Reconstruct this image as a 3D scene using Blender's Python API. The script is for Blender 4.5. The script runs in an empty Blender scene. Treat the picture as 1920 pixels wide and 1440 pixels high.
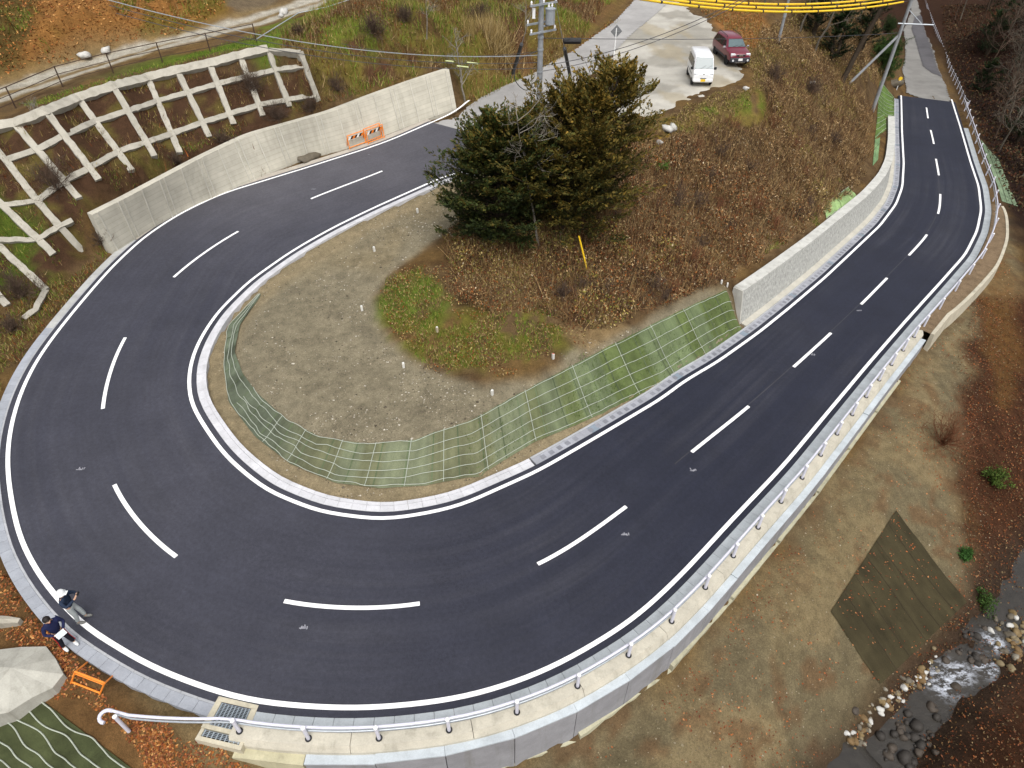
import bpy, bmesh, math, random
import numpy as np
from mathutils import Vector, Matrix
R = math.radians
sc = bpy.context.scene
col = sc.collection
rng = np.random.default_rng(7)
random.seed(7)

# ------------------------------------------------------------------ camera
CAM_F, CAM_PITCH, CAM_H, CAM_ROLL = 1217.793, 0.719832, 21.11, -0.0021656
cd = bpy.data.cameras.new("camera")
cam = bpy.data.objects.new("camera", cd)
col.objects.link(cam)
cd.sensor_width = 36.0
cd.lens = CAM_F / 1920 * 36.0
cd.clip_start = 0.1
cd.clip_end = 2000
cr, sr = math.cos(CAM_ROLL), math.sin(CAM_ROLL)
cp, sp = math.cos(CAM_PITCH), math.sin(CAM_PITCH)
_X = Vector((1, 0, 0)); _U = Vector((0, sp, cp)); _F = Vector((0, cp, -sp))
right = _X * cr + _U * sr
up = _U * cr - _X * sr
m = Matrix((right, up, -_F)).transposed().to_4x4()
m.translation = Vector((0, 0, CAM_H))
cam.matrix_world = m
sc.camera = cam

# ------------------------------------------------------------------ world, sun, exposure
SUN_EL, SUN_AZ = R(60), R(165)          # azimuth the light comes from, clockwise from +Y
w = bpy.data.worlds.new("World"); sc.world = w; w.use_nodes = True
nt = w.node_tree; nt.nodes.clear()
sky = nt.nodes.new("ShaderNodeTexSky"); sky.sky_type = 'NISHITA'; sky.sun_disc = False
sky.sun_elevation = SUN_EL; sky.sun_rotation = SUN_AZ
sky.air_density = 1.0; sky.dust_density = 4.0; sky.ozone_density = 1.0
hs = nt.nodes.new("ShaderNodeHueSaturation"); hs.inputs['Saturation'].default_value = 0.22   # cloud cover: a nearly white sky
bg = nt.nodes.new("ShaderNodeBackground"); bg.inputs['Strength'].default_value = 0.115
wo = nt.nodes.new("ShaderNodeOutputWorld")
nt.links.new(sky.outputs[0], hs.inputs['Color']); nt.links.new(hs.outputs[0], bg.inputs['Color']); nt.links.new(bg.outputs[0], wo.inputs[0])
sl = bpy.data.lights.new("sun", 'SUN'); sl.energy = 1.3; sl.angle = R(45); sl.color = (1.0, 0.96, 0.9)
sun = bpy.data.objects.new("sun", sl); col.objects.link(sun)
dv = Vector((math.sin(SUN_AZ) * math.cos(SUN_EL), math.cos(SUN_AZ) * math.cos(SUN_EL), math.sin(SUN_EL)))
sun.rotation_euler = dv.to_track_quat('Z', 'Y').to_euler()
sun.location = (0, 0, 60)
sc.view_settings.view_transform = 'Standard'
sc.view_settings.look = 'None'
sc.view_settings.exposure = 0.78
sc.view_settings.gamma = 1.0

# ------------------------------------------------------------------ helpers
def rays(p):
    p = np.atleast_2d(np.asarray(p, float))
    x = (p[:, 0] - 960) / CAM_F; y = -(p[:, 1] - 720) / CAM_F
    x, y = cr * x - sr * y, sr * x + cr * y
    return np.stack([x, cp + y * sp, -sp + y * cp], 1)
def at(p, z):
    """points on the level z seen along the given sight lines"""
    d = rays(p); t = (np.asarray(z, float) - CAM_H) / d[:, 2]
    return d * t[:, None] + np.array([0, 0, CAM_H])
def at3(lst):
    a = np.array(lst, float)
    return at(a[:, :2], a[:, 2])
def dens(P, step):
    P = np.asarray(P, float); out = []
    for a, b in zip(P[:-1], P[1:]):
        n = max(1, int(np.ceil(np.linalg.norm(b - a) / step)))
        for k in range(n): out.append(a + (b - a) * k / n)
    out.append(P[-1]); return np.array(out)
def catmull(P, n):
    P = np.asarray(P, float)
    Q = np.vstack([2 * P[0] - P[1], P, 2 * P[-1] - P[-2]]); out = []
    for i in range(1, len(Q) - 2):
        for k in range(n):
            t = k / n
            out.append(0.5 * (2 * Q[i] + (Q[i + 1] - Q[i - 1]) * t + (2 * Q[i - 1] - 5 * Q[i] + 4 * Q[i + 1] - Q[i + 2]) * t * t
                       + (3 * Q[i] - Q[i - 1] - 3 * Q[i + 1] + Q[i + 2]) * t ** 3))
    out.append(P[-1]); return np.array(out)
def inpoly(x, y, poly):
    poly = np.asarray(poly)[:, :2]; ins = np.zeros(np.shape(x), bool)
    j = len(poly) - 1
    for i in range(len(poly)):
        xi, yi = poly[i]; xj, yj = poly[j]
        c = ((yi > y) != (yj > y)) & (x < (xj - xi) * (y - yi) / (yj - yi + 1e-12) + xi)
        ins ^= c; j = i
    return ins
def polydist(x, y, line, closed=True):
    """distance to a polyline"""
    L = np.asarray(line)[:, :2]
    if closed: L = np.vstack([L, L[:1]])
    d = np.full(np.shape(x), 1e9)
    for a, b in zip(L[:-1], L[1:]):
        v = b - a; l2 = v @ v + 1e-12
        t = np.clip(((x - a[0]) * v[0] + (y - a[1]) * v[1]) / l2, 0, 1)
        d = np.minimum(d, np.hypot(x - a[0] - t * v[0], y - a[1] - t * v[1]))
    return d
def sdf(x, y, poly):
    d = polydist(x, y, poly); return np.where(inpoly(x, y, poly), -d, d)
_perm = np.random.default_rng(3).permutation(4096)
_val = np.random.default_rng(4).random(4096)
def vnoise(x, y, f=1.0, oct=3, seed=0):
    x = np.asarray(x, float) * f; y = np.asarray(y, float) * f
    tot = 0; amp = 1; s = 0
    for o in range(oct):
        xi = np.floor(x).astype(int); yi = np.floor(y).astype(int)
        u = x - xi; v = y - yi; u = u * u * (3 - 2 * u); v = v * v * (3 - 2 * v)
        def h(a, b): return _val[(_perm[(a + seed * 131 + o * 17) & 4095] + b * 57) & 4095]
        n = (h(xi, yi) * (1 - u) + h(xi + 1, yi) * u) * (1 - v) + (h(xi, yi + 1) * (1 - u) + h(xi + 1, yi + 1) * u) * v
        tot = tot + n * amp; s += amp; amp *= 0.5; x = x * 2.03 + 5.1; y = y * 2.03 + 1.7
    return tot / s
def sstep(a, b, x):
    t = np.clip((x - a) / (b - a), 0, 1); return t * t * (3 - 2 * t)

def mesh_np(name, V, F, mat=None, parent=None, C=None, UV=None, smooth=False):
    """V (n,3); F list of arrays or one (m,k) array; C per-vertex colour; UV per-vertex"""
    me = bpy.data.meshes.new(name)
    V = np.asarray(V, np.float32)
    if isinstance(F, np.ndarray): groups = [F]
    else: groups = [np.asarray(g) for g in F if len(g)]
    idx = np.concatenate([g.ravel() for g in groups]).astype(np.int32)
    tot = np.concatenate([np.full(len(g), g.shape[1]) for g in groups]).astype(np.int32)
    st = np.concatenate([[0], np.cumsum(tot)[:-1]]).astype(np.int32)
    me.vertices.add(len(V)); me.vertices.foreach_set("co", V.ravel())
    me.loops.add(len(idx)); me.loops.foreach_set("vertex_index", idx)
    me.polygons.add(len(tot)); me.polygons.foreach_set("loop_start", st); me.polygons.foreach_set("loop_total", tot)
    if C is not None:
        a = me.color_attributes.new("Col", 'FLOAT_COLOR', 'POINT')
        c4 = np.ones((len(V), 4), np.float32); c4[:, :3] = C
        a.data.foreach_set("color", c4.ravel())
    if UV is not None:
        u = me.uv_layers.new(name="UVMap")
        u.data.foreach_set("uv", np.asarray(UV, np.float32)[idx].ravel())
    me.update(calc_edges=True); me.validate()
    me.polygons.foreach_set("use_smooth", np.full(len(tot), bool(smooth)))
    if mat: me.materials.append(mat)
    o = bpy.data.objects.new(name, me); col.objects.link(o)
    if parent is not None: o.parent = parent
    return o
def empty(name, loc=(0, 0, 0), rz=0.0):
    o = bpy.data.objects.new(name, None); col.objects.link(o)
    o.location = loc; o.rotation_euler = (0, 0, rz); o.empty_display_size = 0.3
    return o
def tag(o, label=None, cat=None, group=None, kind=None):
    if label: o['label'] = label
    if cat: o['category'] = cat
    if group: o['group'] = group
    if kind: o['kind'] = kind
    return o

class MB:
    """collects boxes, tubes, lathes into one mesh"""
    def __init__(s): s.V = []; s.F4 = []; s.F3 = []; s.FN = []; s.C = []; s.n = 0
    def add(s, V, F, c=(1, 1, 1)):
        V = np.asarray(V, float); 
        for f in F:
            f = [i + s.n for i in f]
            (s.F4 if len(f) == 4 else s.F3 if len(f) == 3 else s.FN).append(f)
        s.V.append(V); s.C.append(np.tile(np.asarray(c, float), (len(V), 1))); s.n += len(V)
    def box(s, c, size, M=None, col=(1, 1, 1), taper=1.0):
        hx, hy, hz = [k / 2 for k in size]
        v = np.array([(x * (taper if z > 0 else 1), y * (taper if z > 0 else 1), z) for z in (-hz, hz) for x, y in ((-hx, -hy), (hx, -hy), (hx, hy), (-hx, hy))])
        if M is not None: v = v @ np.array(M).T[:3, :3] if np.shape(M)[0] == 3 else v @ np.array(M)[:3, :3].T
        s.add(v + np.array(c), [(0, 3, 2, 1), (4, 5, 6, 7), (0, 1, 5, 4), (1, 2, 6, 5), (2, 3, 7, 6), (3, 0, 4, 7)], col)
    def hexa(s, v, col=(1, 1, 1)):
        s.add(v, [(0, 3, 2, 1), (4, 5, 6, 7), (0, 1, 5, 4), (1, 2, 6, 5), (2, 3, 7, 6), (3, 0, 4, 7)], col)
    def tube(s, P, r, n=6, col=(1, 1, 1), cap=True):
        P = np.asarray(P, float); r = np.broadcast_to(np.asarray(r, float), (len(P),))
        T = np.gradient(P, axis=0); T /= np.linalg.norm(T, axis=1)[:, None] + 1e-12
        ref = np.array([0, 0, 1.0]) if abs(T[0, 2]) < 0.9 else np.array([1.0, 0, 0])
        A = np.cross(T, ref)
        bad = np.linalg.norm(A, axis=1) < 1e-3
        A[bad] = np.cross(T[bad], np.array([0, 1.0, 0])); A /= np.linalg.norm(A, axis=1)[:, None] + 1e-12
        B = np.cross(T, A)
        an = np.arange(n) * 2 * np.pi / n
        V = P[:, None, :] + r[:, None, None] * (np.cos(an)[None, :, None] * A[:, None, :] + np.sin(an)[None, :, None] * B[:, None, :])
        F = []
        for i in range(len(P) - 1):
            for k in range(n):
                a = i * n + k; b = i * n + (k + 1) % n
                F.append((a, b, b + n, a + n))
        if cap:
            F.append(tuple(range(n))[::-1]); F.append(tuple((len(P) - 1) * n + k for k in range(n)))
        s.add(V.reshape(-1, 3), F, col)
    def lathe(s, prof, c=(0, 0, 0), n=12, axis='z', col=(1, 1, 1), M=None):
        prof = np.array(prof, float); an = np.arange(n) * 2 * np.pi / n
        V = np.stack([prof[:, 0][:, None] * np.cos(an), prof[:, 0][:, None] * np.sin(an), np.repeat(prof[:, 1][:, None], n, 1)], 2).reshape(-1, 3)
        if axis == 'y': V = V[:, [0, 2, 1]] * [1, 1, -1]
        if axis == 'x': V = V[:, [2, 0, 1]]
        if M is not None: V = V @ np.array(M)[:3, :3].T
        F = [(i * n + k, i * n + (k + 1) % n, (i + 1) * n + (k + 1) % n, (i + 1) * n + k) for i in range(len(prof) - 1) for k in range(n)]
        F.append(tuple(range(n))[::-1]); F.append(tuple((len(prof) - 1) * n + k for k in range(n)))
        s.add(V + np.array(c), F, col)
    def build(s, name, mat, parent=None, smooth=False, bevel=0, sub=0):
        V = np.vstack(s.V); C = np.vstack(s.C)
        G = []
        if s.F4: G.append(np.array(s.F4))
        if s.F3: G.append(np.array(s.F3))
        by = {}
        for f in s.FN: by.setdefault(len(f), []).append(f)
        for k in by: G.append(np.array(by[k]))
        o = mesh_np(name, V, G, mat, parent, C=C, smooth=smooth)
        if bevel:
            b = o.modifiers.new("bevel", 'BEVEL'); b.width = bevel; b.segments = 2; b.limit_method = 'ANGLE'
        if sub:
            b = o.modifiers.new("sub", 'SUBSURF'); b.levels = sub; b.render_levels = sub
        return o

# ------------------------------------------------------------------ materials
class NT:
    def __init__(s, name):
        s.m = bpy.data.materials.new(name); s.m.use_nodes = True
        s.t = s.m.node_tree; s.t.nodes.clear()
        s.out = s.n('ShaderNodeOutputMaterial'); s.b = s.n('ShaderNodeBsdfPrincipled'); s.l(s.b.outputs[0], s.out.inputs[0])
    def n(s, k, **kw):
        x = s.t.nodes.new(k)
        for a, v in kw.items(): setattr(x, a, v)
        return x
    def l(s, a, b): s.t.links.new(a, b)
    def attr(s): return s.n('ShaderNodeVertexColor', layer_name="Col").outputs['Color']
    def pos(s): return s.n('ShaderNodeNewGeometry').outputs['Position']
    def uv(s): return s.n('ShaderNodeUVMap').outputs[0]
    def mapping(s, v, scale): 
        x = s.n('ShaderNodeMapping'); s.l(v, x.inputs['Vector']); x.inputs['Scale'].default_value = scale; return x.outputs[0]
    def noise(s, v, scale, detail=4, rough=0.55):
        x = s.n('ShaderNodeTexNoise'); s.l(v, x.inputs['Vector']); x.inputs['Scale'].default_value = scale
        x.inputs['Detail'].default_value = detail; x.inputs['Roughness'].default_value = rough; return x.outputs['Fac']
    def ramp(s, f, stops):
        x = s.n('ShaderNodeValToRGB'); s.l(f, x.inputs[0]); e = x.color_ramp.elements
        while len(e) < len(stops): e.new(0.5)
        for k, (p, c) in enumerate(stops):
            e[k].position = p; e[k].color = (*c, 1) if not np.isscalar(c) else (c, c, c, 1)
        return x.outputs[0]
    def mix(s, f, a, b, mode='MIX'):
        x = s.n('ShaderNodeMix', data_type='RGBA', blend_type=mode)
        for v, i in ((f, x.inputs[0]), (a, x.inputs[6]), (b, x.inputs[7])):
            if hasattr(v, 'links') or hasattr(v, 'is_linked'): s.l(v, i)
            elif np.isscalar(v): i.default_value = v if i == x.inputs[0] else (v, v, v, 1)
            else: i.default_value = (*v, 1)
        return x.outputs[2]
    def math(s, op, a, b=0.0):
        x = s.n('ShaderNodeMath', operation=op)
        for v, i in ((a, x.inputs[0]), (b, x.inputs[1])):
            if hasattr(v, 'is_linked'): s.l(v, i)
            else: i.default_value = v
        return x.outputs[0]
    def bump(s, h, strength, dist=0.02):
        x = s.n('ShaderNodeBump'); s.l(h, x.inputs['Height']); x.inputs['Strength'].default_value = strength; x.inputs['Distance'].default_value = dist
        s.l(x.outputs[0], s.b.inputs['Normal'])
    def fin(s, c, rough=0.8, spec=0.3, metal=0.0):
        if hasattr(c, 'is_linked'): s.l(c, s.b.inputs['Base Color'])
        else: s.b.inputs['Base Color'].default_value = (*c, 1)
        if hasattr(rough, 'is_linked'): s.l(rough, s.b.inputs['Roughness'])
        else: s.b.inputs['Roughness'].default_value = rough
        s.b.inputs['Specular IOR Level'].default_value = spec; s.b.inputs['Metallic'].default_value = metal
        return s.m
def mat_plain(name, c, rough=0.6, spec=0.4, metal=0.0, var=0.12, scale=6.0, attr=False, bump=0.0):
    t = NT(name); p = t.pos()
    n = t.noise(p, scale, 4)
    f = t.ramp(n, [(0.25, 1 - var), (0.75, 1 + var)])
    base = t.mix(1.0, t.attr() if attr else c, f, 'MULTIPLY')
    if attr and c is not None: base = t.mix(1.0, base, c, 'MULTIPLY')
    if bump: t.bump(n, bump)
    return t.fin(base, rough, spec, metal)
def mat_ground():
    t = NT("ground_soil"); p = t.pos()
    n1 = t.noise(p, 2.2, 6, 0.65); n2 = t.noise(p, 14.0, 5, 0.7); n3 = t.noise(p, 45.0, 3, 0.7)
    c = t.mix(1.0, t.attr(), t.ramp(n1, [(0.3, 0.74), (0.7, 1.24)]), 'MULTIPLY')
    c = t.mix(1.0, c, t.ramp(n2, [(0.3, 0.72), (0.7, 1.26)]), 'MULTIPLY')
    c = t.mix(1.0, c, t.ramp(n3, [(0.32, 0.70), (0.68, 1.30)]), 'MULTIPLY')
    t.bump(t.math('ADD', n2, n3), 0.9, 0.05)
    return t.fin(c, 0.95, 0.1)
def mat_asphalt():
    t = NT("asphalt"); uv = t.uv(); p = t.pos()
    st = t.noise(t.mapping(uv, (0.035, 1.6, 1)), 1.0, 5, 0.6)       # long streaks that follow the traffic
    st2 = t.noise(t.mapping(uv, (0.06, 5.0, 1)), 1.0, 4, 0.6)
    pt = t.noise(p, 0.10, 4, 0.55)
    g = t.noise(p, 60, 2, 0.8); g2 = t.noise(p, 7, 6, 0.75); g3 = t.noise(p, 0.5, 4, 0.6)
    dust = t.math('MULTIPLY', t.math('MULTIPLY', t.ramp(st, [(0.42, 0), (0.80, 1)]), t.ramp(pt, [(0.40, 0.1), (0.66, 1)])), 0.26)
    c = t.mix(dust, t.attr(), (0.115, 0.112, 0.120))
    c = t.mix(1.0, c, t.ramp(st2, [(0.3, 0.94), (0.7, 1.06)]), 'MULTIPLY')
    c = t.mix(1.0, c, t.ramp(g, [(0.3, 0.72), (0.7, 1.3)]), 'MULTIPLY')
    c = t.mix(1.0, c, t.ramp(g2, [(0.3, 0.80), (0.7, 1.20)]), 'MULTIPLY')
    c = t.mix(1.0, c, t.ramp(g3, [(0.3, 0.88), (0.7, 1.12)]), 'MULTIPLY')
    t.bump(t.math('ADD', g, g2), 0.35, 0.01)
    return t.fin(c, 0.72, 0.3)
def mat_paint():
    t = NT("road_paint"); p = t.pos()
    n = t.noise(p, 25, 4, 0.7); n2 = t.noise(p, 1.2, 3)
    c = t.mix(t.ramp(n, [(0.58, 0), (0.80, 0.5)]), (0.86, 0.86, 0.86), (0.45, 0.45, 0.46))
    c = t.mix(1.0, c, t.ramp(n2, [(0.3, 0.93), (0.7, 1.03)]), 'MULTIPLY')
    return t.fin(c, 0.6, 0.4)
def mat_concrete(name, c, streak=0.35, attr=True, scale=1.0):
    t = NT(name); p = t.pos()
    n = t.noise(p, 1.3 * scale, 6, 0.65); f = t.noise(p, 22, 4, 0.7)
    s = t.noise(t.mapping(p, (2.2, 2.2, 0.22)), 1.0, 5, 0.65)
    base = t.mix(1.0, t.attr(), c, 'MULTIPLY') if attr else t.mix(0.0, c, c)
    base = t.mix(1.0, base, t.ramp(n, [(0.3, 0.84), (0.7, 1.12)]), 'MULTIPLY')
    base = t.mix(1.0, base, t.ramp(f, [(0.3, 0.9), (0.7, 1.08)]), 'MULTIPLY')
    if streak: base = t.mix(t.math('MULTIPLY', t.ramp(s, [(0.52, 0), (0.72, 1)]), streak), base, (0.13, 0.12, 0.09))
    t.bump(t.math('ADD', n, f), 0.25, 0.02)
    return t.fin(base, 0.88, 0.2)
def mat_wall_uv(name, c, board=0.3, stain=0.5):
    """cast concrete: u along the wall, v up it, in metres"""
    t = NT(name); uv = t.uv(); p = t.pos()
    sx = t.n('ShaderNodeSeparateXYZ'); t.l(uv, sx.inputs[0])
    n = t.noise(p, 0.9, 6, 0.65); f = t.noise(p, 18, 4, 0.7)
    s = t.noise(t.mapping(uv, (2.6, 0.16, 1)), 1.0, 5, 0.7)
    bd = t.math('PINGPONG', sx.outputs[1], board / 2)
    line = t.ramp(t.math('DIVIDE', bd, board / 2), [(0.0, 0.62), (0.16, 1.0)])
    plank = t.noise(t.mapping(uv, (0.12, 1 / board, 1)), 1.0, 2, 0.5)
    base = t.mix(1.0, t.attr(), c, 'MULTIPLY')
    base = t.mix(1.0, base, t.ramp(n, [(0.3, 0.84), (0.7, 1.12)]), 'MULTIPLY')
    base = t.mix(1.0, base, t.ramp(plank, [(0.3, 0.93), (0.7, 1.06)]), 'MULTIPLY')
    base = t.mix(0.55, base, t.mix(1.0, base, line, 'MULTIPLY'))
    base = t.mix(t.math('MULTIPLY', t.math('MULTIPLY', t.ramp(s, [(0.46, 0), (0.75, 1)]), t.ramp(t.noise(p, 0.35, 3), [(0.35, 0.1), (0.65, 1)])), t.math('MULTIPLY', stain, 0.8)), base, (0.17, 0.16, 0.125))
    t.bump(t.math('ADD', n, f), 0.25, 0.02)
    return t.fin(base, 0.9, 0.2)
def mat_rock_face(name, c):
    t = NT(name); uv = t.uv(); p = t.pos()
    v = t.n('ShaderNodeTexVoronoi', feature='F1'); t.l(t.mapping(uv, (6.0, 2.4, 1)), v.inputs['Vector']); v.inputs['Scale'].default_value = 1.6
    n = t.noise(p, 3.2, 5, 0.7); f = t.noise(t.mapping(uv, (9, 4, 1)), 1.0, 4, 0.75)
    base = t.mix(1.0, t.attr(), c, 'MULTIPLY')
    base = t.mix(1.0, base, t.ramp(f, [(0.34, 0.74), (0.60, 1.08)]), 'MULTIPLY')
    base = t.mix(1.0, base, t.ramp(n, [(0.35, 0.82), (0.7, 1.08)]), 'MULTIPLY')
    t.bump(t.math('ADD', f, v.outputs['Distance']), 0.9, 0.06)
    return t.fin(base, 0.9, 0.2)
def mat_leaf(name, rough=0.7, trans=0.0):
    t = NT(name)
    c = t.attr()
    return t.fin(c, rough, 0.15)
def mat_net(name):
    t = NT(name); uv = t.uv(); p = t.pos()
    n = t.noise(p, 1.1, 5, 0.65); f = t.noise(p, 40, 3, 0.8)
    s = t.noise(t.mapping(uv, (2.4, 0.35, 1)), 1.0, 4, 0.6)
    c = t.mix(1.0, t.attr(), t.ramp(n, [(0.3, 0.74), (0.7, 1.22)]), 'MULTIPLY')
    c = t.mix(1.0, c, t.ramp(s, [(0.3, 0.78), (0.7, 1.22)]), 'MULTIPLY')
    c = t.mix(1.0, c, t.ramp(f, [(0.3, 0.7), (0.7, 1.3)]), 'MULTIPLY')
    t.bump(f, 0.6, 0.02)
    return t.fin(c, 0.9, 0.15)
def mat_water():
    t = NT("stream_water"); p = t.pos()
    n = t.noise(p, 2.2, 4, 0.6); n2 = t.noise(p, 7, 4, 0.6)
    c = t.mix(n, (0.030, 0.027, 0.020), (0.060, 0.052, 0.040))
    t.bump(n2, 0.5, 0.05)
    return t.fin(c, 0.12, 0.5)
M = {}
M['ground'] = mat_ground(); M['asphalt'] = mat_asphalt(); M['paint'] = mat_paint()
M['kerb'] = mat_concrete("kerb_concrete", (1, 1, 1), 0.12); M['wall'] = mat_wall_uv("wall_concrete", (1, 1, 1))
M['newwall'] = mat_wall_uv("panel_concrete", (1, 1, 1), 0.5, 0.12)
M['rock'] = mat_rock_face("rough_faced_concrete", (1, 1, 1)); M['leaf'] = mat_leaf("leaf"); M['net'] = mat_net("green_netting")
M['water'] = mat_water(); M['old'] = mat_concrete("worn_concrete", (1, 1, 1), 0.0, True, 0.5)
M['conc'] = mat_concrete("weathered_concrete", (1, 1, 1), 0.4)
M['steel'] = mat_plain("galvanised_steel", (0.36, 0.39, 0.42), 0.45, 0.5, 0.4)
M['whitepost'] = mat_plain("lavender_white_coating", (0.58, 0.58, 0.66), 0.4, 0.5, 0.0, 0.05)
M['greylamp'] = mat_plain("clear_lamp", (0.40, 0.43, 0.46), 0.12, 0.7)
M['black'] = mat_plain("black_rubber", (0.015, 0.015, 0.017), 0.6, 0.4)
M['rust'] = mat_plain("rusty_steel", (0.055, 0.032, 0.022), 0.8, 0.3)
M['orange'] = mat_plain("orange_paint", (0.80, 0.24, 0.03), 0.5, 0.4, 0.0, 0.15)
M['yellow'] = mat_plain("yellow_plastic", (0.80, 0.52, 0.02), 0.45, 0.4)
M['bark'] = mat_plain("grey_bark", (0.11, 0.095, 0.075), 0.9, 0.1, 0, 0.35, 8)
M['darkbark'] = mat_plain("dark_bark", (0.045, 0.034, 0.024), 0.9, 0.1, 0, 0.35, 8)
M['white'] = mat_plain("white_paint", (0.80, 0.80, 0.80), 0.35, 0.5, 0, 0.03)
M['vc'] = mat_plain("painted", None, 0.5, 0.4, 0, 0.06, 8, attr=True)
M['wire'] = mat_plain("wire", (0.06, 0.06, 0.065), 0.6, 0.3)
M['rope'] = mat_plain("pale_rope", (0.37, 0.40, 0.34), 0.8, 0.2)
M['stone'] = mat_plain("river_stone", None, 0.7, 0.3, 0, 0.25, 5, attr=True, bump=0.3)
M['pole'] = mat_plain("pole_concrete", (0.24, 0.25, 0.26), 0.8, 0.3, 0, 0.18, 4)
# ------------------------------------------------------------------ road alignment (metres)
CL = np.array([(50.11,80.89,-5.59),(48.0,76.38,-5.29),(46.03,71.93,-5.02),(44.0,67.3,-4.77),(41.88,62.77,-4.51),(39.79,58.24,-4.23),(37.54,53.68,-3.95),
 (35.07,49.35,-3.65),(32.05,45.25,-3.33),(28.8,41.52,-2.98),(25.51,37.91,-2.63),(22.13,34.24,-2.27),(18.82,30.76,-1.92),(15.34,27.19,-1.55),(11.86,23.71,-1.2),
 (8.22,20.29,-.86),(4.74,16.94,-.54),(.96,14.0,-.25),(-3.3,12.23,0),(-8.06,12.2,.24),(-12.43,13.87,.48),(-16.09,17.09,.75),(-18.39,21.24,1.05),(-19.4,26.07,1.4),
 (-18.76,31.04,1.82),(-16.43,35.43,2.29),(-12.73,38.75,2.79),(-8.57,41.71,3.34)])
DASH = CL.reshape(-1, 2, 3)
_far = CL[0] + (CL[0] - CL[2]) / np.linalg.norm(CL[0] - CL[2]) * 8
_near = [(-4.9, 44.6, 3.85), (-2.2, 48.2, 4.45), (0.2, 52.2, 5.0)]
CLX = np.vstack([_far[None], CL, np.array(_near)])
ctr = catmull(CLX, 12)
_outer = [(1798.6,232),(1820,305),(1835,350),(1840,393),(1832,433),(1810,477),(1763,530),(1697,603),(1630,680),(1563,760),(1469,873),(1374.5,972.5),(1275,1081),(1197,1154),(1115,1208),(1027.5,1256),(940,1288),(850,1312),(737.5,1325),(644,1329),(512,1320),(440,1308),(365.6,1283),(281,1249.5),(197,1199),(154.7,1172),(112.5,1128.6),(78.7,1086),(50.6,1040),(30,985),(14,890),(15,830),(28,767),(47,717),(77,663),(117,610),(160,557),(207,503),(267,447),(333,403),(417,362),(500,337),(567,317),(620,300.6),(682.5,280),(745,257.5),(807.5,231),(852.5,211)]
_inner = [(1690,190),(1691,240),(1694.5,306),(1692,350),(1680,383),(1650,423),(1597,473),(1547,520),(1480,577),(1423,623),(1347,677),(1280,717),(1241,747),(1100.6,830),(1010.6,882),(933,917),(867,947),(800,963),(717,975),(600,960),(500,920),(433,865),(400,825),(360,762),(353,717),(358,677),(377,633),(410,583),(467,527),(533,480),(633,423),(701.6,389.5),(836,329)]
def on_road(px):
    px = np.array(px, float); z = np.zeros(len(px))
    for it in range(8):
        P = at(px, z)
        d = np.hypot(P[:, None, 0] - ctr[None, :, 0], P[:, None, 1] - ctr[None, :, 1])
        z = ctr[d.argmin(1), 2]
    return at(px, z)
def smooth_line(P, step=0.5, win=7):
    D = dens(P, step); k = np.hanning(win + 2)[1:-1]; k /= k.sum(); h = win // 2
    E_ = np.vstack([np.repeat(D[:1], h, 0), D, np.repeat(D[-1:], h, 0)])
    S = np.stack([np.convolve(E_[:, i], k, 'valid') for i in range(D.shape[1])], 1)
    S[0] = D[0]; S[-1] = D[-1]; return S
def extend(P, a, b):
    P = np.asarray(P)
    return np.vstack([P[0] + (P[0] - P[1]) / np.linalg.norm(P[0] - P[1]) * a, P, P[-1] + (P[-1] - P[-2]) / np.linalg.norm(P[-1] - P[-2]) * b])
_o = on_road(_outer); _i = on_road(_inner)
_o = np.vstack([_o[0] + (_o[0] - _o[1]) / np.linalg.norm(_o[0] - _o[1]) * 12.5, _o, at3([(880,198,4.35)])])
_i = np.vstack([_i[0] + (_i[0] - _i[2]) / np.linalg.norm(_i[0] - _i[2]) * 3.0, _i, np.array([(-1.6, 41.2, 3.75), (1.2, 44.0, 4.3)])])
OUT = smooth_line(_o, 0.5, 9); INN = smooth_line(_i, 0.5, 7)
for L in (OUT, INN):                                     # heights follow the centre line
    d = np.hypot(L[:, None, 0] - ctr[None, :, 0], L[:, None, 1] - ctr[None, :, 1]); L[:, 2] = ctr[d.argmin(1), 2]
    k = np.ones(9) / 9; L[4:-4, 2] = np.convolve(L[:, 2], k, 'valid')
def normals(L):
    T = np.gradient(L[:, :2], axis=0); T /= np.linalg.norm(T, axis=1)[:, None]
    return np.stack([-T[:, 1], T[:, 0]], 1)
# both lines run from the far right end round the bend to the upper left; outward is left of OUT's travel? decide by the centre line
def outward(L):
    N = normals(L); d = np.hypot(L[:, None, 0] - ctr[None, :, 0], L[:, None, 1] - ctr[None, :, 1]); c = ctr[d.argmin(1)]
    sgn = np.sign(np.median(np.sum(N * (L[:, :2] - c[:, :2]), 1))); return N * sgn
NO, NI = outward(OUT), outward(INN)
def off(L, N, d, dz=0.0):
    P = L.copy(); P[:, :2] += N * np.asarray(d)[..., None] if np.ndim(d) else N * d
    P[:, 2] += dz; return P
def slen(L): return np.concatenate([[0], np.cumsum(np.linalg.norm(np.diff(L[:, :2], axis=0), axis=1))])
SO, SI = slen(OUT), slen(INN)
def s_at(L, S, px, z=None):
    P = on_road([px])[0]; return S[np.hypot(L[:, 0] - P[0], L[:, 1] - P[1]).argmin()]

# stations of the features along the two edges
so_wall0 = s_at(OUT, SO, (1775, 640)); so_low = s_at(OUT, SO, (1740, 560)); so_end = s_at(OUT, SO, (470, 1318))
so_lw0 = s_at(OUT, SO, (222, 490)); so_lw1 = SO[-1]
si_w0 = s_at(INN, SI, (1423, 620)); si_w1 = s_at(INN, SI, (1691, 262))

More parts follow.
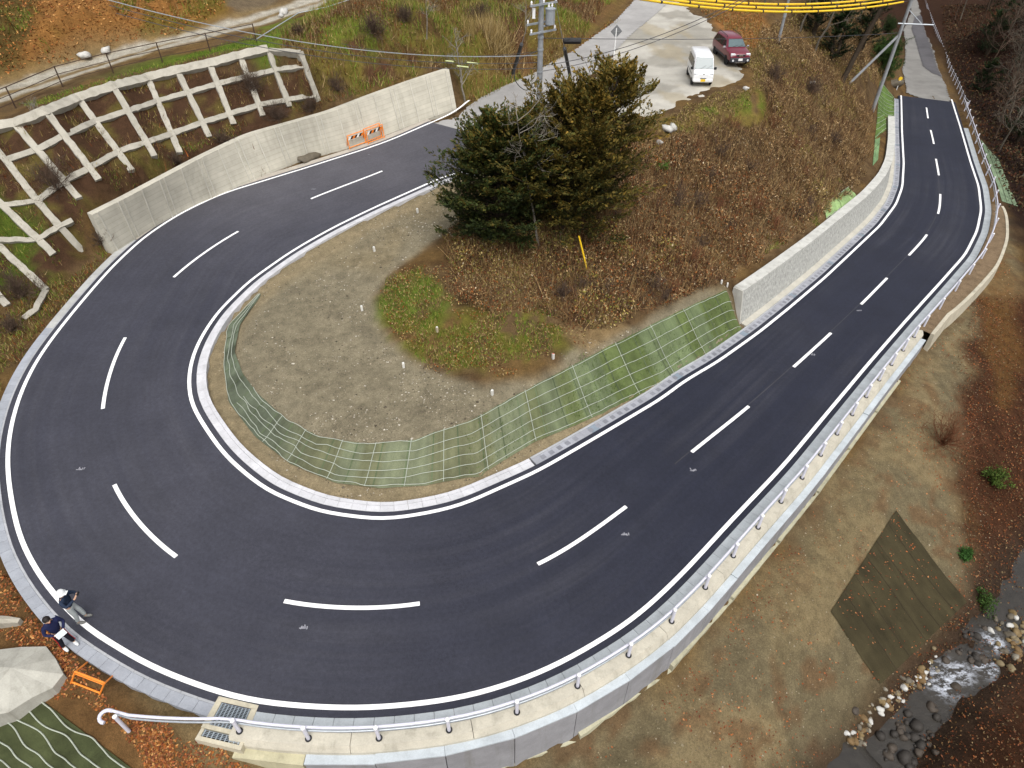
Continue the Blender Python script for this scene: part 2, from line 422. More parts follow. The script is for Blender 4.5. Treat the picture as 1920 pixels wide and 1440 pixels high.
# left retaining wall lines
_lb = [(213,475),(293,423),(350,393),(400,370),(493,330),(567,300),(640,281),(659,276),(723,253),(787,228),(856,203)]
_lt = [(173,403),(233,373),(300,337),(383,293),(467,253),(550,230),(617,211),(702,178),(772,153),(842,130)]
LWB = smooth_line(on_road(_lb), 0.5, 5)
_z = on_road(_lb)
def lw_z(P):
    d = np.hypot(P[:, None, 0] - LWB[None, :, 0], P[:, None, 1] - LWB[None, :, 1]); return LWB[d.argmin(1), 2]
_p = np.array(_lt, float); _zz = np.linspace(_z[0, 2], _z[-1, 2], len(_p)) + 2.5
for it in range(6): _q = at(_p, _zz); _zz = lw_z(_q) + 2.5
LWT = smooth_line(at(_p, _zz), 0.5, 5)
def resample(L, n):
    s = np.concatenate([[0], np.cumsum(np.linalg.norm(np.diff(L, axis=0), axis=1))]); t = np.linspace(0, s[-1], n)
    return np.stack([np.interp(t, s, L[:, i]) for i in range(L.shape[1])], 1)
nlw = 60
LWB = resample(LWB, nlw); LWT = resample(LWT, nlw)
_nl = normals(LWT); _nl *= np.sign(np.median(np.sum(_nl * (LWT - LWB)[:, :2], 1)))
LWK = LWT.copy(); LWK[:, :2] += _nl * 0.5

# lattice nodes: columns from the top of the slope to its foot
LAT = []
def colz(tp, bp, zb, rows):
    """rows: sight lines of the crossings; the column is a straight bar in space"""
    T = at([tp], [zb + 3.1])[0]; B = at([bp], [zb])[0]; out = []
    for p in rows:
        d = rays([p])[0]; u = np.linspace(-0.3, 1.3, 161); Q = T + (B - T) * u[:, None] - np.array([0, 0, CAM_H])
        e = np.linalg.norm(np.cross(Q, d), axis=1) / np.linalg.norm(Q, axis=1); out.append(Q[e.argmin()] + np.array([0, 0, CAM_H]))
    return out
_cols = [((28,232),(148,372),4.7,[(28,232),(70,280),(120,340),(148,372)]),
 ((87,210),(185,337),4.75,[(87,210),(121,253),(167,314),(185,337)]),
 ((147,185),(247,320),4.85,[(147,185),(177,228),(219,285),(247,320)]),
 ((213,163),(290,293),5.0,[(213,163),(240,208),(273,268),(290,293)]),
 ((277,147),(337,287),5.15,[(277,147),(300,189),(326,250),(337,287)]),
 ((333,133),(393,257),5.3,[(333,133),(353,174),(379,230),(393,257)]),
 ((393,120),(438,233),5.45,[(393,120),(410,157),(433,213),(438,233)]),
 ((450,105),(493,217),5.6,[(450,105),(466,143),(483,197),(493,217)]),
 ((503,93),(543,200),5.7,[(503,93),(515,131),(536,188),(543,200)]),
 ((563,97),(597,190),5.95,[(563,97),(573,124),(590,178),(597,190)])]
def wall_gap(P): 
    j = np.hypot(LWK[:, 0] - P[0], LWK[:, 1] - P[1]).argmin(); return (P[:2] - LWK[j, :2]) @ _nl[j], LWK[j, 2]
for tp, bp, zb, rows in _cols:
    zb = min(range(0, 60), key=lambda q: abs(wall_gap(at([bp], [4.3 + q * .05])[0])[0] - 0.95)) * .05 + 4.3
    LAT.append(np.array(colz(tp, bp, zb, rows)))
LATL = [at3([(-60,222,8.2),(10,300,6.6),(70,377,5.0),(111,424,3.9),(155,472,2.3)]), at3([(-60,322,6.6),(5,385,5.0),(72,449,3.6),(100,477,2.9)]),
        at3([(-70,397,4.9),(0,463,3.3),(86,544,1.9)]), at3([(-50,505,3.4),(0,558,2.4),(14,573,2.1)])]

# ------------------------------------------------------------------ ground heights
ctrl = []; lamb = []
def C(lst): ctrl.append(at3(lst)); lamb.append(np.full(len(lst), 0.5))
def CP(P): ctrl.append(np.asarray(P, float)); lamb.append(np.full(len(P), 1e-3))
sub = slice(None, None, 2)
CP(ctr[::4]); CP(off(OUT, NO, 0.35)[sub]); CP(off(INN, NI, 0.45)[sub])
ki = off(INN, NI, 0.85)
wallmask_i = (SI >= si_w0) & (SI <= si_w1)
CP(ki[sub])
# right wall (front base, back of the top)
wm = np.where(wallmask_i)[0]
if len(wm) == 0:
    wm = np.where((SI <= si_w0) & (SI >= si_w1))[0]
RWB = off(INN, NI, 1.15)[wm]; RWT = off(INN, NI, 1.6, 2.1)[wm]; RWK = off(INN, NI, 2.35, 2.1)[wm]
CP(off(INN, NI, 1.3)[wm][sub]); CP(off(INN, NI, 2.2, 2.05)[wm][sub]); CP(off(INN, NI, 3.0, 2.2)[wm][sub])
# left wall
P = LWB.copy(); P[:, 2] -= .06; CP(P[sub]); P = LWT.copy(); P[:, :2] += _nl * .08; P[:, 2] = LWB[:, 2] - .06; CP(P[sub]); P = LWT.copy(); P[:, :2] += _nl * .26; P[:, 2] = LWB[:, 2] - .06; CP(P[sub]); P = LWK.copy(); P[:, :2] += _nl * .2; P[:, 2] -= 0.05; CP(P[sub]); P = LWK.copy(); P[:, :2] += _nl * 0.8; P[:, 2] += 0.1; CP(P[sub])
for c in LAT:
    q = dens(c, 0.8); q[:, 2] -= 0.05; CP(q)
for a, b in zip(LAT[:-1], LAT[1:]):
    q = dens((a + b) / 2, 0.8); q[:, 2] -= 0.26; CP(q)
for c in LATL:
    q = dens(c, 0.8); q[:, 2] -= 0.10; CP(q)
# outside kerb back (left and lower left, no wall)
om = (SO > so_end + 1.0) & (SO < so_lw0)
CP(off(OUT, NO, 0.9)[om][sub]); CP(off(OUT, NO, 1.2, -0.03)[(SO > so_lw0)][sub])
# outer retaining wall: foot of the panels
hp_s = np.array([s_at(OUT, SO, q) for q in [(1830,330),(1838,400),(1763,530),(1630,680),(1469,873),(1275,1081),(1027,1256),(850,1312),(640,1329),(512,1320),(440,1308)]])
hp_h = np.array([0.5, 0.7, 0.9, 1.4, 1.7, 2.0, 2.5, 2.8, 2.2, 0.9, 0.2])
_ord = hp_s.argsort()
HP = np.interp(SO, hp_s[_ord], hp_h[_ord])
pm = (SO <= so_end)
foot = off(OUT, NO, 1.66); foot[:, 2] -= HP
CP(off(OUT, NO, 0.85, -0.1)[pm][sub]); CP(foot[pm][sub]); P = off(OUT, NO, 1.3); P[:, 2] -= HP; CP(P[pm & (HP > .8)][sub])
P = off(OUT, NO, 3.2); P[:, 2] -= HP + 0.25; CP(P[(SO <= so_end - 6)][sub])
# inside the bend
CREST = [(490,553,1.85),(450,610,1.7),(440,660,1.5),(455,700,1.35),(480,735,1.25),(540,790,1.15),(600,820,1.1),(690,835,1.1),(780,825,1.1),(880,790,1.1),(1000,725,1.0),(1100,672,1.0),(1240,600,.9),(1362,543,.7)]
FOOT = [(483,556,1.75),(428,618,1.2),(420,690,.95),(430,757,.75),(480,822,.55),(545,872,.4),(630,908,.25),(715,918,.15),(800,912,.05),(900,892,-.1),(1000,832,-.4),(1100,790,-.62),(1250,715,-1.05),(1402,614,-1.5)]
CP(dens(at3(CREST), 0.8)); CP(dens(at3(FOOT), 0.8))
C([(560,600,1.8),(560,720,1.35),(700,600,1.7),(650,480,2.3),(780,760,1.25),(780,400,2.9),(850,420,3.2),(720,640,1.6),(620,660,1.5),(640,760,1.25),(860,740,1.3)])
C([(700,560,1.9),(780,520,2.7),(900,650,2.0),(820,690,1.6),(1000,600,2.0),(1000,500,3.0),(1090,430,3.5),(950,430,3.7),(900,480,3.2),(1100,620,1.4),(1200,560,1.6),(1300,520,1.25),(1200,480,2.5),(1340,500,1.1),(1360,525,.8)])
C([(1230,225,5.9),(1330,195,6.0),(1425,150,6.0),(1420,130,6.0),(1150,200,5.8),(1120,260,5.5),(1100,300,5.2),(1000,340,4.4),(930,300,4.2),(1050,240,5.3)])
C([(1300,260,5.0),(1300,350,3.6),(1400,300,3.5),(1400,400,1.9),(1500,250,2.9),(1500,350,1.0),(1560,200,2.2),(1600,250,-.6),(1560,330,-.1),(1200,380,4.0),(1450,200,4.8)])
C([(1455,80,6.2),(1530,130,3.8),(1590,155,1.2),(1580,60,5),(1500,20,7),(1400,60,6.5),(1300,20,7),(1350,90,6.2),(1600,10,6.5),(1640,60,1.0),(1650,20,3),(1672,90,-3.0)])
C([(1642,165,-2.6),(1636,215,-2.7),(1632,260,-2.2),(1678,182,-5.0),(1680,150,-5.2)])
C([(1250,130,6.1),(1300,60,6.5),(1200,60,6.4),(1150,120,6.0)])
# upper road
UPPER = [(880,197,4.3),(940,165,4.9),(1000,140,5.3),(1080,95,5.9),(1150,45,6.3),(1190,0,6.8),(1100,150,5.7),(1250,40,6.6),(1330,0,7.0),(960,215,4.6)]
C(UPPER)
# track and hillside above the lattice
FENCE = at3([(30,203,7.9),(118,163,8.0),(213,138,8.25),(305,117,8.5),(395,100,8.7),(482,82,8.95)])
CP(FENCE)
TRK_L = at3([(-60,215,7.8),(0,190,7.95),(117,150,8.1),(233,110,8.4),(333,83,8.7),(483,47,9.2),(640,-3,9.9)])
TRK_U = at3([(-60,185,7.8),(0,160,8.0),(167,107,8.3),(250,87,8.5),(333,68,8.8),(433,40,9.2),(533,10,9.7)])
CP(dens(TRK_L, 2)); CP(dens(TRK_U, 2))
CP(dens(at3([(-80,90,9.3),(0,80,9.5),(150,60,9.4),(300,28,9.8),(430,14,9.9)]), 1.5)); CP(dens(at3([(-80,20,11.6),(0,10,11.6),(150,0,11.4),(300,-20,11.4)]), 2))
C([(640,120,8.2),(655,170,6.3),(700,150,7.0),(780,100,7.8),(850,60,8.5),(700,50,9.8),(900,20,9.8),(880,120,5.9),(872,172,4.6),(950,100,6.6),(950,140,5.3),(1030,60,7.6),(1100,20,8.6),(1000,0,10.0),(800,0,11.0),(1110,55,6.7),(600,130,8.3),(620,60,9.5)])
# valley side
C([(1150,1410,-3.1),(1000,1439,-3.2),(1300,1300,-3.0),(1400,1200,-3.0),(1400,1430,-4.3),(1500,1150,-3.3),(1560,1150,-3.5),(1680,960,-3.8),(1600,1000,-3.3),(1750,800,-4.2),(1700,700,-4.1),(1850,600,-5.0),(1900,500,-5.6),(1650,1282,-5.6),(1810,1130,-5.7),(1550,1439,-5.7),(1615,1350,-6.0)])
C([(1700,1345,-6.6),(1770,1275,-6.5),(1860,1170,-6.4),(1919,1090,-6.3),(1640,1439,-6.8),(1740,1310,-6.6)])
C([(1900,1270,-5.8),(1800,1390,-5.9),(1900,1380,-5.1),(1919,1439,-4.6),(1780,1439,-5.6),(1919,900,-5.6),(1919,700,-6.1),(1850,950,-5.4),(1750,900,-4.5),(1890,380,-6.3),(1850,230,-6.6),(1919,300,-8.0),(1919,150,-8.0),(1800,150,-6.9)])
C([(1919,60,-4.5),(1850,40,-7),(1919,0,1.0),(1790,30,-7.0),(1760,0,-6.5)])
# lower left
C([(60,1200,.38),(20,1170,.5),(-40,1060,.8),(200,1290,.12),(150,1275,.2),(300,1380,-.15),(400,1405,-.2),(250,1432,-.7),(480,1439,-.7),(20,1340,-.1),(100,1322,.0),(275,1439,-1.0),(0,1439,-1.5),(100,1439,-1.4),(40,1240,.3)])
CP([(-130,60,28),(-90,150,42),(0,230,40),(60,200,24),(-20,120,20),(150,220,14),(200,60,26),(120,20,12),(70,-5,-2),(0,-40,-8),(-70,-30,2),(-60,20,7),(-45,30,7.5),(30,-10,-8),(40,110,6),(52,125,4),(60,130,-8.5),(30,140,14),(95,90,4),(70,60,-7),(60,40,-6.2)])
# old lower road, running on downhill
_lr = [(1698,175),(1690,131),(1696,109),(1697,77),(1693,57),(1706,28),(1708,-20)]; _rr = [(1785,192),(1771,157),(1760,131),(1745,87),(1733,57),(1723,22),(1717,-20)]
def down(px, k=0.045):
    px = np.array(px, float); z = np.full(len(px), -6.0)
    for it in range(12):
        P = at(px, z); z = 0.5 * z + 0.5 * (-5.6 - k * np.hypot(P[:, 0] - CL[0, 0], P[:, 1] - CL[0, 1]))
    return at(px, z)
LRL, LRR = down(_lr), down(_rr)
CP(dens(LRL, 3)); CP(dens(LRR, 3)); CP(dens((LRL + LRR) / 2, 3))
ctrl = np.vstack(ctrl); lamb = np.concatenate(lamb)
_, u = np.unique(np.round(ctrl[:, :2] / 0.12).astype(int), axis=0, return_index=True)
ctrl = ctrl[np.sort(u)]; lamb = lamb[np.sort(u)]
def axis_coords(lo, a, b, hi, step, g=1.12):
    mid = list(np.arange(a, b, step)); L = []; x = a; st = step
    while x > lo: st *= g; x -= st; L.append(x)
    Rr = []; x = mid[-1]; st = step
    while x < hi: st *= g; x += st; Rr.append(x)
    return np.array(L[::-1] + mid + Rr)
GX = axis_coords(-150, -36, 54, 220, 0.28); GY = axis_coords(-50, 5, 76, 250, 0.28)
gx, gy = np.meshgrid(GX, GY)
n = len(ctrl)
Kd = np.hypot(ctrl[:, None, 0] - ctrl[None, :, 0], ctrl[:, None, 1] - ctrl[None, :, 1])
A = np.zeros((n + 3, n + 3)); A[:n, :n] = -Kd + np.diag(lamb); A[:n, n] = 1; A[:n, n + 1:] = ctrl[:, :2] / 50; A[n:, :n] = A[:n, n:].T
sol = np.linalg.solve(A, np.concatenate([ctrl[:, 2], np.zeros(3)]))
def rbf(x, y):
    x = x.ravel(); y = y.ravel(); o = np.zeros(len(x))
    cx = ctrl[:, 0].astype(np.float32); cy = ctrl[:, 1].astype(np.float32); ww = sol[:n].astype(np.float32)
    for a in range(0, len(x), 8000):
        xx = x[a:a + 8000].astype(np.float32); yy = y[a:a + 8000].astype(np.float32)
        o[a:a + 8000] = -(np.sqrt((xx[:, None] - cx) ** 2 + (yy[:, None] - cy) ** 2) @ ww)
    return o + sol[n] + sol[n + 1] * x / 50 + sol[n + 2] * y / 50
gz = rbf(gx, gy).reshape(gx.shape)
ROADPOLY = np.vstack([off(OUT, NO, 0.32)[:, :2], off(INN, NI, 0.32)[::-1, :2]])
KERBPOLY = np.vstack([off(OUT, NO, 0.74)[:, :2], off(INN, NI, 0.74)[::-1, :2]])
rd = sdf(gx, gy, KERBPOLY)
_pav = at3([(860,222,4.3),(940,165,4.9),(1000,139,5.3),(1080,94,5.9),(1150,44,6.3),(1200,-10,6.8),(1330,-20,7),(1372,60,6.3),(1425,130,6.0),(1408,155,6.0),(1290,200,6.0),(1210,230,5.9),(1100,250,5.5),(985,262,4.6)])
_pd = sdf(gx, gy, _pav); PAVEMASK = sstep(-0.5, 1.5, _pd)
_pf = np.vstack([at3(UPPER), at3([(1250,130,6.1),(1300,60,6.5),(1200,60,6.4),(1150,120,6.0),(1230,225,5.9),(1330,195,6.0),(1425,150,6.0),(1150,200,5.8),(1120,260,5.5),(1050,240,5.2),(880,197,4.3)]), ctr[-20:]])
def _q(x, y): x = (x - 8) / 20; y = (y - 58) / 20; return np.stack([np.ones_like(x), x, y, x * x, x * y, y * y], -1)
_co = np.linalg.lstsq(_q(_pf[:, 0], _pf[:, 1]), _pf[:, 2], rcond=None)[0]
_k = 1 - sstep(0.2, 2.2, _pd); gz = gz * (1 - _k) + (_q(gx, gy) @ _co) * _k
_rough = sstep(0.0, 1.5, rd)
gz = gz + _rough * PAVEMASK * (vnoise(gx, gy, 0.7, 3, 1) - 0.5) * 0.22 * sstep(.5, 1.6, polydist(gx, gy, LWB, False)) * sstep(0.5, 3, rd)
_in = np.where(rd < 0.05)
_rz = ctr[np.hypot(gx[_in][:, None] - ctr[None, ::2, 0], gy[_in][:, None] - ctr[None, ::2, 1]).argmin(1) * 2, 2]
gz[_in] = _rz - 0.28
STREAM = catmull(extend(at3([(1590,1500,-6.7),(1665,1436,-6.6),(1718,1356,-6.5),(1785,1284,-6.35),(1834,1236,-6.25),(1868,1176,-6.2),(1925,1085,-6.1),(2000,1020,-6.0),(2100,930,-6.0)]), 14, 22), 8)
_sd = polydist(gx, gy, STREAM, False)
_sz = gz[np.abs(GY[None, :] - STREAM[:, 1:2]).argmin(1), np.abs(GX[None, :] - STREAM[:, 0:1]).argmin(1)]
STREAM[:, 2] = np.convolve(np.pad(_sz, 6, mode='edge'), np.ones(13) / 13, 'valid') - 0.12
_ni = np.hypot(gx[..., None] - STREAM[::4, 0], gy[..., None] - STREAM[::4, 1]).argmin(-1)
_tgt = STREAM[::4, 2][_ni] - .20 + (vnoise(gx, gy, 1.3, 3, 97) - .5) * .5; _k = 1 - sstep(.25, 1.5, _sd + (vnoise(gx, gy, .8, 3, 96) - .5) * 1.1); gz = gz * (1 - _k) + np.minimum(gz, _tgt) * _k
def Hz(x, y):
    x = np.asarray(x, float); y = np.asarray(y, float)
    i = np.clip(np.searchsorted(GX, x) - 1, 0, len(GX) - 2); j = np.clip(np.searchsorted(GY, y) - 1, 0, len(GY) - 2)
    u = np.clip((x - GX[i]) / (GX[i + 1] - GX[i]), 0, 1); v = np.clip((y - GY[j]) / (GY[j + 1] - GY[j]), 0, 1)
    return (gz[j, i] * (1 - u) + gz[j, i + 1] * u) * (1 - v) + (gz[j + 1, i] * (1 - u) + gz[j + 1, i + 1] * u) * v
def G(px):
    """where the sight lines meet the ground"""
    d = rays(px); o = np.array([0, 0, CAM_H]); t = np.full(len(d), 8.0); done = np.zeros(len(d), bool); hit = t.copy()
    for k in range(1400):
        st = 0.12 + 0.0012 * t
        P = o + d * t[:, None]; below = P[:, 2] < Hz(P[:, 0], P[:, 1])
        new = below & ~done; hit[new] = t[new]; done |= below
        if done.all(): break
        t = np.where(done, t, t + st)
    hit[~done] = 200
    lo = hit - 0.5; hi = hit.copy()
    for k in range(12):
        mid = (lo + hi) / 2; P = o + d * mid[:, None]; b = P[:, 2] < Hz(P[:, 0], P[:, 1]); hi = np.where(b, mid, hi); lo = np.where(b, lo, mid)
    P = o + d * hi[:, None]; P[:, 2] = Hz(P[:, 0], P[:, 1]); return P
def G1(x, y): return Vector(G([(x, y)])[0])

# ------------------------------------------------------------------ ground colours (real soil, litter, grass, worn track)
cc = np.zeros(gx.shape + (3,)); 
def rgb(*c): return np.array(c, float)
def srgb(r, g, b, k=0.8):
    v = np.array([r, g, b]) / 255; return np.where(v <= 0.04045, v / 12.92, ((v + 0.055) / 1.055) ** 2.4) * k
nz = vnoise(gx, gy, 0.35, 4, 2)[..., None]; nz2 = vnoise(gx, gy, 1.3, 3, 5)[..., None]; nz3 = vnoise(gx, gy, 0.12, 3, 9)[..., None]
soil = srgb(141, 132, 110); brush = srgb(104, 84, 58); litter = srgb(142, 100, 54); grass = srgb(98, 112, 38); drygrass = srgb(140, 122, 70); dark = srgb(58, 38, 26); pale = srgb(182, 176, 162)
def lay(mask, c):
    global cc
    mm = np.clip(mask, 0, 1); mm = mm[..., None] if mm.ndim == 2 else mm
    cc = cc * (1 - mm) + c * mm
def region(poly_px, soft=0.6, rough=1.6):
    P = G(dens(np.array(poly_px, float), 60))
    d = sdf(gx, gy, P[:, :2]) + (vnoise(gx, gy, 0.5, 3, 11) - 0.5) * rough
    return 1 - sstep(-soft, soft, d)
cc[:] = brush
lay(sstep(0.45, 0.62, nz) * 0.6, srgb(118, 92, 52)); lay(sstep(0.5, 0.65, nz2) * 0.5, srgb(72, 52, 34))
ZONE = {}
ZONE['gravel'] = [(840,345),(720,400),(600,455),(500,520),(425,600),(405,700),(425,770),(470,840),(540,890),(640,930),(740,940),(850,930),(960,885),(1100,800),(1250,720),(1400,618),(1360,535),(1240,590),(1100,640),(1010,705),(900,725),(790,690),(720,640),(695,560),(760,490),(850,430),(880,400)]
ZONE['valley'] = [(480,1395),(600,1480),(900,1480),(1300,1240),(1450,1050),(1600,850),(1780,600),(1880,400),(1905,470),(1900,620),(1830,720),(1800,850),(1800,1000),(1830,1120),(1640,1300),(1600,1420),(1560,1480),(1000,1700),(400,1500),(250,1500),(240,1400),(330,1360)]
ZONE['hilllitter'] = [(-200,160),(0,150),(180,100),(330,65),(430,30),(440,-60),(-200,-60)]
ZONE['bareplot'] = [(420,-30),(425,12),(455,24),(500,16),(545,-10),(545,-40)]
ZONE['slope'] = [(520,80),(590,190),(850,130),(880,200),(1000,138),(1090,80),(1180,-10),(640,-10),(560,30)]
ZONE['lowleft'] = [(-60,1040),(40,1100),(120,1230),(210,1290),(430,1370),(480,1400),(470,1500),(-200,1500),(-200,1000)]
ZONE['forest'] = [(1740,-20),(1770,120),(1830,240),(1880,380),(1925,480),(2000,700),(2400,600),(2400,-40)]
ZONE['bank'] = [(1830,560),(1800,850),(1830,1120),(1700,1290),(1640,1450),(2300,1600),(2400,600),(1990,560)]
lay(region(ZONE['hilllitter']), litter * (0.75 + 0.5 * nz2)); lay(region(ZONE['hilllitter']) * sstep(0.52, 0.66, nz[..., 0]), srgb(110, 92, 40))
lay(region([(-60,60),(-60,-40),(90,-40),(70,40),(20,130),(-40,150)]) * 0.8, srgb(70, 66, 34))
lay(region(ZONE['bareplot'], 0.2, 0.4), srgb(112, 98, 78))
lay(region(ZONE['slope']), srgb(112, 100, 48) * (0.7 + 0.6 * nz2)); lay(region(ZONE['slope']) * sstep(0.5, 0.62, nz[..., 0]), srgb(92, 66, 48))
lay(region([(480,40),(500,90),(560,85),(700,110),(790,40),(700,10),(600,20)]) * sstep(0.35, 0.6, nz2[..., 0]), srgb(104, 112, 42))
lay(region([(1110,75),(1040,70),(900,110),(880,195),(1000,138),(1180,0),(1110,0)]) * 0.6, srgb(122, 96, 58))
# worn track: two pale wheel ruts
_tc = (dens(TRK_L, 1), dens(TRK_U, 1)); trk = np.vstack([TRK_L, TRK_U[::-1]])
dtr = sdf(gx, gy, trk[:, :2]); lay((1 - sstep(-0.1, 1.2, dtr)) * 0.75, srgb(140, 120, 84))
TLr = resample(TRK_L, 30); TUr = resample(np.vstack([TRK_U, TRK_U[-1] + (TRK_U[-1] - TRK_U[-2])]), 30)
for f in (0.12, 0.78):
    rl = TLr * (1 - f) + TUr * f
    lay((1 - sstep(0.25, 0.75, polydist(gx, gy, rl, False) + (vnoise(gx, gy, 1.2, 3, 21) - 0.5) * 0.7)) * 0.95, pale)
lay((1 - sstep(0.3, 1.4, polydist(gx, gy, np.vstack([FENCE[:, :2], LAT[8][:1, :2]]), False) + (vnoise(gx, gy, 0.8, 3, 23) - .5))) * 0.85 * sstep(-29, -22, gx), srgb(92, 116, 34))
# lattice cells
lat = np.vstack([LAT[0][:1], LAT[4][:1], LAT[9][:1], LAT[9][-1:], LAT[4][-1:], LAT[0][-1:], LATL[0][-1:], LATL[2][-1:], LATL[3][:1], LATL[1][:1], LATL[0][:1]])
ml = 1 - sstep(-0.2, 0.8, sdf(gx, gy, lat[:, :2]))
lay(ml, srgb(80, 58, 42) * (0.7 + 0.6 * nz2)); lay(ml * .7 * sstep(0.55, 0.68, nz2[..., 0]), srgb(104, 96, 46))
lay(region([(0,330),(60,420),(90,540),(-20,600),(-80,400)]) * sstep(0.4, 0.6, nz2[..., 0]), srgb(78, 92, 32))
lay(region([(-40,560),(60,540),(130,560),(60,620),(0,700),(-60,720)]) * 0.8, srgb(100, 80, 50))
# gravel plateau and its verge
mg = region(ZONE['gravel'], 0.35, 0.9)
lay(mg, soil * (0.86 + 0.28 * nz)); lay(mg * sstep(0.5, 0.62, nz2[..., 0]) * 0.35, srgb(112, 104, 86)); lay(mg * sstep(0.54, 0.66, nz3[..., 0]) * 0.5, srgb(140, 122, 86))
vg = (1 - sstep(0.6, 1.6, polydist(gx, gy, off(INN, NI, 1.0), False))) * (gx < 8)
lay(vg * .95, srgb(148, 134, 106) * (.85 + .3 * nz2))
# grass mound
lay(region([(715,530),(790,500),(850,560),(845,620),(760,640),(710,590)], 0.4, 1.0) * 0.75 * sstep(.3, .55, nz2[..., 0]), srgb(100, 122, 44))
lay(region([(720,600),(820,700),(950,690),(1060,650),(1050,580),(900,560),(800,600)]) * sstep(0.42, 0.58, nz2[..., 0]) * 0.9, srgb(108, 104, 44))
lay(region([(850,480),(1000,440),(1250,520),(1330,490),(1200,430),(1060,420),(960,460)]) * 0.6, srgb(92, 54, 34))
lay(region([(1050,620),(1100,660),(1180,615),(1150,580)], 0.3, 0.6) * 0.9, srgb(138, 116, 82))
lay(region([(1355,530),(1400,500),(1520,420),(1560,400),(1500,400),(1370,480)], 0.25, 0.5) * 0.9, srgb(140, 114, 80))
lay(region([(1230,225),(1330,198),(1420,165),(1440,230),(1330,250),(1240,262)]) * 0.9 * sstep(0.3, 0.6, nz2[..., 0]), srgb(124, 108, 54))
lay(region([(1300,205),(1420,170),(1425,195),(1330,235)]) * sstep(0.45, 0.6, nz2[..., 0]), srgb(96, 112, 40))
lay(region([(1340,0),(1420,0),(1440,70),(1400,110),(1340,40)]) * 0.85, srgb(160, 110, 60))
lay(region([(1560,30),(1640,30),(1650,130),(1600,140),(1500,110)]) * 0.5, srgb(66, 46, 28))
# valley side, banks and forest floor
mv = region(ZONE['valley'], 0.8, 1.5)
lay(mv, srgb(118, 107, 82) * (0.86 + 0.28 * nz2)); lay(mv * sstep(0.50, 0.62, nz[..., 0]) * 0.5, srgb(146, 128, 94)); lay(mv * sstep(0.54, 0.66, nz2[..., 0]) * 0.5, srgb(104, 70, 44))
lay(mv * region([(1400,1130),(1500,1000),(1650,830),(1720,760),(1640,960),(1560,1150),(1460,1250)]) * 0.55, srgb(128, 114, 84))
lay(region(ZONE['lowleft'], 0.5, 0.8), srgb(112, 84, 52) * (0.7 + 0.6 * nz2)); lay(region([(270,1290),(420,1370),(480,1400),(470,1440),(380,1440),(330,1380)], 0.5, 0.8) * 0.7, srgb(134, 120, 88))
lay(region(ZONE['bank'], 1.0, 2.0), srgb(72, 46, 30) * (0.6 + 0.8 * nz2)); lay(region(ZONE['forest'], 1.5, 2.0), srgb(40, 26, 20) * (0.6 + 0.8 * nz2))
lay(region([(1850,420),(1900,520),(1925,700),(1880,760),(1840,620)]) * 0.6, srgb(112, 82, 44))
lay((1 - sstep(.8, 2.6, _sd)) * .9, srgb(62, 50, 40) * (.6 + .8 * nz2))
farm = sstep(95, 130, gy); lay(farm, dark)
V = np.stack([gx, gy, gz], 2).reshape(-1, 3); ny, nx = gx.shape
ii = (np.arange(ny - 1)[:, None] * nx + np.arange(nx - 1)[None, :]).ravel()
ground = mesh_np("ground", V, np.stack([ii, ii + 1, ii + nx + 1, ii + nx], 1), M['ground'], C=cc.reshape(-1, 3), smooth=True)
tag(ground, kind='structure')

# ------------------------------------------------------------------ asphalt
def strip(name, La, Lb, mat, C_=None, nt=1, dz=0.0, kind='structure', vfun=None):
    k = len(La); T = np.linspace(0, 1, nt + 1); V = La[:, None, :] * (1 - T)[None, :, None] + Lb[:, None, :] * T[None, :, None]
    V[..., 2] += dz
    s = slen((La + Lb) / 2); wdt = np.linalg.norm(La - Lb, axis=1)
    UV = np.stack([np.repeat(s[:, None], nt + 1, 1), T[None, :] * wdt[:, None]], 2).reshape(-1, 2)
    ii = (np.arange(k - 1)[:, None] * (nt + 1) + np.arange(nt)[None, :]).ravel()
    F = np.stack([ii, ii + 1, ii + nt + 2, ii + nt + 1], 1)
    if C_ is None: CC = np.ones((k * (nt + 1), 3))
    elif callable(C_): CC = C_(V, UV)
    else: CC = np.tile(np.asarray(C_, float), (k * (nt + 1), 1))
    o = mesh_np(name, V.reshape(-1, 3), F, mat, C=CC, UV=UV, smooth=True)
    if kind: tag(o, kind=kind)
    return o
# match the two edges by nearest points along the centre line normals
_c = resample(ctr, 420); _nc = normals(_c)
def hitline(L, sgn_ref):
    out = np.zeros_like(_c); ok = np.zeros(len(_c), bool)
    for q in range(len(_c)):
        a = L[:-1, :2] - _c[q, :2]; b = L[1:, :2] - _c[q, :2]; tg = np.array([-_nc[q, 1], _nc[q, 0]])
        da = a @ tg; db = b @ tg; mk = da * db <= 0
        if mk.any():
            uu = da[mk] / (da[mk] - db[mk] + 1e-12); pt = a[mk] + (b[mk] - a[mk]) * uu[:, None]; r_ = np.linalg.norm(pt, axis=1)
            kq = r_.argmin()
            if r_[kq] < 9: out[q, :2] = pt[kq] + _c[q, :2]; ok[q] = True
    return out, ok
EO = off(OUT, NO, 0.31); EI = off(INN, NI, 0.31)
ho, ok1 = hitline(EO, 1); hi_, ok2 = hitline(EI, -1); ok = ok1 & ok2
ho[:, 2] = _c[:, 2]; hi_[:, 2] = _c[:, 2]
A_, B_ = ho[ok], hi_[ok]
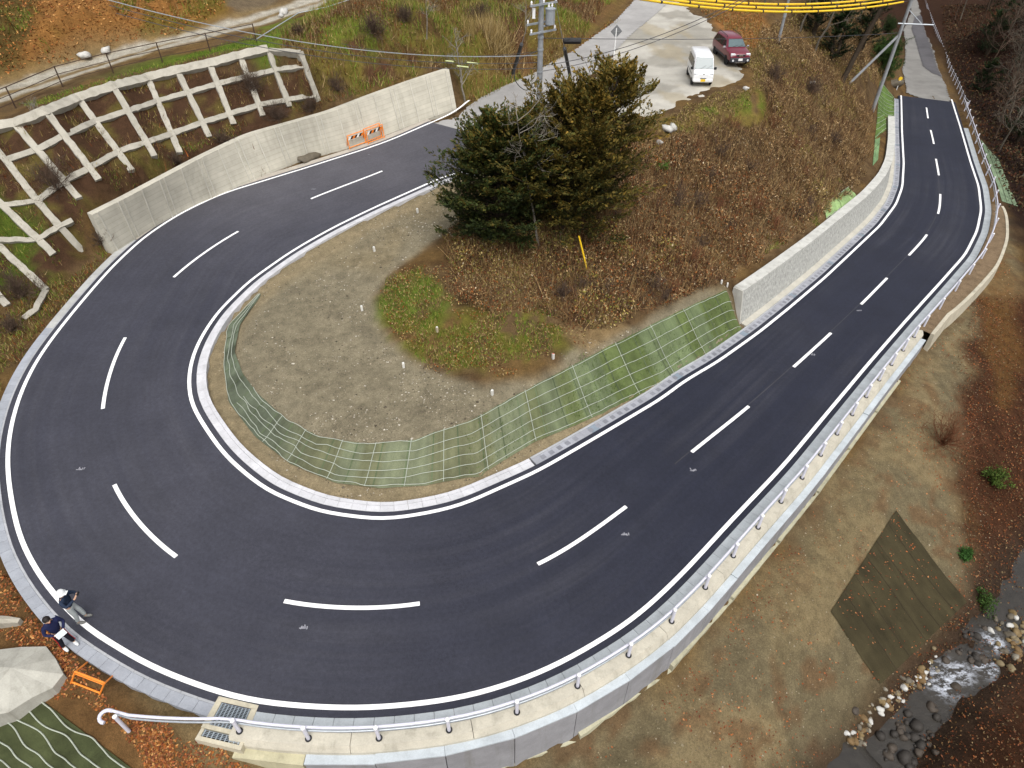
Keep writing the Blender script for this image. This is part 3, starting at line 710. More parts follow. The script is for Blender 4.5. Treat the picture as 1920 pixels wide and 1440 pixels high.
def asp_col(V, UV):
    p = V.reshape(-1, 3)
    c = np.tile(srgb(54, 58, 78, 0.37), (len(p), 1))
    # the upper limb and the inside of the bend are paler, a grey sheen painted over dust, the lower straight is fresh and blue-black
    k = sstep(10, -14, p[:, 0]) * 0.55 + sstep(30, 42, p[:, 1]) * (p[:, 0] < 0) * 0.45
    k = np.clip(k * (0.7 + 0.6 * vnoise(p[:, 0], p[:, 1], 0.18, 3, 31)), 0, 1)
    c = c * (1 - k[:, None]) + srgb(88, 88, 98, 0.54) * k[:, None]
    k2 = sstep(34, 42, p[:, 1]) * (p[:, 0] < 4) * np.clip(.25 + .75 * vnoise(p[:, 0] * .6 + p[:, 1] * .5, p[:, 1] * .6 - p[:, 0] * .5, .25, 3, 33), 0, 1) * .7  # extra pale sheen put into the upper limb's colour
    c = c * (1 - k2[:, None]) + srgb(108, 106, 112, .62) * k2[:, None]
    return c
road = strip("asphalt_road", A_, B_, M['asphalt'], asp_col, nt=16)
# longitudinal construction joint along the centre
# markings
def drape(L):
    for E_ in (A_, B_): pass
    d = np.hypot(L[:, None, 0] - _c[ok][None, :, 0], L[:, None, 1] - _c[ok][None, :, 1])
    mid = (A_ + B_) / 2; wd = np.linalg.norm((A_ - B_)[:, :2], axis=1)
    AB = B_ - A_
    for q in range(len(L)):
        best = None
        k0 = np.minimum(np.hypot(*(A_[:, :2] - L[q, :2]).T), np.hypot(*(B_[:, :2] - L[q, :2]).T)).argmin()
        a, b = max(0, k0 - 12), min(len(A_) - 1, k0 + 12); vals = []
        for k in range(a, b + 1):
            n2 = np.array([-AB[k, 1], AB[k, 0]]); vals.append((L[q, :2] - A_[k, :2]) @ n2 / np.linalg.norm(n2))
        vals = np.array(vals); ks = np.arange(a, b + 1); sgn = np.where(vals[:-1] * vals[1:] <= 0)[0]
        if len(sgn):
            j = sgn[np.abs(sgn + a - k0).argmin()]; f = vals[j] / (vals[j] - vals[j + 1] + 1e-12); L[q, 2] = A_[ks[j], 2] * (1 - f) + A_[ks[j + 1], 2] * f
    return L
drape(OUT); drape(INN)
for L in (OUT, INN): L[2:-2, 2] = np.convolve(L[:, 2], np.ones(5) / 5, 'valid')
def ribbon(name, L, N, w, dz, mat):
    return strip(name, off(L, N, -w / 2), off(L, N, w / 2), mat, None, 1, dz)
ol = OUT.copy(); il = INN.copy()
w_o = (SO > 1.0); ribbon("edge_line", OUT[w_o], NO[w_o], 0.165, 0.014, M['paint'])
ribbon("edge_line", INN, NI, 0.165, 0.014, M['paint'])
for d in DASH:
    a, b = d
    ia = np.linalg.norm(ctr - a, axis=1).argmin(); ib = np.linalg.norm(ctr - b, axis=1).argmin()
    seg = resample(ctr[min(ia, ib):max(ia, ib) + 1], 14)
    ribbon("lane_dash", seg, normals(seg), 0.16, 0.014, M['paint'])
# faint construction joint between the two paving passes
_js = ctr[60:196]; strip("paving_joint", off(_js, normals(_js), -.11), off(_js, normals(_js), -.06), M['asphalt'], srgb(78, 78, 86, .5), 1, .005)
# kerb blocks
def blocks(name, L, N, S, s0, s1, d0, d1, z0, z1, step, colf, gap=0.012, parent=None, kind='structure', mat='kerb', depth=0.5):
    mb = MB(); n_ = max(1, int((s1 - s0) / step)); st = (s1 - s0) / n_
    def P(s, d, z):
        x = np.interp(s, S, L[:, 0]); y = np.interp(s, S, L[:, 1]); zz = np.interp(s, S, L[:, 2]); nx_ = np.interp(s, S, N[:, 0]); ny_ = np.interp(s, S, N[:, 1]); r_ = math.hypot(nx_, ny_)
        return (x + nx_ / r_ * d, y + ny_ / r_ * d, zz + z)
    for k in range(n_):
        a = s0 + k * st + gap / 2; b = s0 + (k + 1) * st - gap / 2
        v = [P(a, d0, -depth), P(b, d0, -depth), P(b, d1, -depth), P(a, d1, -depth), P(a, d0, z0), P(b, d0, z0), P(b, d1, z1), P(a, d1, z1)]
        mb.hexa(v, colf(k))
    o = mb.build(name, M[mat], parent)
    if kind: tag(o, kind=kind)
    return o
rb = random.Random(5)
def shade(c, v=0.07): return lambda k: tuple(np.array(c) * (1 + rb.uniform(-v, v)))
white_k = srgb(208, 208, 212); grey_k = srgb(160, 162, 172); mid_k = srgb(178, 180, 184)
si_mid = s_at(INN, SI, (1010, 882))
blocks("kerb", INN, NI, SI, si_mid, SI[-1] - 1, 0.315, 0.60, 0.0, 0.015, 0.6, shade(white_k, 0.04))
blocks("kerb", INN, NI, SI, si_mid, SI[-1] - 1, 0.605, 0.76, 0.05, 0.06, 0.6, shade(white_k, 0.04))
blocks("kerb", INN, NI, SI, 2.0, si_mid - 0.1, 0.315, 0.70, 0.0, 0.01, 0.5, lambda k: tuple(srgb(168, 170, 178) * (1 + rb.uniform(-.08, .06))) if k % 13 else tuple(srgb(138, 150, 162)))
blocks("kerb", INN, NI, SI, 2.0, si_mid - 0.1, 0.705, 0.80, 0.03, 0.04, 1.0, shade(mid_k))
s_gr0 = s_at(OUT, SO, (478, 1313)); s_gr1 = s_at(OUT, SO, (405, 1296)); s_pp = s_at(OUT, SO, (150, 1168))
# gutter lids: dark lifting slots in the straight's gutter
mbl = MB()
for s in np.arange(3.0, si_mid - 0.6, 0.5):
    if int(s * 2) % 9 == 0: continue
    q = [np.interp(s, SI, INN[:, k]) for k in range(3)]; nx_ = np.interp(s, SI, NI[:, 0]); ny_ = np.interp(s, SI, NI[:, 1]); t_ = np.array([-ny_, nx_])
    c_ = np.array(q) + np.array([nx_ * 0.51, ny_ * 0.51, 0.012]); Mx = np.array([[t_[0], nx_, 0], [t_[1], ny_, 0], [0, 0, 1]])
    mbl.box(c_, (0.24, 0.22, 0.012), Mx, srgb(142, 144, 152) * rb.uniform(.85, 1.1))
for s in np.arange(s_pp - 12 if s_pp > 12 else 0, s_pp + 8, 0.5):
    if s < s_gr1 + 14 or int(s * 2) % 11 == 0: continue
    q = [np.interp(s, SO, OUT[:, k]) for k in range(3)]; nx_ = np.interp(s, SO, NO[:, 0]); ny_ = np.interp(s, SO, NO[:, 1]); t_ = np.array([-ny_, nx_])
    c_ = np.array(q) + np.array([nx_ * 0.57, ny_ * 0.57, 0.014]); Mx = np.array([[t_[0], nx_, 0], [t_[1], ny_, 0], [0, 0, 1]])
    mbl.box(c_, (0.28, 0.26, 0.012), Mx, srgb(140, 144, 154) * rb.uniform(.85, 1.1))
tag(mbl.build("kerb_lids", M['kerb']), kind='structure')
s_gr0 = s_at(OUT, SO, (478, 1313)); s_gr1 = s_at(OUT, SO, (405, 1296))
blocks("kerb", OUT, NO, SO, 14.0, s_gr0, 0.315, 0.76, 0.0, 0.03, 0.6, lambda k: tuple(srgb(182, 188, 192) * (1 + rb.uniform(-.07, .05))))
s_pp = s_at(OUT, SO, (150, 1168))
blocks("kerb", OUT, NO, SO, s_gr1, so_lw0 + 2, 0.315, 0.39, 0.0, 0.0, 0.6, shade(srgb(176, 178, 182)))
blocks("kerb", OUT, NO, SO, s_gr1, so_lw0 + 2, 0.395, 0.76, 0.0, 0.02, 0.5, lambda k: tuple((srgb(166, 170, 178) if k * 0.5 < 24 else srgb(186, 186, 184)) * (1 + rb.uniform(-.09, .06))))
blocks("kerb", OUT, NO, SO, so_lw0 + 2.05, SO[-1] - 4, 0.315, 0.80, 0.01, 0.03, 2.0, shade(srgb(186, 178, 166), .05))
# ------------------------------------------------------------------ retaining walls
def wall_mesh(name, Lf0, Lf1, Lt, mat, parent, colr, base_drop=0.5, uvscale=1.0, h0=0.0):
    """front face Lf0 (foot) to Lf1 (top edge), top to Lt (back edge), closed behind"""
    k = len(Lf0); lo = Lf0.copy(); lo[:, 2] -= base_drop; bk = Lt.copy(); bk[:, 2] = lo[:, 2] - 0.3
    rows = [lo, Lf0, Lf0 * .67 + Lf1 * .33, Lf0 * .33 + Lf1 * .67, Lf1, Lf1, Lt, Lt, bk]
    s = slen(Lf0); V = np.stack(rows, 1); nr = len(rows)
    hh = np.zeros((k, nr))
    for r_ in range(1, nr): hh[:, r_] = hh[:, r_ - 1] + np.linalg.norm(rows[r_] - rows[r_ - 1], axis=1)
    UV = np.stack([np.repeat(s[:, None], nr, 1), hh], 2).reshape(-1, 2)
    F = []
    for i in range(k - 1):
        for r_ in range(nr - 1):
            if r_ in (4, 6): continue
            a = i * nr + r_; F.append((a, a + nr, a + nr + 1, a + 1))
    F = [np.array(F)]
    e0 = [0, 1, 2, 3, 4, 6, 8]; F.append(np.array([[q for q in e0], [(k - 1) * nr + q for q in e0[::-1]]]))
    return mesh_np(name, V.reshape(-1, 3), F, mat, parent, C=np.tile(colr, (k * nr, 1)), UV=UV)
# weathered wall of the upper limb
lw = empty("retaining_wall", tuple(LWB[len(LWB) // 2]))
tag(lw, "long weathered grey concrete retaining wall below the lattice slope", "retaining wall")
def rel(P, o): return np.asarray(P) - np.array(o.location)
wc = srgb(198, 193, 178)
wall_mesh("wall_body", rel(LWB, lw), rel(LWT, lw), rel(LWK, lw), M['wall'], lw, wc)
mb = MB(); g = np.linspace(0.012, 0.988, 19)
for q, t in enumerate(g):
    i = t * (nlw - 1); a = int(i); f = i - a
    P0 = LWB[a] * (1 - f) + LWB[min(a + 1, nlw - 1)] * f; P1 = LWT[a] * (1 - f) + LWT[min(a + 1, nlw - 1)] * f
    tg = LWB[min(a + 1, nlw - 1)] - LWB[a]; tg[2] = 0; tg /= np.linalg.norm(tg); nn = np.array([tg[1], -tg[0], 0]); 
    if nn @ (LWK[a] - LWT[a]) > 0: nn = -nn
    for dx in (-0.16, 0.16) if q % 2 else (0.0,):
        b0 = P0 + tg * dx; b1 = P1 + tg * dx; w2 = 0.03
        v = [b0 - tg * w2 - nn * .05, b0 + tg * w2 - nn * .05, b1 + tg * w2 - nn * .05, b1 - tg * w2 - nn * .05]
        v2 = [p + nn * 0.10 for p in v]
        mb.hexa([p - np.array(lw.location) for p in (v[0], v[1], v2[1], v2[0], v[3], v[2], v2[2], v2[3])], srgb(206, 202, 190))
mb.build("joint_rib", M['conc'], lw)
# low rough stones behind the wall top
# new rough-faced wall of the lower limb
o_ = np.argsort(SI[wm]); RWB, RWT, RWK = [smooth_line(q, 0.5, 9) for q in (off(INN, NI, 1.15)[wm], off(INN, NI, 1.55, 2.15)[wm], off(INN, NI, 2.15, 2.15)[wm])]
nn_ = 70; RWB, RWT, RWK = [resample(q, nn_) for q in (RWB, RWT, RWK)]
rw = empty("block_wall", tuple(RWB[nn_ // 2]))
tag(rw, "new pale rough faced retaining wall beside the lower straight", "retaining wall")
wall_mesh("wall_face", rel(RWB, rw), rel(RWT - [0, 0, 0.02], rw), rel(RWK - [0, 0, 0.02], rw), M['rock'], rw, srgb(196, 196, 190))
def band(name, lines, mat, parent, c, seg=None):
    """closed section swept along matched lines"""
    k = len(lines[0]); nr = len(lines); V = np.stack(lines, 1); F = []
    for i in range(k - 1):
        for r_ in range(nr):
            a = i * nr + r_; b = i * nr + (r_ + 1) % nr; F.append((a, a + nr, b + nr, b))
    F = [np.array(F), np.array([list(range(nr)), [(k - 1) * nr + q for q in range(nr)][::-1]])]
    s = slen(lines[0]); UV = np.stack([np.repeat(s[:, None], nr, 1), np.tile(np.arange(nr) * 0.5, (k, 1))], 2).reshape(-1, 2)
    return mesh_np(name, V.reshape(-1, 3), F, mat, parent, C=np.tile(c, (k * nr, 1)), UV=UV)
_nr = normals(RWT); _nr *= np.sign(np.median(np.sum(_nr * (RWK - RWT)[:, :2], 1)))
def sh(L, N_, d, dz): 
    P = L.copy(); P[:, :2] += N_ * d; P[:, 2] += dz; return P
cs = [0, 17, 34, 52, 69]
for a, b in zip(cs[:-1], cs[1:]):
    sl_ = slice(a, b + 1)
    T0, K0 = RWT[sl_].copy(), RWK[sl_].copy()
    if b < 69: 
        T0[-1] += (T0[-2] - T0[-1]) * 0.03; K0[-1] += (K0[-2] - K0[-1]) * 0.03
    nv = _nr[sl_]
    band("coping", [rel(q, rw) for q in (sh(T0, nv, -0.03, -0.1), sh(K0, nv, 0.0, -0.1), sh(K0, nv, 0.0, 0.05), sh(T0, nv, -0.03, 0.05))], M['conc'], rw, srgb(206, 206, 200))
band("foot_slab", [rel(q, rw) for q in (sh(RWB, _nr, -0.34, -0.3), sh(RWB, _nr, 0.05, -0.3), sh(RWB, _nr, 0.05, 0.10), sh(RWB, _nr, -0.34, 0.05))], M['kerb'], rw, srgb(196, 192, 180))
mbq = MB(); e = np.array([RWB[0], RWB[-1]])
for q, i0, i1 in ((0, 0, 1), (1, -1, -2)):
    tg = RWB[i0] - RWB[i1]; tg /= np.linalg.norm(tg); 
    A0, A1, A2 = RWB[i0] + [0, 0, -.3], RWT[i0] + [0, 0, .035], RWK[i0] + [0, 0, .035]; A3 = np.array([A2[0], A2[1], A0[2]])
    pts = [A0, A3, A2, A1]; pts = [p - np.append(_nr[i0], 0) * .02 for p in pts]
    mbq.hexa([rel(p + tg * d_, rw) for d_ in (0.004, 0.12) for p in pts], srgb(204, 202, 194))
mbq.build("end_face", M['conc'], rw)

# outer wall of the bend: in-situ cap beam, precast panels, footing
ow = empty("panel_wall", tuple(OUT[np.abs(SO - (so_end - 18)).argmin()]))
tag(ow, "tall grey panel retaining wall with cream cap beam outside the bend", "retaining wall")
def at_s(L, N, S, s, d, z=0.0):
    x = [np.interp(s, S, L[:, k]) for k in range(3)]; n_ = np.array([np.interp(s, S, N[:, 0]), np.interp(s, S, N[:, 1])]); n_ /= np.linalg.norm(n_)
    return np.array([x[0] + n_[0] * d, x[1] + n_[1] * d, x[2] + z])
def po(s, d, z): return at_s(OUT, NO, SO, s, d, z)
s_w0 = s_at(OUT, SO, (1765, 528)) ; s_w1 = s_at(OUT, SO, (452, 1310)); s_p1 = s_at(OUT, SO, (590, 1326)); s_cream = s_at(OUT, SO, (530,1322))
s_panel0 = s_at(OUT, SO, (1690, 610))
n_cap = 12; ed = np.linspace(s_panel0, s_w1, n_cap + 1)
for k in range(n_cap):
    a, b = ed[k] + 0.008, ed[k + 1] - 0.008; ss = np.linspace(a, b, 12)
    prof = [(0.765, -0.5), (1.26, -0.5), (1.26, -0.14), (1.14, 0.10), (0.775, 0.10)]
    band("cap_beam", [rel(np.array([po(s, d, z) for s in ss]), ow) for d, z in prof], M['conc'], ow, srgb(202, 196, 180) * rb.uniform(.95, 1.04))
pw = 1.95; npan = int((s_p1 - s_panel0) / pw); ed = np.linspace(s_panel0 + 0.3, s_p1, npan + 1)
for k in range(npan):
    a, b = ed[k] + 0.012, ed[k + 1] - 0.012; h = np.interp((a + b) / 2, SO, HP)
    z1 = -0.30 if k % 7 < 5 else -0.36
    mbp = MB(); v = [po(a, 1.28, -h - .4), po(b, 1.28, -h - .4), po(b, 1.52, -h - .4), po(a, 1.52, -h - .4), po(a, 1.28, z1), po(b, 1.28, z1), po(b, 1.52, z1), po(a, 1.52, z1)]
    q = np.array([rel(p, ow) for p in v]); c_ = srgb(158, 158, 162) * rb.uniform(.94, 1.05)
    mbp.hexa(q, c_)
    pn = mbp.build("wall_panel", M['conc'], ow)
    mbc = MB(); v = [po(a - .008, 1.265, z1 - .02), po(b + .008, 1.265, z1 - .02), po(b + .008, 1.54, z1 - .02), po(a - .008, 1.54, z1 - .02), po(a - .008, 1.265, z1 + .05), po(b + .008, 1.265, z1 + .05), po(b + .008, 1.54, z1 + .05), po(a - .008, 1.54, z1 + .05)]
    mbc.hexa([rel(p, ow) for p in v], srgb(196, 204, 210) * rb.uniform(.96, 1.03)); mbc.build("panel_cap", M['kerb'], pn)
# stepped footing strip under the panels
mbf = MB(); ss = np.arange(s_panel0 + 4, s_p1, 3.9)
for a in ss:
    b = min(a + 3.88, s_p1); h = np.interp((a + b) / 2, SO, HP)
    v = [po(a, 1.42, -h - .6), po(b, 1.42, -h - .6), po(b, 1.66, -h - .6), po(a, 1.66, -h - .6), po(a, 1.42, -h + .10), po(b, 1.42, -h + .10), po(b, 1.66, -h + .10), po(a, 1.66, -h + .10)]
    mbf.hexa([rel(p, ow) for p in v], srgb(190, 186, 160) * rb.uniform(.93, 1.05))
mbf.build("footing", M['conc'], ow)
# cream concrete steps at the wall's near end
mbs = MB()
for a, b, d0, d1, zt, zb in ((s_p1 + .02, s_p1 + 2.0, 1.265, 1.56, -.34, -2.2), (s_p1 + .02, s_p1 + 1.6, 1.565, 1.84, -.95, -2.6), (s_p1 + 2.01, s_w1 + .05, 1.265, 1.38, -.4, -1.6)):
    mbs.hexa([rel(po(s, d, z), ow) for z in (zb, zt) for s, d in ((a, d0), (b, d0), (b, d1), (a, d1))], srgb(196, 190, 160))
mbs.build("end_step", M['conc'], ow)
# low wall that carries on along the right-hand curve
lowr = empty("low_wall", tuple(po(s_panel0 - 8, 2.4, -.8)))
tag(lowr, "low pale kerb wall holding a soil strip outside the right curve", "retaining wall")
s_l0 = s_at(OUT, SO, (1842, 380))
ss = np.linspace(s_l0, s_panel0 - 0.3, 40); tt = np.linspace(0, 1, 40); dd = 1.55 + 0.5 * np.sin(np.clip(tt * 1.15, 0, 1) * math.pi) ** 0.7
band("wall_body", [rel(np.array([po(s, d + q, z) for s, d in zip(ss, dd)]), lowr) for q, z in ((0, -1.6), (.3, -1.6), (.2, -.02), (.0, -.02))], M['conc'], lowr, srgb(200, 192, 172))
soil_s = strip("verge", np.array([po(s, .8, -.02) for s in ss]), np.array([po(s, d + .06, -.06) for s, d in zip(ss, dd)]), M['ground'], srgb(136, 116, 92))

# drain box and grating
dr = empty("drain_grate", tuple(po((s_gr0 + s_gr1) / 2, .8, 0.0)))
tag(dr, "square steel drain grating set in concrete by the guard rail end", "drain")
mbd = MB(); a, b = s_gr0, s_gr1
for (x0, x1, d0, d1) in ((a, b, .13, .27), (a, b, .96, 1.08), (a, a + .18, .27, .96), (b - .18, b, .27, .96)):
    mbd.hexa([rel(po(s, d, z), dr) for z in (-.5, .02) for s, d in ((x0, d0), (x1, d0), (x1, d1), (x0, d1))], srgb(206, 198, 176))
for (x0, x1, d0, d1) in ((a, b, 1.3, 1.42), (a, a + .1, 1.08, 1.3), (b - .1, b, 1.08, 1.3)):
    mbd.hexa([rel(po(s, d, z), dr) for z in (-.5, -.03) for s, d in ((x0, d0), (x1, d0), (x1, d1), (x0, d1))], srgb(206, 198, 176))
mbd.build("frame", M['conc'], dr)
mbd = MB(); mbk = MB()
def grid_bars(x0, x1, d0, d1, z):
    for d in np.arange(d0 + .02, d1, .045): mbd.hexa([rel(po(s, q, zz), dr) for zz in (z - .03, z) for s, q in ((x0, d - .006), (x1, d - .006), (x1, d + .006), (x0, d + .006))], srgb(150, 160, 168))
    for s in np.linspace(x0 + .03, x1 - .03, 9): mbd.hexa([rel(po(q, d, zz), dr) for zz in (z - .035, z + .004) for q, d in ((s - .012, d0), (s + .012, d0), (s + .012, d1), (s - .012, d1))], srgb(160, 170, 178))
grid_bars(a + .19, b - .19, .28, .95, .012); grid_bars(a + .11, b - .11, 1.09, 1.29, -.04)
mbd.build("grating", M['vc'], dr)
mbk.hexa([rel(po(s, d, z), dr) for z in (-.5, -.2) for s, d in ((a + .1, .28), (b - .1, .28), (b - .1, 1.29), (a + .1, 1.29))], (.01, .01, .01)); mbk.build("sump", M['black'], dr)

# ------------------------------------------------------------------ guard rail
gr = empty("guard_rail", tuple(po(so_end - 10, 1.0, 0)))
tag(gr, "long white pipe guard rail with capped posts outside the bend", "guard rail")
s_g1 = s_at(OUT, SO, (281, 1249)); s_g0 = 12.0 - 9.5
s_rail0 = 3.0
pp = [(470,1372),(577,1388),(697,1386),(812,1372),(924,1345),(1029,1311),(1121,1266),(1203,1212),(1272,1155)]
posts = []
base = s_at(OUT, SO, (1272 - 14, 1100))
def dpost(s): return np.interp(s, [s_rail0, s_l0 + 3, s_panel0 - 6, s_panel0 + 1], [1.2, 1.08, 1.05, 0.97])
s = s_p1 + 0.9; k = 0
S_posts = list(np.arange(s_w1 - 0.25, s_panel0 - 1, -2.0)); S_posts += list(np.arange(S_posts[-1] - 3.0, s_rail0, -3.4))
S_posts.insert(0, s_g1 - 0.55)
ph = 0.80
def gz_post(s): return 0.11 if s > s_panel0 + .2 and s < s_w1 + .05 else -0.04
post_mb = []
for q, s in enumerate(S_posts):
    b = po(s, dpost(s) if q else 1.75, gz_post(s) if q else -0.12)
    m_ = MB(); m_.lathe([(0.057, -0.3), (0.057, ph - .05), (0.050, ph - .012), (0.03, ph), (0.0, ph + .002)], n=10, col=(1, 1, 1))
    po_ = m_.build("post", M['whitepost'], gr, smooth=False); po_.location = rel(b, gr)
    if s > s_panel0 and q:
        r_ = MB(); r_.lathe([(0.062, 0.0), (0.105, 0.0), (0.105, 0.02), (0.062, 0.02)], n=14); rg = r_.build("base_ring", M['black'], po_)
    c_ = MB(); c_.lathe([(0.066, ph - .03), (0.066, ph + .008), (0.04, ph + .022), (0.0, ph + .024)], n=12); c_.build("post_cap", M['white'], po_)
ss = np.concatenate([np.arange(s_rail0 - .6, s_g1 - 0.1, 0.5)])
path = np.array([po(s, dpost(s) - 0.10 if s < s_w1 else np.interp(s, [s_w1, s_g1 - .5], [dpost(s) - .10, 1.62]), np.interp(s, [s_panel0 - 1, s_panel0 + 1, s_w1, s_g1 - .6], [0.60, 0.72, 0.72, 0.52])) for s in ss])
m_ = MB(); m_.tube(path, 0.044, 10); rl = m_.build("rail", M['whitepost'], gr); rl.location = -np.array(gr.location)
m_ = MB(); p2 = path.copy(); p2[:, 2] -= 0.26; m_.tube(p2, 0.032, 8); rl = m_.build("lower_rail", M['steel'], gr); rl.location = -np.array(gr.location)
# hooked terminal
e = path[-1]; tg = (path[-1] - path[-3]); tg /= np.linalg.norm(tg); nv = np.array([-tg[1], tg[0], 0]); nv = nv if nv @ np.append(NO[np.abs(SO - s_g1).argmin()], 0) > 0 else -nv
hk = [e]
for a in np.linspace(0, math.pi * 1.05, 9): hk.append(e + tg * (0.1 + .2 * math.sin(a)) + nv * (.17 - .17 * math.cos(a)) - np.array([0, 0, .02 * a]))
m_ = MB(); m_.tube(np.array(hk), 0.056, 10); rl = m_.build("end_hook", M['whitepost'], gr); rl.location = -np.array(gr.location)
# old cable rail that carries on along the old road
og = empty("cable_guard_rail", tuple(LRR[1])); tag(og, "thin old cable guard rail running along the far road edge", "guard rail")
ol_ = resample(np.vstack([po(4.0, 1.5, 0), LRR[0] + [1.2, -.4, 0], LRR[1] + [1.3, -.5, 0], LRR[2] + [1.3, -.4, 0], LRR[3] + [1.3, -.5, 0], LRR[4] + [1.5, -.5, 0], LRR[5] + [1.5, -.3, 0], LRR[6] + [1.2, 0, 0]]), 46)
for p in ol_[:34:1]:
    m_ = MB(); m_.lathe([(0.05, -.3), (0.05, .75), (0.0, .78)], n=6); q = m_.build("post", M['whitepost'], og); q.location = rel(p, og)
for h in (.35, .62):
    m_ = MB(); m_.tube(rel(ol_ + [0, 0, h], og), 0.022, 5); m_.build("cable", M['steel'], og)

# ------------------------------------------------------------------ concrete lattice on the cut slope
la = empty("slope_lattice", tuple(LAT[4][-1])); tag(la, "weathered white concrete lattice frame pinned to the cut slope", "slope lattice")
def beam(name, P, w, h, c):
    P = dens(P, 0.35); P[1:-1, 2] += (np.random.default_rng(len(P)).random(len(P) - 2) - .5) * .025
    T = np.gradient(P, axis=0); T /= np.linalg.norm(T, axis=1)[:, None]
    nrm = np.array([0.45, -0.5, 0.75]); nrm /= np.linalg.norm(nrm)
    A = np.cross(T, nrm); A /= np.linalg.norm(A, axis=1)[:, None]; B = np.cross(A, T)
    jit = (np.random.default_rng(int(abs(P[0, 0]) * 100)).random((len(P), 4)) - .5) * .05
    L = [P + A * (w / 2 + jit[:, :1]) - B * (.4), P - A * (w / 2 + jit[:, 1:2]) - B * (.4), P - A * (w / 2 + jit[:, 1:2]) + B * (h + jit[:, 2:3]), P + A * (w / 2 + jit[:, :1]) + B * (h + jit[:, 3:4])]
    return band(name, [rel(q, la) for q in L], M['conc'], la, c)
cb = srgb(182, 177, 164)
for c in LAT + LATL: beam("rib_beam", c, 0.36, 0.07, cb * rb.uniform(.9, 1.04))
top = np.array([at3([(-60, 248, 7.75)])[0]] + [c[0] for c in LAT[:9]])
beam("top_beam", top + [0, 0, .03], 0.55, 0.12, cb)
beam("cross_beam", np.array([LAT[8][0] + [0, 0, -.02], LAT[9][0]]), 0.28, 0.05, cb * .85)
for r_, i0 in ((1, 0), (2, 0)):
    beam("cross_beam", np.array([LATL[0][r_]] + [c[r_] for c in LAT]), 0.34, 0.05, cb * rb.uniform(.9, 1.0))
beam("cross_beam", np.array([LATL[1][1], LATL[0][2]]), 0.28, 0.07, cb * .95)
beam("cross_beam", np.array([LATL[2][1] * .8 + LATL[2][0] * .2, LATL[1][2], LATL[0][3], at3([(136, 413, 4.0)])[0]]), 0.28, 0.07, cb * .95)
beam("cross_beam", at3([(44,597,1.75),(66,580,1.9),(86,544,2.0)]), 0.25, 0.05, cb * .9)

# steel fence along the track
fe = empty("pipe_fence", tuple(FENCE[2])); tag(fe, "rusty dark pipe fence between the dirt track and the lattice", "fence")
ft = [(13,173),(108,138),(203,112),(297,88),(387,68),(475,52)]
fh = 1.25; fpts = np.vstack([at3([(-75, 246, 7.75)]), FENCE])
for p in fpts:
    m_ = MB(); gzp = Hz(p[0], p[1]); q_ = np.array([p[0], p[1], gzp]); m_.tube([[0, 0, -.3], [0, 0, fh]], 0.038, 6); o = m_.build("post", M['rust'], fe); o.location = rel(q_, fe)
fz = np.array([[p[0], p[1], Hz(p[0], p[1])] for p in fpts])
for h in (fh - .03, fh * .62, fh * .28):
    m_ = MB(); m_.tube(rel(fz + [0, 0, h], fe), 0.026 if h > 1 else .02, 6); m_.build("rail", M['rust'], fe)
m_ = MB(); a = fz[-1] + [0, 0, .25]; b = at3([(560, 24, 9.9), (610, 14, 10.1), (660, -2, 10.4)]); m_.tube(rel(np.vstack([a, b]), fe), 0.035, 6); m_.build("pale_end_pipe", M['steel'], fe)

# ------------------------------------------------------------------ erosion netting
def patch(name, rows, mat, colf, parent, lift=0.05, nu=60, nv=8):
    """rows: two or more matched edge polylines in world space; draped on the ground"""
    a, b = resample(rows[0], nu), resample(rows[1], nu); T = np.linspace(0, 1, nv)
    V = a[:, None] * (1 - T)[None, :, None] + b[:, None] * T[None, :, None]
    V[..., 2] = Hz(V[..., 0], V[..., 1]) + lift + (vnoise(V[..., 0], V[..., 1], 1.5, 2, 3) - .5) * .05
    u = slen(a); UV = np.stack([np.repeat(u[:, None], nv, 1), np.tile(T * np.linalg.norm(a - b, axis=1).mean(), (nu, 1))], 2).reshape(-1, 2)
    ii = (np.arange(nu - 1)[:, None] * nv + np.arange(nv - 1)[None, :]).ravel()
    P = V.reshape(-1, 3)
    return V, mesh_np(name, P - np.array(parent.location), np.stack([ii, ii + 1, ii + nv + 1, ii + nv], 1), mat, parent, C=colf(P, UV), UV=UV, smooth=True)
def ropes(V, fr, parent, name="rope", r=0.015, along=True, lift=.03):
    nu, nv = V.shape[:2]
    for f in fr:
        if along:
            j = f * (nv - 1); a = int(min(j, nv - 2)); t = j - a; P = V[:, a] * (1 - t) + V[:, a + 1] * t
        else:
            j = f * (nu - 1); a = int(min(j, nu - 2)); t = j - a; P = V[a] * (1 - t) + V[a + 1] * t
        P = dens(P, .5); P[:, 2] += lift; sw = vnoise(P[:, 0] * 1.1 + f * 9, P[:, 1] * 1.1, 1.0, 2, 8) - .5; P[:, :2] += (sw * .28)[:, None] * np.array([.7, .7]) if along else 0
        P[:, 2] = np.maximum(P[:, 2], Hz(P[:, 0], P[:, 1]) + .105)
        m_ = MB(); m_.tube(rel(P, parent), r, 4); m_.build(name, M['rope'], parent)
cr_, ft_ = at3(CREST), at3(FOOT)
na = empty("erosion_mat", tuple((cr_[7] + ft_[7]) / 2)); tag(na, "long curved green roped netting on the bank inside the bend", "erosion mat")
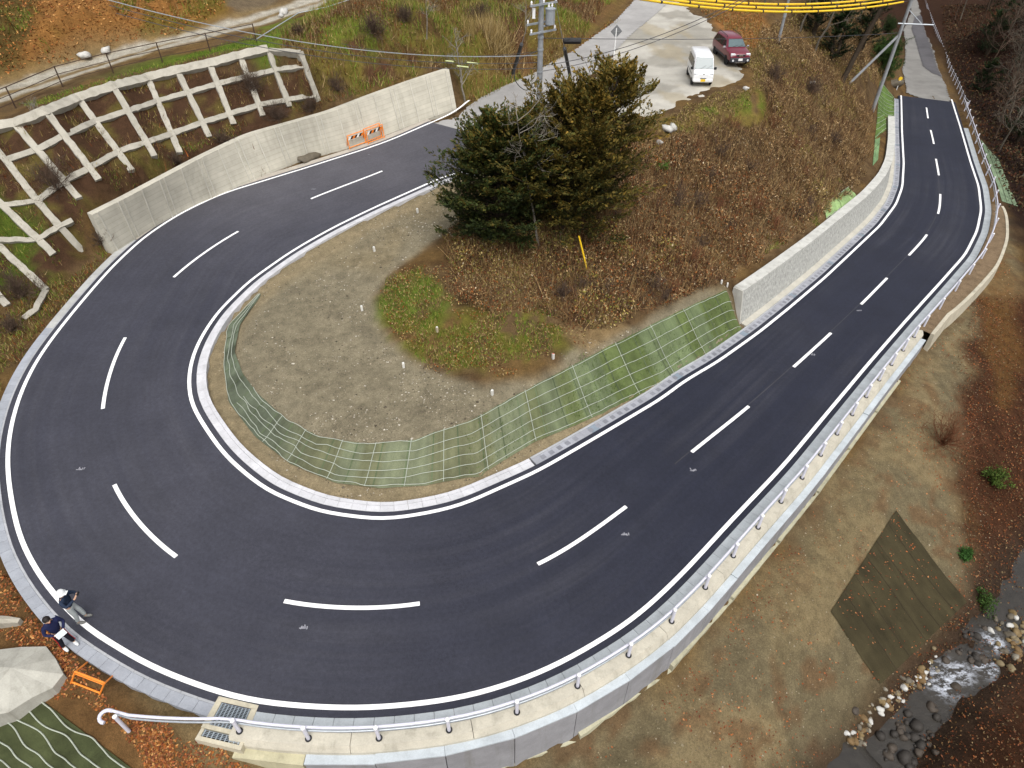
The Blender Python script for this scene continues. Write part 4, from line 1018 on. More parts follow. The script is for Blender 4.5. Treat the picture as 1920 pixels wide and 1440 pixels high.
def ncol(P, UV):
    n1 = vnoise(P[:, 0], P[:, 1], .35, 3, 41)[:, None]; k = sstep(-2, 6, P[:, 0])[:, None]
    c = srgb(114, 116, 88, .70) * (1 - k) + srgb(102, 116, 70, .70) * k
    k2 = sstep(-8, -11, P[:, 0])[:, None]; c = c * (1 - k2) + srgb(102, 110, 92, .66) * k2
    pan = _val[(np.floor(UV[:, 0] / 0.95).astype(int) * 7) & 4095][:, None]
    c = c * (0.88 + .24 * pan); pl = (pan > .72) * .4; c = c * (1 - pl) + srgb(122, 134, 112, .62) * pl
    return c * (0.75 + .5 * n1)
V_, o = patch("mat", (cr_, ft_), M['net'], ncol, na, .06, 170, 10)
ropes(V_, (.25, .6, .95), na); ropes(V_[34:], (.04, .42, .78), na)
ropes(V_, (.27, .31, .36, .40, .44, .48, .53, .60, .68, .76, .83, .9), na, "cross_rope", .014, False)
# panel seams as narrow overlaps
for q in range(4, 166, 5):
    sm = MB()
    P = V_[q]; d = V_[q + 1] - V_[q]; d = d / np.linalg.norm(d, axis=1)[:, None]
    for j in range(len(P) - 1):
        sm.add([rel(P[j] - d[j] * .03 + [0, 0, .025], na), rel(P[j] + d[j] * .03 + [0, 0, .025], na), rel(P[j + 1] + d[j] * .03 + [0, 0, .025], na), rel(P[j + 1] - d[j] * .03 + [0, 0, .025], na)], [(0, 1, 2, 3)], srgb(96, 108, 80) * (.6 + .5 * _val[q * 3]))
    sm.build("seam", M['net'], na)
def flat_mat(name, label, quad_px, colr, nropes=0, seams=0, cat="erosion mat", nu=40, nv=20, lift=.06, rope_along=True, rr=.02):
    Q = G(np.array(quad_px, float)); e = empty(name, tuple(Q.mean(0))); tag(e, label, cat)
    def cf(P, UV): return np.tile(colr, (len(P), 1)) * (0.72 + .56 * vnoise(P[:, 0], P[:, 1], .8, 3, 51)[:, None])
    V_, o = patch("mat", (Q[[0, 1]], Q[[3, 2]]), M['net'], cf, e, lift, nu, nv)
    if nropes: ropes(V_, np.linspace(.02, .98, nropes), e, "rope", rr, rope_along)
    for s_ in np.linspace(0, 1, seams + 2)[1:-1]:
        m_ = MB(); j = int(s_ * (nu - 1)); P = V_[j] + [0, 0, .02]; m_.tube(rel(P + np.array([0, 0, -.004]), e), .012, 4); m_.build("seam", M['darkbark'], e)
    return e, V_
flat_mat("erosion_mat", "dark brown geotextile sheet pegged on the stream bank", [(1680,958),(1557,1148),(1650,1284),(1812,1130)], srgb(62, 56, 38), 0, 5)
flat_mat("erosion_mat", "mossy green roped netting in the lower left corner", [(85,1318),(285,1470),(120,1700),(-150,1400)], srgb(72, 78, 50), 9, 0, rope_along=True, nu=40, nv=24, rr=.02)
flat_mat("erosion_mat", "tall green ribbed netting below the leaning utility pole", [(1650,152),(1676,182),(1676,252),(1640,262)], srgb(94, 118, 60), 12, 0, rope_along=True, rr=.016)
flat_mat("erosion_mat", "small torn pale green netting behind the rough faced wall", [(1541,388),(1590,352),(1606,372),(1549,412)], srgb(142, 168, 112), 2, 1)
flat_mat("erosion_mat", "narrow pale green netting strip beside the wall's far end", [(1640,262),(1650,258),(1646,300),(1636,312)], srgb(118, 148, 104), 0, 0)
flat_mat("erosion_mat", "faded grey green netting outside the right guard rail", [(1838,262),(1872,300),(1908,388),(1878,378)], srgb(122, 140, 112), 0, 2)

# ------------------------------------------------------------------ old paving: upper road, parking ground, lower road
def clip_sheet(name, poly, mat, colf, step=0.35, lift=0.05, kind='structure', melt=0.0):
    poly = np.asarray(poly)[:, :2]; lo, hi = poly.min(0), poly.max(0)
    xs = np.arange(lo[0] - step, hi[0] + step, step); ys = np.arange(lo[1] - step, hi[1] + step, step); X_, Y_ = np.meshgrid(xs, ys)
    ins = sdf(X_, Y_, poly) < step * .6
    q = ins[:-1, :-1] & ins[1:, :-1] & ins[:-1, 1:] & ins[1:, 1:]
    j, i = np.where(q); nx = len(xs); a = j * nx + i
    F = np.stack([a, a + 1, a + nx + 1, a + nx], 1); used = np.unique(F); mp = np.full(X_.size, -1); mp[used] = np.arange(len(used)); F = mp[F]
    x = X_.ravel()[used]; y = Y_.ravel()[used]
    dd_ = sdf(x, y, poly)
    for it in range(3):
        e = .02; gxd = (sdf(x + e, y, poly) - sdf(x - e, y, poly)) / (2 * e); gyd = (sdf(x, y + e, poly) - sdf(x, y - e, poly)) / (2 * e)
        dd_ = sdf(x, y, poly); mv_ = np.where(dd_ > -step * .4, dd_, 0); x = x - gxd * mv_; y = y - gyd * mv_
    P = np.stack([x, y, Hz(x, y) + lift - (melt * sstep(-1.1, -.1, sdf(x, y, poly) + (vnoise(x, y, 1.1, 4, 66) - .5) * 1.6) if melt else 0)], 1)
    o = mesh_np(name, P, F, mat, C=colf(P), smooth=True); tag(o, kind=kind); return o
def wob(P, a=.5, f=.6):
    P = dens(np.vstack([P, P[:1]]), .7)[:-1]; n1 = vnoise(P[:, 0], P[:, 1], f, 3, 61) - .5; n2 = vnoise(P[:, 0] + 40, P[:, 1], f, 3, 62) - .5
    P = P.copy(); P[:, 0] += n1 * a * 2; P[:, 1] += n2 * a * 2; return P
pk = G([(1120,120),(1050,185),(1130,222),(1205,222),(1240,228),(1290,196),(1335,178),(1408,152),(1412,132),(1378,98),(1372,70),(1330,35),(1262,-14),(1215,10),(1150,60)])
def pkc(P):
    n1 = vnoise(P[:, 0], P[:, 1], .30, 4, 71)[:, None]; n2 = vnoise(P[:, 0], P[:, 1], .9, 4, 72)[:, None]; n3 = vnoise(P[:, 0] + .3 * P[:, 1], P[:, 1] * .5, .5, 4, 73)[:, None]
    c = srgb(188, 184, 174) * (.86 + .28 * n2); k = sstep(.50, .62, n1) * .75; c = c * (1 - k) + srgb(144, 140, 130) * k
    k = sstep(.56, .66, n3) * .6; return c * (1 - k) + srgb(160, 148, 122) * k
clip_sheet("parking_area", wob(pk, .3), M['old'], pkc, .25, .06, melt=.16)
ur = np.vstack([G([(858,222),(880,200),(905,182),(940,165),(1000,139),(1080,94),(1150,44),(1200,-10)]), G([(1330,-40),(1262,-2),(1240,20),(1180,70),(1128,125),(1090,160),(1040,200),(985,262)]), np.vstack([B_[-1:] * 1.0, A_[-1:] * 1.0])])
def urc(P):
    n1 = vnoise(P[:, 0], P[:, 1], .4, 4, 75)[:, None]; return srgb(168, 166, 164) * (.82 + .36 * n1)
clip_sheet("old_road", wob(ur, .06, .8), M['old'], urc, .25, .09, melt=.0)
lr = np.vstack([LRL, LRR[::-1], [CL[0] + np.array([3.6, -2.2, 0])], [CL[0] + np.array([-3.2, 3.0, 0])]])
lrx = np.vstack([LRL, LRR[::-1]])
def lrc(P):
    n1 = vnoise(P[:, 0], P[:, 1], .3, 4, 76)[:, None]; return srgb(138, 136, 132) * (.82 + .34 * n1)
clip_sheet("old_road", wob(np.vstack([lrx, A_[:1] * 1.0, B_[:1] * 1.0]) if False else lrx, .15), M['old'], lrc, .4, .10)
dk = down([(1716,77),(1722,100),(1729,125),(1745,138),(1766,146),(1757,128),(1744,88),(1733,58),(1726,30),(1714,35),(1708,55)])
clip_sheet("road_patch", dk, M['old'], lambda P: np.tile(srgb(96, 94, 97), (len(P), 1)) * (.85 + .3 * vnoise(P[:, 0], P[:, 1], .5, 3, 77)[:, None]), .4, .14)
# ------------------------------------------------------------------ vegetation helpers
def poly_w(px): return G(dens(np.array(px, float), 40))[:, :2]
def scatter(polys, per_m2, seed, excl=(), edge=0.5):
    r = np.random.default_rng(seed); out = []
    for px in polys:
        P = poly_w(px); lo, hi = P.min(0) - .5, P.max(0) + .5; n_ = int(np.prod(hi - lo) * per_m2); n_ = min(n_, 900000)
        x = r.uniform(lo[0], hi[0], n_); y = r.uniform(lo[1], hi[1], n_)
        d = sdf(x, y, P) + (vnoise(x, y, .6, 3, seed) - .5) * edge * 3
        k = (d < 0)
        x, y = x[k], y[k]; k = sdf(x, y, KERBPOLY) > 0.06
        out.append(np.stack([x[k], y[k]], 1))
    return np.vstack(out)
def leaf_mesh(P, size, colr, r, tilt=0.6, asp=0.55):
    n_ = len(P); az = r.uniform(0, 2 * np.pi, n_); t1 = r.normal(0, tilt, n_); t2 = r.normal(0, tilt, n_)
    u = np.stack([np.cos(az) * np.cos(t1), np.sin(az) * np.cos(t1), np.sin(t1)], 1)
    v = np.stack([-np.sin(az) * np.cos(t2), np.cos(az) * np.cos(t2), np.sin(t2)], 1)
    L = size[:, None]; W_ = L * asp
    V = np.stack([P - u * L * .5, P + v * W_ * .5 + u * L * .05, P + u * L * .5, P - v * W_ * .5 + u * L * .05], 1).reshape(-1, 3)
    F = np.arange(n_ * 4).reshape(-1, 4); return V, F, np.repeat(colr, 4, 0)
def blade_mesh(P, h, w_, colr, r, lean=0.5):
    n_ = len(P); az = r.uniform(0, 2 * np.pi, n_); lz = np.abs(r.normal(0, lean, n_)); az2 = r.uniform(0, 2 * np.pi, n_)
    s_ = np.stack([np.cos(az), np.sin(az), 0 * az], 1) * (w_ / 2)[:, None]
    tip = P + np.stack([np.cos(az2) * np.sin(lz), np.sin(az2) * np.sin(lz), np.cos(lz)], 1) * h[:, None]
    V = np.stack([P - s_, P + s_, tip], 1).reshape(-1, 3); return V, np.arange(n_ * 3).reshape(-1, 3), np.repeat(colr, 3, 0)
def pick(r, n_, cols, var=.2):
    c = np.array(cols)[r.integers(0, len(cols), n_)]; return np.clip(c * r.uniform(1 - var, 1 + var, (n_, 1)), 0, 1)
def join(parts):
    V = []; F4 = []; F3 = []; Cc = []; n_ = 0
    for v, f, c in parts:
        V.append(v); Cc.append(c); (F4 if f.shape[1] == 4 else F3).append(f + n_); n_ += len(v)
    return np.vstack(V), [np.vstack(q) for q in (F4, F3) if q], np.vstack(Cc)
def stuff(name, label, cat, parts):
    V, F, Cc = join(parts); o = mesh_np(name, V, F, M['leaf'], C=Cc); tag(o, label, cat, kind='stuff'); return o
def gpts(xy, dz): return np.stack([xy[:, 0], xy[:, 1], Hz(xy[:, 0], xy[:, 1]) + dz], 1)
kL = 0.75
browns = [srgb(118, 92, 60, kL), srgb(148, 122, 86, kL), srgb(174, 148, 108, kL), srgb(92, 70, 48, kL), srgb(134, 104, 66, kL), srgb(110, 90, 62, kL)]
reds = [srgb(112, 62, 34, kL), srgb(132, 74, 38, kL), srgb(86, 52, 32, kL), srgb(150, 92, 46, kL)]
oranges = [srgb(176, 118, 62, kL), srgb(160, 98, 46, kL), srgb(140, 82, 40, kL), srgb(196, 146, 88, kL), srgb(120, 74, 42, kL)]
litr = [srgb(168, 98, 54, kL), srgb(140, 76, 42, kL), srgb(112, 60, 38, kL), srgb(186, 128, 84, kL), srgb(150, 92, 62, kL)]
greens = [srgb(102, 136, 38, kL), srgb(120, 146, 50, kL), srgb(82, 114, 34, kL), srgb(146, 150, 66, kL)]
straws = [srgb(160, 142, 84, kL), srgb(180, 160, 104, kL), srgb(138, 128, 62, kL), srgb(122, 110, 50, kL), srgb(108, 112, 44, kL)]
# dead brush of the inner hill
HILL = [(1225,262),(1330,240),(1440,235),(1436,170),(1500,120),(1590,150),(1632,212),(1630,260),(1610,345),(1540,395),(1470,450),(1372,525),(1250,575),(1100,625),(1020,600),(900,590),(850,540),(835,440),(900,380),(1000,330),(1120,262)]
r = np.random.default_rng(21)
xy = scatter([HILL, [(1425,60),(1500,25),(1640,30),(1655,140),(1590,150),(1500,120),(1436,168),(1425,120)]], 340, 21)
clump = vnoise(xy[:, 0], xy[:, 1], .55, 4, 81); den = sstep(.30, .62, clump)
xy = xy[r.random(len(xy)) < .68 + .32 * den]; clump = vnoise(xy[:, 0], xy[:, 1], .55, 4, 81); hgt = .05 + sstep(.38, .72, clump) * .75
cz = vnoise(xy[:, 0], xy[:, 1], .22, 3, 82); cl = pick(r, len(xy), browns, .3); c2 = pick(r, len(xy), reds, .3); south = sstep(46, 37, xy[:, 1])[:, None] * .35
k = (r.random((len(xy), 1)) < south); cl = np.where(k, c2, cl)
k = (r.random(len(xy)) < sstep(.55, .7, cz) * .5); cl[k] = pick(r, k.sum(), straws, .2)
k = r.random(len(xy)) < .03; cl[k] = srgb(190, 172, 142, kL)
lf = leaf_mesh(gpts(xy, r.random(len(xy)) ** .8 * hgt), r.uniform(.05, .17, len(xy)) , cl * (.92 + .55 * sstep(.30, .66, clump) * r.uniform(.7, 1.2, len(xy)))[:, None], r, .8)  # tall clumps painted lighter, hollows darker, as light would shade them
k = r.random(len(xy)) < .42; q = xy[k] + r.normal(0, .05, (k.sum(), 2))
bl = blade_mesh(gpts(q, 0), r.uniform(.25, .8, len(q)) * (.5 + hgt[k]), r.uniform(.015, .035, len(q)), pick(r, len(q), [srgb(112, 88, 62, kL), srgb(150, 124, 86, kL), srgb(184, 158, 110, kL), srgb(72, 54, 42, kL)], .25), r, .6)
xyb = scatter([HILL], 90, 39); kb = vnoise(xyb[:, 0], xyb[:, 1], .55, 4, 81) > .40; xyb = xyb[kb]; hb = sstep(.38, .72, vnoise(xyb[:, 0], xyb[:, 1], .55, 4, 81))
bl2 = blade_mesh(gpts(xyb, r.random(len(xyb)) * .5 * hb), r.uniform(.5, 1.3, len(xyb)), r.uniform(.018, .04, len(xyb)), pick(r, len(xyb), [srgb(150, 118, 80, kL), srgb(178, 150, 104, kL), srgb(120, 86, 56, kL), srgb(96, 66, 50, kL), srgb(84, 66, 56, kL)], .25), r, 1.1)
stuff("dry_brush", "thick brown dead brush covering the hill inside the bend", "dry brush", [lf, bl, bl2])
# green tufts on the hill
xy = scatter([[(1350,205),(1425,175),(1440,200),(1350,235)], [(1240,240),(1330,232),(1330,252),(1262,262)], [(1440,490),(1500,430),(1540,400),(1500,390),(1420,470)], [(720,520),(800,500),(845,560),(830,610),(760,625),(715,590)], [(730,610),(1040,590),(1060,650),(960,690),(840,690),(770,660)], [(1500,440),(1540,360),(1600,330),(1590,350),(1520,420)]], 240, 22)
k = vnoise(xy[:, 0], xy[:, 1], .9, 3, 83) > np.where(xy[:, 0] < 3, .34, .5); xy = xy[k]
g1 = blade_mesh(gpts(xy, 0), r.uniform(.08, .28, len(xy)), r.uniform(.02, .05, len(xy)), pick(r, len(xy), greens + straws[:2] + straws[3:], .25), r, .7)
stuff("grass", "short green and yellow grass patches on the hill inside the bend", "grass", [g1])
xy = scatter([[(720,600),(700,555),(780,490),(850,440),(1000,440),(1100,560),(1080,650),(960,700),(830,700),(760,665)]], 130, 23); k = vnoise(xy[:, 0], xy[:, 1], .8, 3, 84) > .46; xy = xy[k]
g2 = leaf_mesh(gpts(xy, r.random(len(xy)) * .18), r.uniform(.06, .13, len(xy)), pick(r, len(xy), reds + browns[:3] + straws[:2], .3), r, .7)
stuff("leaf_litter", "reddish brown leaf litter over the grassy mound under the trees", "leaf litter", [g2])
# upper left hillside litter
xy = scatter([[(-120,150),(0,146),(180,96),(330,62),(425,28),(440,-40),(-120,-40)]], 45, 24)
g3 = leaf_mesh(gpts(xy, r.random(len(xy)) * .06), r.uniform(.10, .24, len(xy)), pick(r, len(xy), oranges, .3), r, .45)
k = vnoise(xy[:, 0], xy[:, 1], .3, 3, 85) > .54; q = xy[k]; g3b = blade_mesh(gpts(q, 0), r.uniform(.2, .6, len(q)), r.uniform(.03, .06, len(q)), pick(r, len(q), greens + straws, .25), r, .7)
stuff("leaf_litter", "orange fallen leaves over the hillside above the dirt track", "leaf litter", [g3, g3b])
# slope between the track and the upper road
xy = scatter([[(525,70),(590,188),(700,168),(850,125),(885,195),(1000,135),(1090,72),(1175,-20),(650,-20)]], 75, 25)
cz = vnoise(xy[:, 0], xy[:, 1], .35, 3, 86); kk = cz[:, None]; cl = np.where(kk > .53, pick(r, len(xy), browns + reds[:1], .3), pick(r, len(xy), straws + greens[:2], .3))
g4 = blade_mesh(gpts(xy, 0), r.uniform(.25, .75, len(xy)), r.uniform(.03, .065, len(xy)), cl, r, .75)
xy2 = scatter([[(640,20),(560,80),(700,110),(860,120),(885,190),(1000,132),(1090,66),(1170,-20)]], 30, 26); k = vnoise(xy2[:, 0], xy2[:, 1], .35, 3, 86) > .5; xy2 = xy2[k]
g4b = leaf_mesh(gpts(xy2, r.random(len(xy2)) * .5), r.uniform(.08, .18, len(xy2)), pick(r, len(xy2), browns + reds, .3), r, .8)
stuff("dry_grass", "long yellow green grass and brown weeds on the slope above the wall", "dry grass", [g4, g4b])
# grass by the fence and in the lattice
xy = scatter([[(330,128),(400,108),(500,84),(600,70),(600,40),(480,62),(330,112)], [(60,205),(330,125),(330,112),(40,196)]], 90, 27)
g5 = blade_mesh(gpts(xy, 0), r.uniform(.08, .22, len(xy)), r.uniform(.02, .05, len(xy)), pick(r, len(xy), greens, .25), r, .7)
xy = scatter([[(-40,250),(100,215),(300,148),(500,100),(560,104),(590,185),(400,262),(250,330),(150,380),(190,470),(90,560),(-40,640)]], 75, 28)
cz = vnoise(xy[:, 0], xy[:, 1], .8, 3, 87); k = cz > .50; xy = xy[k]; lowp = (Hz(xy[:, 0], xy[:, 1]) < 5)[:, None]
cl = np.where(lowp & (r.random((len(xy), 1)) < .5), pick(r, len(xy), greens, .3), pick(r, len(xy), straws + browns + reds[:2], .3))
g6 = blade_mesh(gpts(xy, 0), r.uniform(.12, .45, len(xy)), r.uniform(.02, .05, len(xy)), cl, r, .8)
xy = scatter([[(-40,600),(90,560),(200,475),(225,490),(120,560),(40,660),(-10,740),(-60,760)], [(160,385),(300,318),(460,240),(620,192),(700,170),(690,160),(600,180),(450,225),(300,300),(150,372)]], 240, 29)
g7 = blade_mesh(gpts(xy, 0), r.uniform(.1, .35, len(xy)), r.uniform(.02, .05, len(xy)), pick(r, len(xy), straws + greens + browns + reds, .3), r, .8)
stuff("grass", "mixed green and dry grass along the fence and between the lattice beams", "grass", [g5, g6, g7])
xy = scatter([[(1125,232),(1210,226),(1240,230),(1290,198),(1335,180),(1412,154),(1440,175),(1340,245),(1240,262),(1120,262)], [(1408,152),(1414,132),(1380,98),(1374,70),(1332,35),(1300,5),(1420,0),(1450,80),(1440,160)], [(880,205),(905,188),(1000,143),(1080,98),(1150,48),(1165,38),(1140,40),(1070,92),(990,136),(880,192)]], 130, 36)
g7b = leaf_mesh(gpts(xy, r.random(len(xy)) * .08), r.uniform(.07, .16, len(xy)), np.where((xy[:, 1:2] > 60) & (r.random((len(xy), 1)) < .8), pick(r, len(xy), oranges, .3), pick(r, len(xy), browns + straws[:3], .3)), r, .6)
k = r.random(len(xy)) < .6; q = xy[k]; g7c = blade_mesh(gpts(q, 0), r.uniform(.1, .35, len(q)), r.uniform(.02, .05, len(q)), pick(r, len(q), straws + browns[:3], .3), r, .8)
stuff("dry_grass", "dry grass and orange leaves fringing the parking area and upper road", "dry grass", [g7b, g7c])
# tufts growing through the netting
xy = scatter([[(880,880),(1000,820),(1100,780),(1250,705),(1390,610),(1355,555),(1240,605),(1100,680),(1000,735),(900,800)], [(1040,775),(1075,735),(1115,740),(1120,775),(1075,795)]], 110, 37); k = vnoise(xy[:, 0], xy[:, 1], .7, 3, 92) > .45; xy = xy[k]
g7d = blade_mesh(gpts(xy, .05), r.uniform(.06, .2, len(xy)), r.uniform(.015, .035, len(xy)), pick(r, len(xy), [srgb(84, 112, 40, kL), srgb(104, 126, 56, kL), srgb(70, 94, 40, kL)], .25), r, .8)
stuff("grass", "young grass sprouting through the roped netting", "grass", [g7d])
xy = scatter([[(1680,962),(1806,1130),(1652,1278),(1562,1148)]], 14, 38); k = r.random(len(xy)) < .25 + .75 * (vnoise(xy[:, 0], xy[:, 1], .6, 3, 93) > .52); xy = xy[k]
stuff("leaf_litter", "rust coloured leaves lying on the dark brown sheet", "leaf litter", [leaf_mesh(gpts(xy, .10), r.uniform(.05, .12, len(xy)), pick(r, len(xy), litr, .3), r, .3)])
# litter and pebbles on the valley side and lower left
VAL = [(520,1500),(960,1450),(1300,1245),(1450,1060),(1600,865),(1770,610),(1870,430),(1915,560),(1850,740),(1820,860),(1850,1000),(1830,1140),(1660,1300),(1560,1480),(1000,1600)]
xy = scatter([VAL], 26, 30); cz = vnoise(xy[:, 0], xy[:, 1], .5, 4, 88); xy = xy[r.random(len(xy)) < .08 + sstep(.50, .66, cz) * .9]
g8 = leaf_mesh(gpts(xy, .02), r.uniform(.05, .12, len(xy)), pick(r, len(xy), litr, .3), r, .35)
xy = scatter([[(1810,560),(1780,850),(1800,1000),(1830,1130),(1660,1300),(1700,1440),(1980,1560),(2150,900),(1960,560)]], 75, 31)
wl = vnoise(xy[:, 0], xy[:, 1], .5, 3, 89)[:, None]; 
g9 = leaf_mesh(gpts(xy, r.random(len(xy)) * .15), r.uniform(.05, .13, len(xy)), pick(r, len(xy), [c * .62 for c in litr + reds + browns], .35) * (.5 + wl), r, .6)
stuff("leaf_litter", "scattered rust coloured leaves on the valley side above the stream", "leaf litter", [g8, g9])
xy = scatter([[(190,1300),(330,1370),(480,1410),(520,1500),(330,1500),(250,1400),(150,1320)], [(60,1110),(130,1190),(200,1280),(150,1290),(60,1230),(20,1180)], [(-60,1040),(10,1020),(60,1110),(40,1200),(-60,1210)], [(230,1330),(330,1395),(400,1470),(300,1470)], [(100,1225),(150,1262),(215,1300),(200,1330),(110,1310),(120,1265)]], 420, 32)
cz = vnoise(xy[:, 0], xy[:, 1], .9, 3, 90); xy = xy[r.random(len(xy)) < .45 + sstep(.36, .56, cz) * .55]
g10 = leaf_mesh(gpts(xy, r.random(len(xy)) * .05), r.uniform(.06, .13, len(xy)), pick(r, len(xy), litr + oranges, .3), r, .4)
stuff("leaf_litter", "drift of brown fallen leaves between the kerb and the lower left netting", "leaf litter", [g10])
def pebbles(xy, sz, cols, r, flat=.55):
    n_ = len(xy); P = gpts(xy, 0); o8 = np.array([(1, 0, 0), (0, 1, 0), (-1, 0, 0), (0, -1, 0), (0, 0, 1), (0, 0, -.6)], float); az = r.uniform(0, 6.28, n_); ca, sa = np.cos(az), np.sin(az)
    st_ = r.uniform(.6, 1.2, (n_, 3)); st_[:, 2] *= flat
    o_ = o8[None] * st_[:, None] * sz[:, None, None]; x = o_[..., 0] * ca[:, None] - o_[..., 1] * sa[:, None]; y = o_[..., 0] * sa[:, None] + o_[..., 1] * ca[:, None]
    V = np.stack([x, y, o_[..., 2]], 2) + P[:, None]; f = np.array([(0, 1, 4), (1, 2, 4), (2, 3, 4), (3, 0, 4), (1, 0, 5), (2, 1, 5), (3, 2, 5), (0, 3, 5)])
    F = (f[None] + (np.arange(n_) * 6)[:, None, None]).reshape(-1, 3); return V.reshape(-1, 3), F, np.repeat(pick(r, n_, cols, .25), 6, 0)
xy = scatter([ZONE['gravel']], 60, 33); cz = vnoise(xy[:, 0], xy[:, 1], .5, 3, 91); xy = xy[r.random(len(xy)) < .25 + .75 * sstep(.4, .6, cz)]
p1 = pebbles(xy, r.gamma(2, .009, len(xy)) + .010, [srgb(160, 148, 126, kL), srgb(110, 100, 84, kL), srgb(200, 192, 176, kL), srgb(84, 75, 62, kL)], r)
xy = scatter([VAL], 12, 34); p2 = pebbles(xy, r.gamma(2, .006, len(xy)) + .010, [srgb(150, 138, 112, kL), srgb(176, 164, 142, kL), srgb(120, 108, 88, kL)], r)
stuff("pebbles", "small loose stones on the bare graded soil", "pebbles", [p1, p2])

# ------------------------------------------------------------------ shrubs, trees
def branchset(base, n_st, h, spread, r, levels=2, r0=.02, kink=.18, up=1.0, droop=0.0):
    """list of (points, radii) for twiggy growth"""
    out = []
    def grow(p, d, L, rad, lev):
        n_ = 5; P = [p]; q = np.array(d, float)
        for i in range(n_):
            q = q + r.normal(0, kink, 3) + np.array([0, 0, .06 * up - droop * i / n_]); q /= np.linalg.norm(q); P.append(P[-1] + q * L / n_)
        P = np.array(P); out.append((P, np.linspace(rad, rad * .35, len(P))))
        if lev > 0:
            for k in range(r.integers(3, 6)):
                f = r.uniform(.25, 1); i = min(int(f * n_), n_ - 1); t = f * n_ - i; b = P[i] * (1 - t) + P[i + 1] * t
                dd = q * .6 + r.normal(0, .6, 3); dd[2] += .25 * up; dd /= np.linalg.norm(dd); grow(b, dd, L * r.uniform(.35, .6), rad * .55, lev - 1)
    for k in range(n_st):
        az = r.uniform(0, 6.28); t = abs(r.normal(0, spread)); d = np.array([math.cos(az) * math.sin(t), math.sin(az) * math.sin(t), math.cos(t)]); grow(np.array(base, float) + np.append(r.normal(0, .06, 2), 0), d, h * r.uniform(.6, 1), r0, levels)
    return out
def twig_obj(name, sets, mat, parent=None, n=3, off_=(0, 0, 0)):
    mb = MB()
    for P, rr in sets: mb.tube(P - np.array(off_), rr, n, cap=False)
    return mb.build(name, mat, parent)
M['twig'] = mat_plain("brown_twig", (0.085, 0.058, 0.042), 0.9, 0.1, 0, .3, 5)
M['redtwig'] = mat_plain("red_brown_twig", (0.145, 0.062, 0.032), 0.9, 0.1, 0, .3, 5)
M['palebark'] = mat_plain("pale_bark", (0.20, 0.18, 0.15), 0.9, 0.1, 0, .35, 7)
def bush(px, h, spread, n_st, label, mat='twig', r0=.018, levels=2, name="bare_shrub", cat="shrub", seed=1, group=None, leaves=None):
    r_ = np.random.default_rng(seed); b = G1(*px); e = empty(name, tuple(b)); tag(e, label, cat, group)
    if 'bramble' in label: n_st = int(n_st * 2.4)
    sets = branchset((0, 0, -.05), n_st, h, spread, r_, levels, r0)
    twig_obj("stems", sets, M[mat], e)
    if leaves:
        pts = np.vstack([P[2:] for P, _ in sets]); pts = np.repeat(pts, leaves[1], 0) + r_.normal(0, .08, (len(pts) * leaves[1], 3))
        v, f, c = leaf_mesh(pts, r_.uniform(.05, .13, len(pts)), pick(r_, len(pts), leaves[0], .3), r_, .9); mesh_np("foliage", v, f, M['leaf'], e, C=c)
    return e
bl_ = "tangle of dark bare brambles "
bush((472,172), 1.5, .9, 26, bl_ + "spilling from the lattice's lower right cells", seed=11)
bush((520,222), 1.2, 1.0, 24, bl_ + "hanging over the middle of the wall top", seed=12)
bush((105,352), 1.7, .9, 26, bl_ + "on the berm at the wall's near end", seed=13)
bush((40,556), 1.4, 1.0, 26, bl_ + "low on the lattice beside the left road edge", seed=14)
bush((585,205), .9, 1.15, 24, bl_ + "drooping over the wall top near the lattice's right end", seed=31)
bush((420,268), .8, 1.2, 22, bl_ + "on the wall top left of the hanging one", seed=32)
bush((330,305), .7, 1.2, 20, bl_ + "on the narrow berm between lattice foot and wall", seed=33)
bush((190,455), .9, 1.1, 22, bl_ + "beside the retaining wall's left end face", seed=34)
bush((25,620), .9, 1.2, 22, bl_ + "on the verge at the left edge of the frame", seed=35)
bush((900,40), 1.4, 1.0, 26, bl_ + "on the bank above the pale grass clumps", seed=36)
bush((760,40), 1.2, 1.0, 22, bl_ + "uphill of the bare grey sapling", seed=37)
bush((70,215), .9, .7, 9, "thin bare sapling sprouting from the lattice top beam", 'palebark', .02, seed=15)
bush((560,66), .9, 1.0, 22, "low dark thorn bush on the grass past the lattice", seed=16)
bush((700,62), 1.3, 1.0, 26, "wide dark bramble patch in the middle of the grass slope", seed=17)
bush((632,168), 1.0, 1.1, 18, "brown bramble overhanging the wall by the lattice end", seed=18)
bush((1765,832), 1.9, .75, 60, "fan of rust red bare stems on the valley side", 'redtwig', .016, 2, seed=19)
bush((1450,150), 1.2, .9, 20, "grey brown bramble thicket behind the red car", seed=20)
bush((1520,175), 1.3, .9, 22, "dark bramble thicket on the slope below the braced pole", seed=21)
bush((1560,270), 1.0, .9, 18, "dead bramble patch above the roped netting by the pole", seed=22)
bush((1652,122), 2.7, .95, 60, "dense glossy green shrub between the leaning pole and the old road", 'darkbark', .03, 2, "evergreen_shrub", "shrub", 23, None, ([srgb(52, 78, 30, .7), srgb(84, 108, 48, .7), srgb(36, 56, 24, .7)], 16))
bush((1662,62), 2.4, .8, 22, "dark green shrub on the left verge far up the old road", 'darkbark', .03, 2, "evergreen_shrub", "shrub", 24, None, ([srgb(40, 62, 26, .7), srgb(62, 84, 38, .7), srgb(30, 46, 20, .7)], 7))
bush((1808,1043), .38, .9, 14, "small vivid green plant beside the brown sheet's upper edge", 'twig', .01, 1, "green_plant", "plant", 25, None, ([srgb(56, 94, 40, .6), srgb(72, 112, 50, .6)], 8))
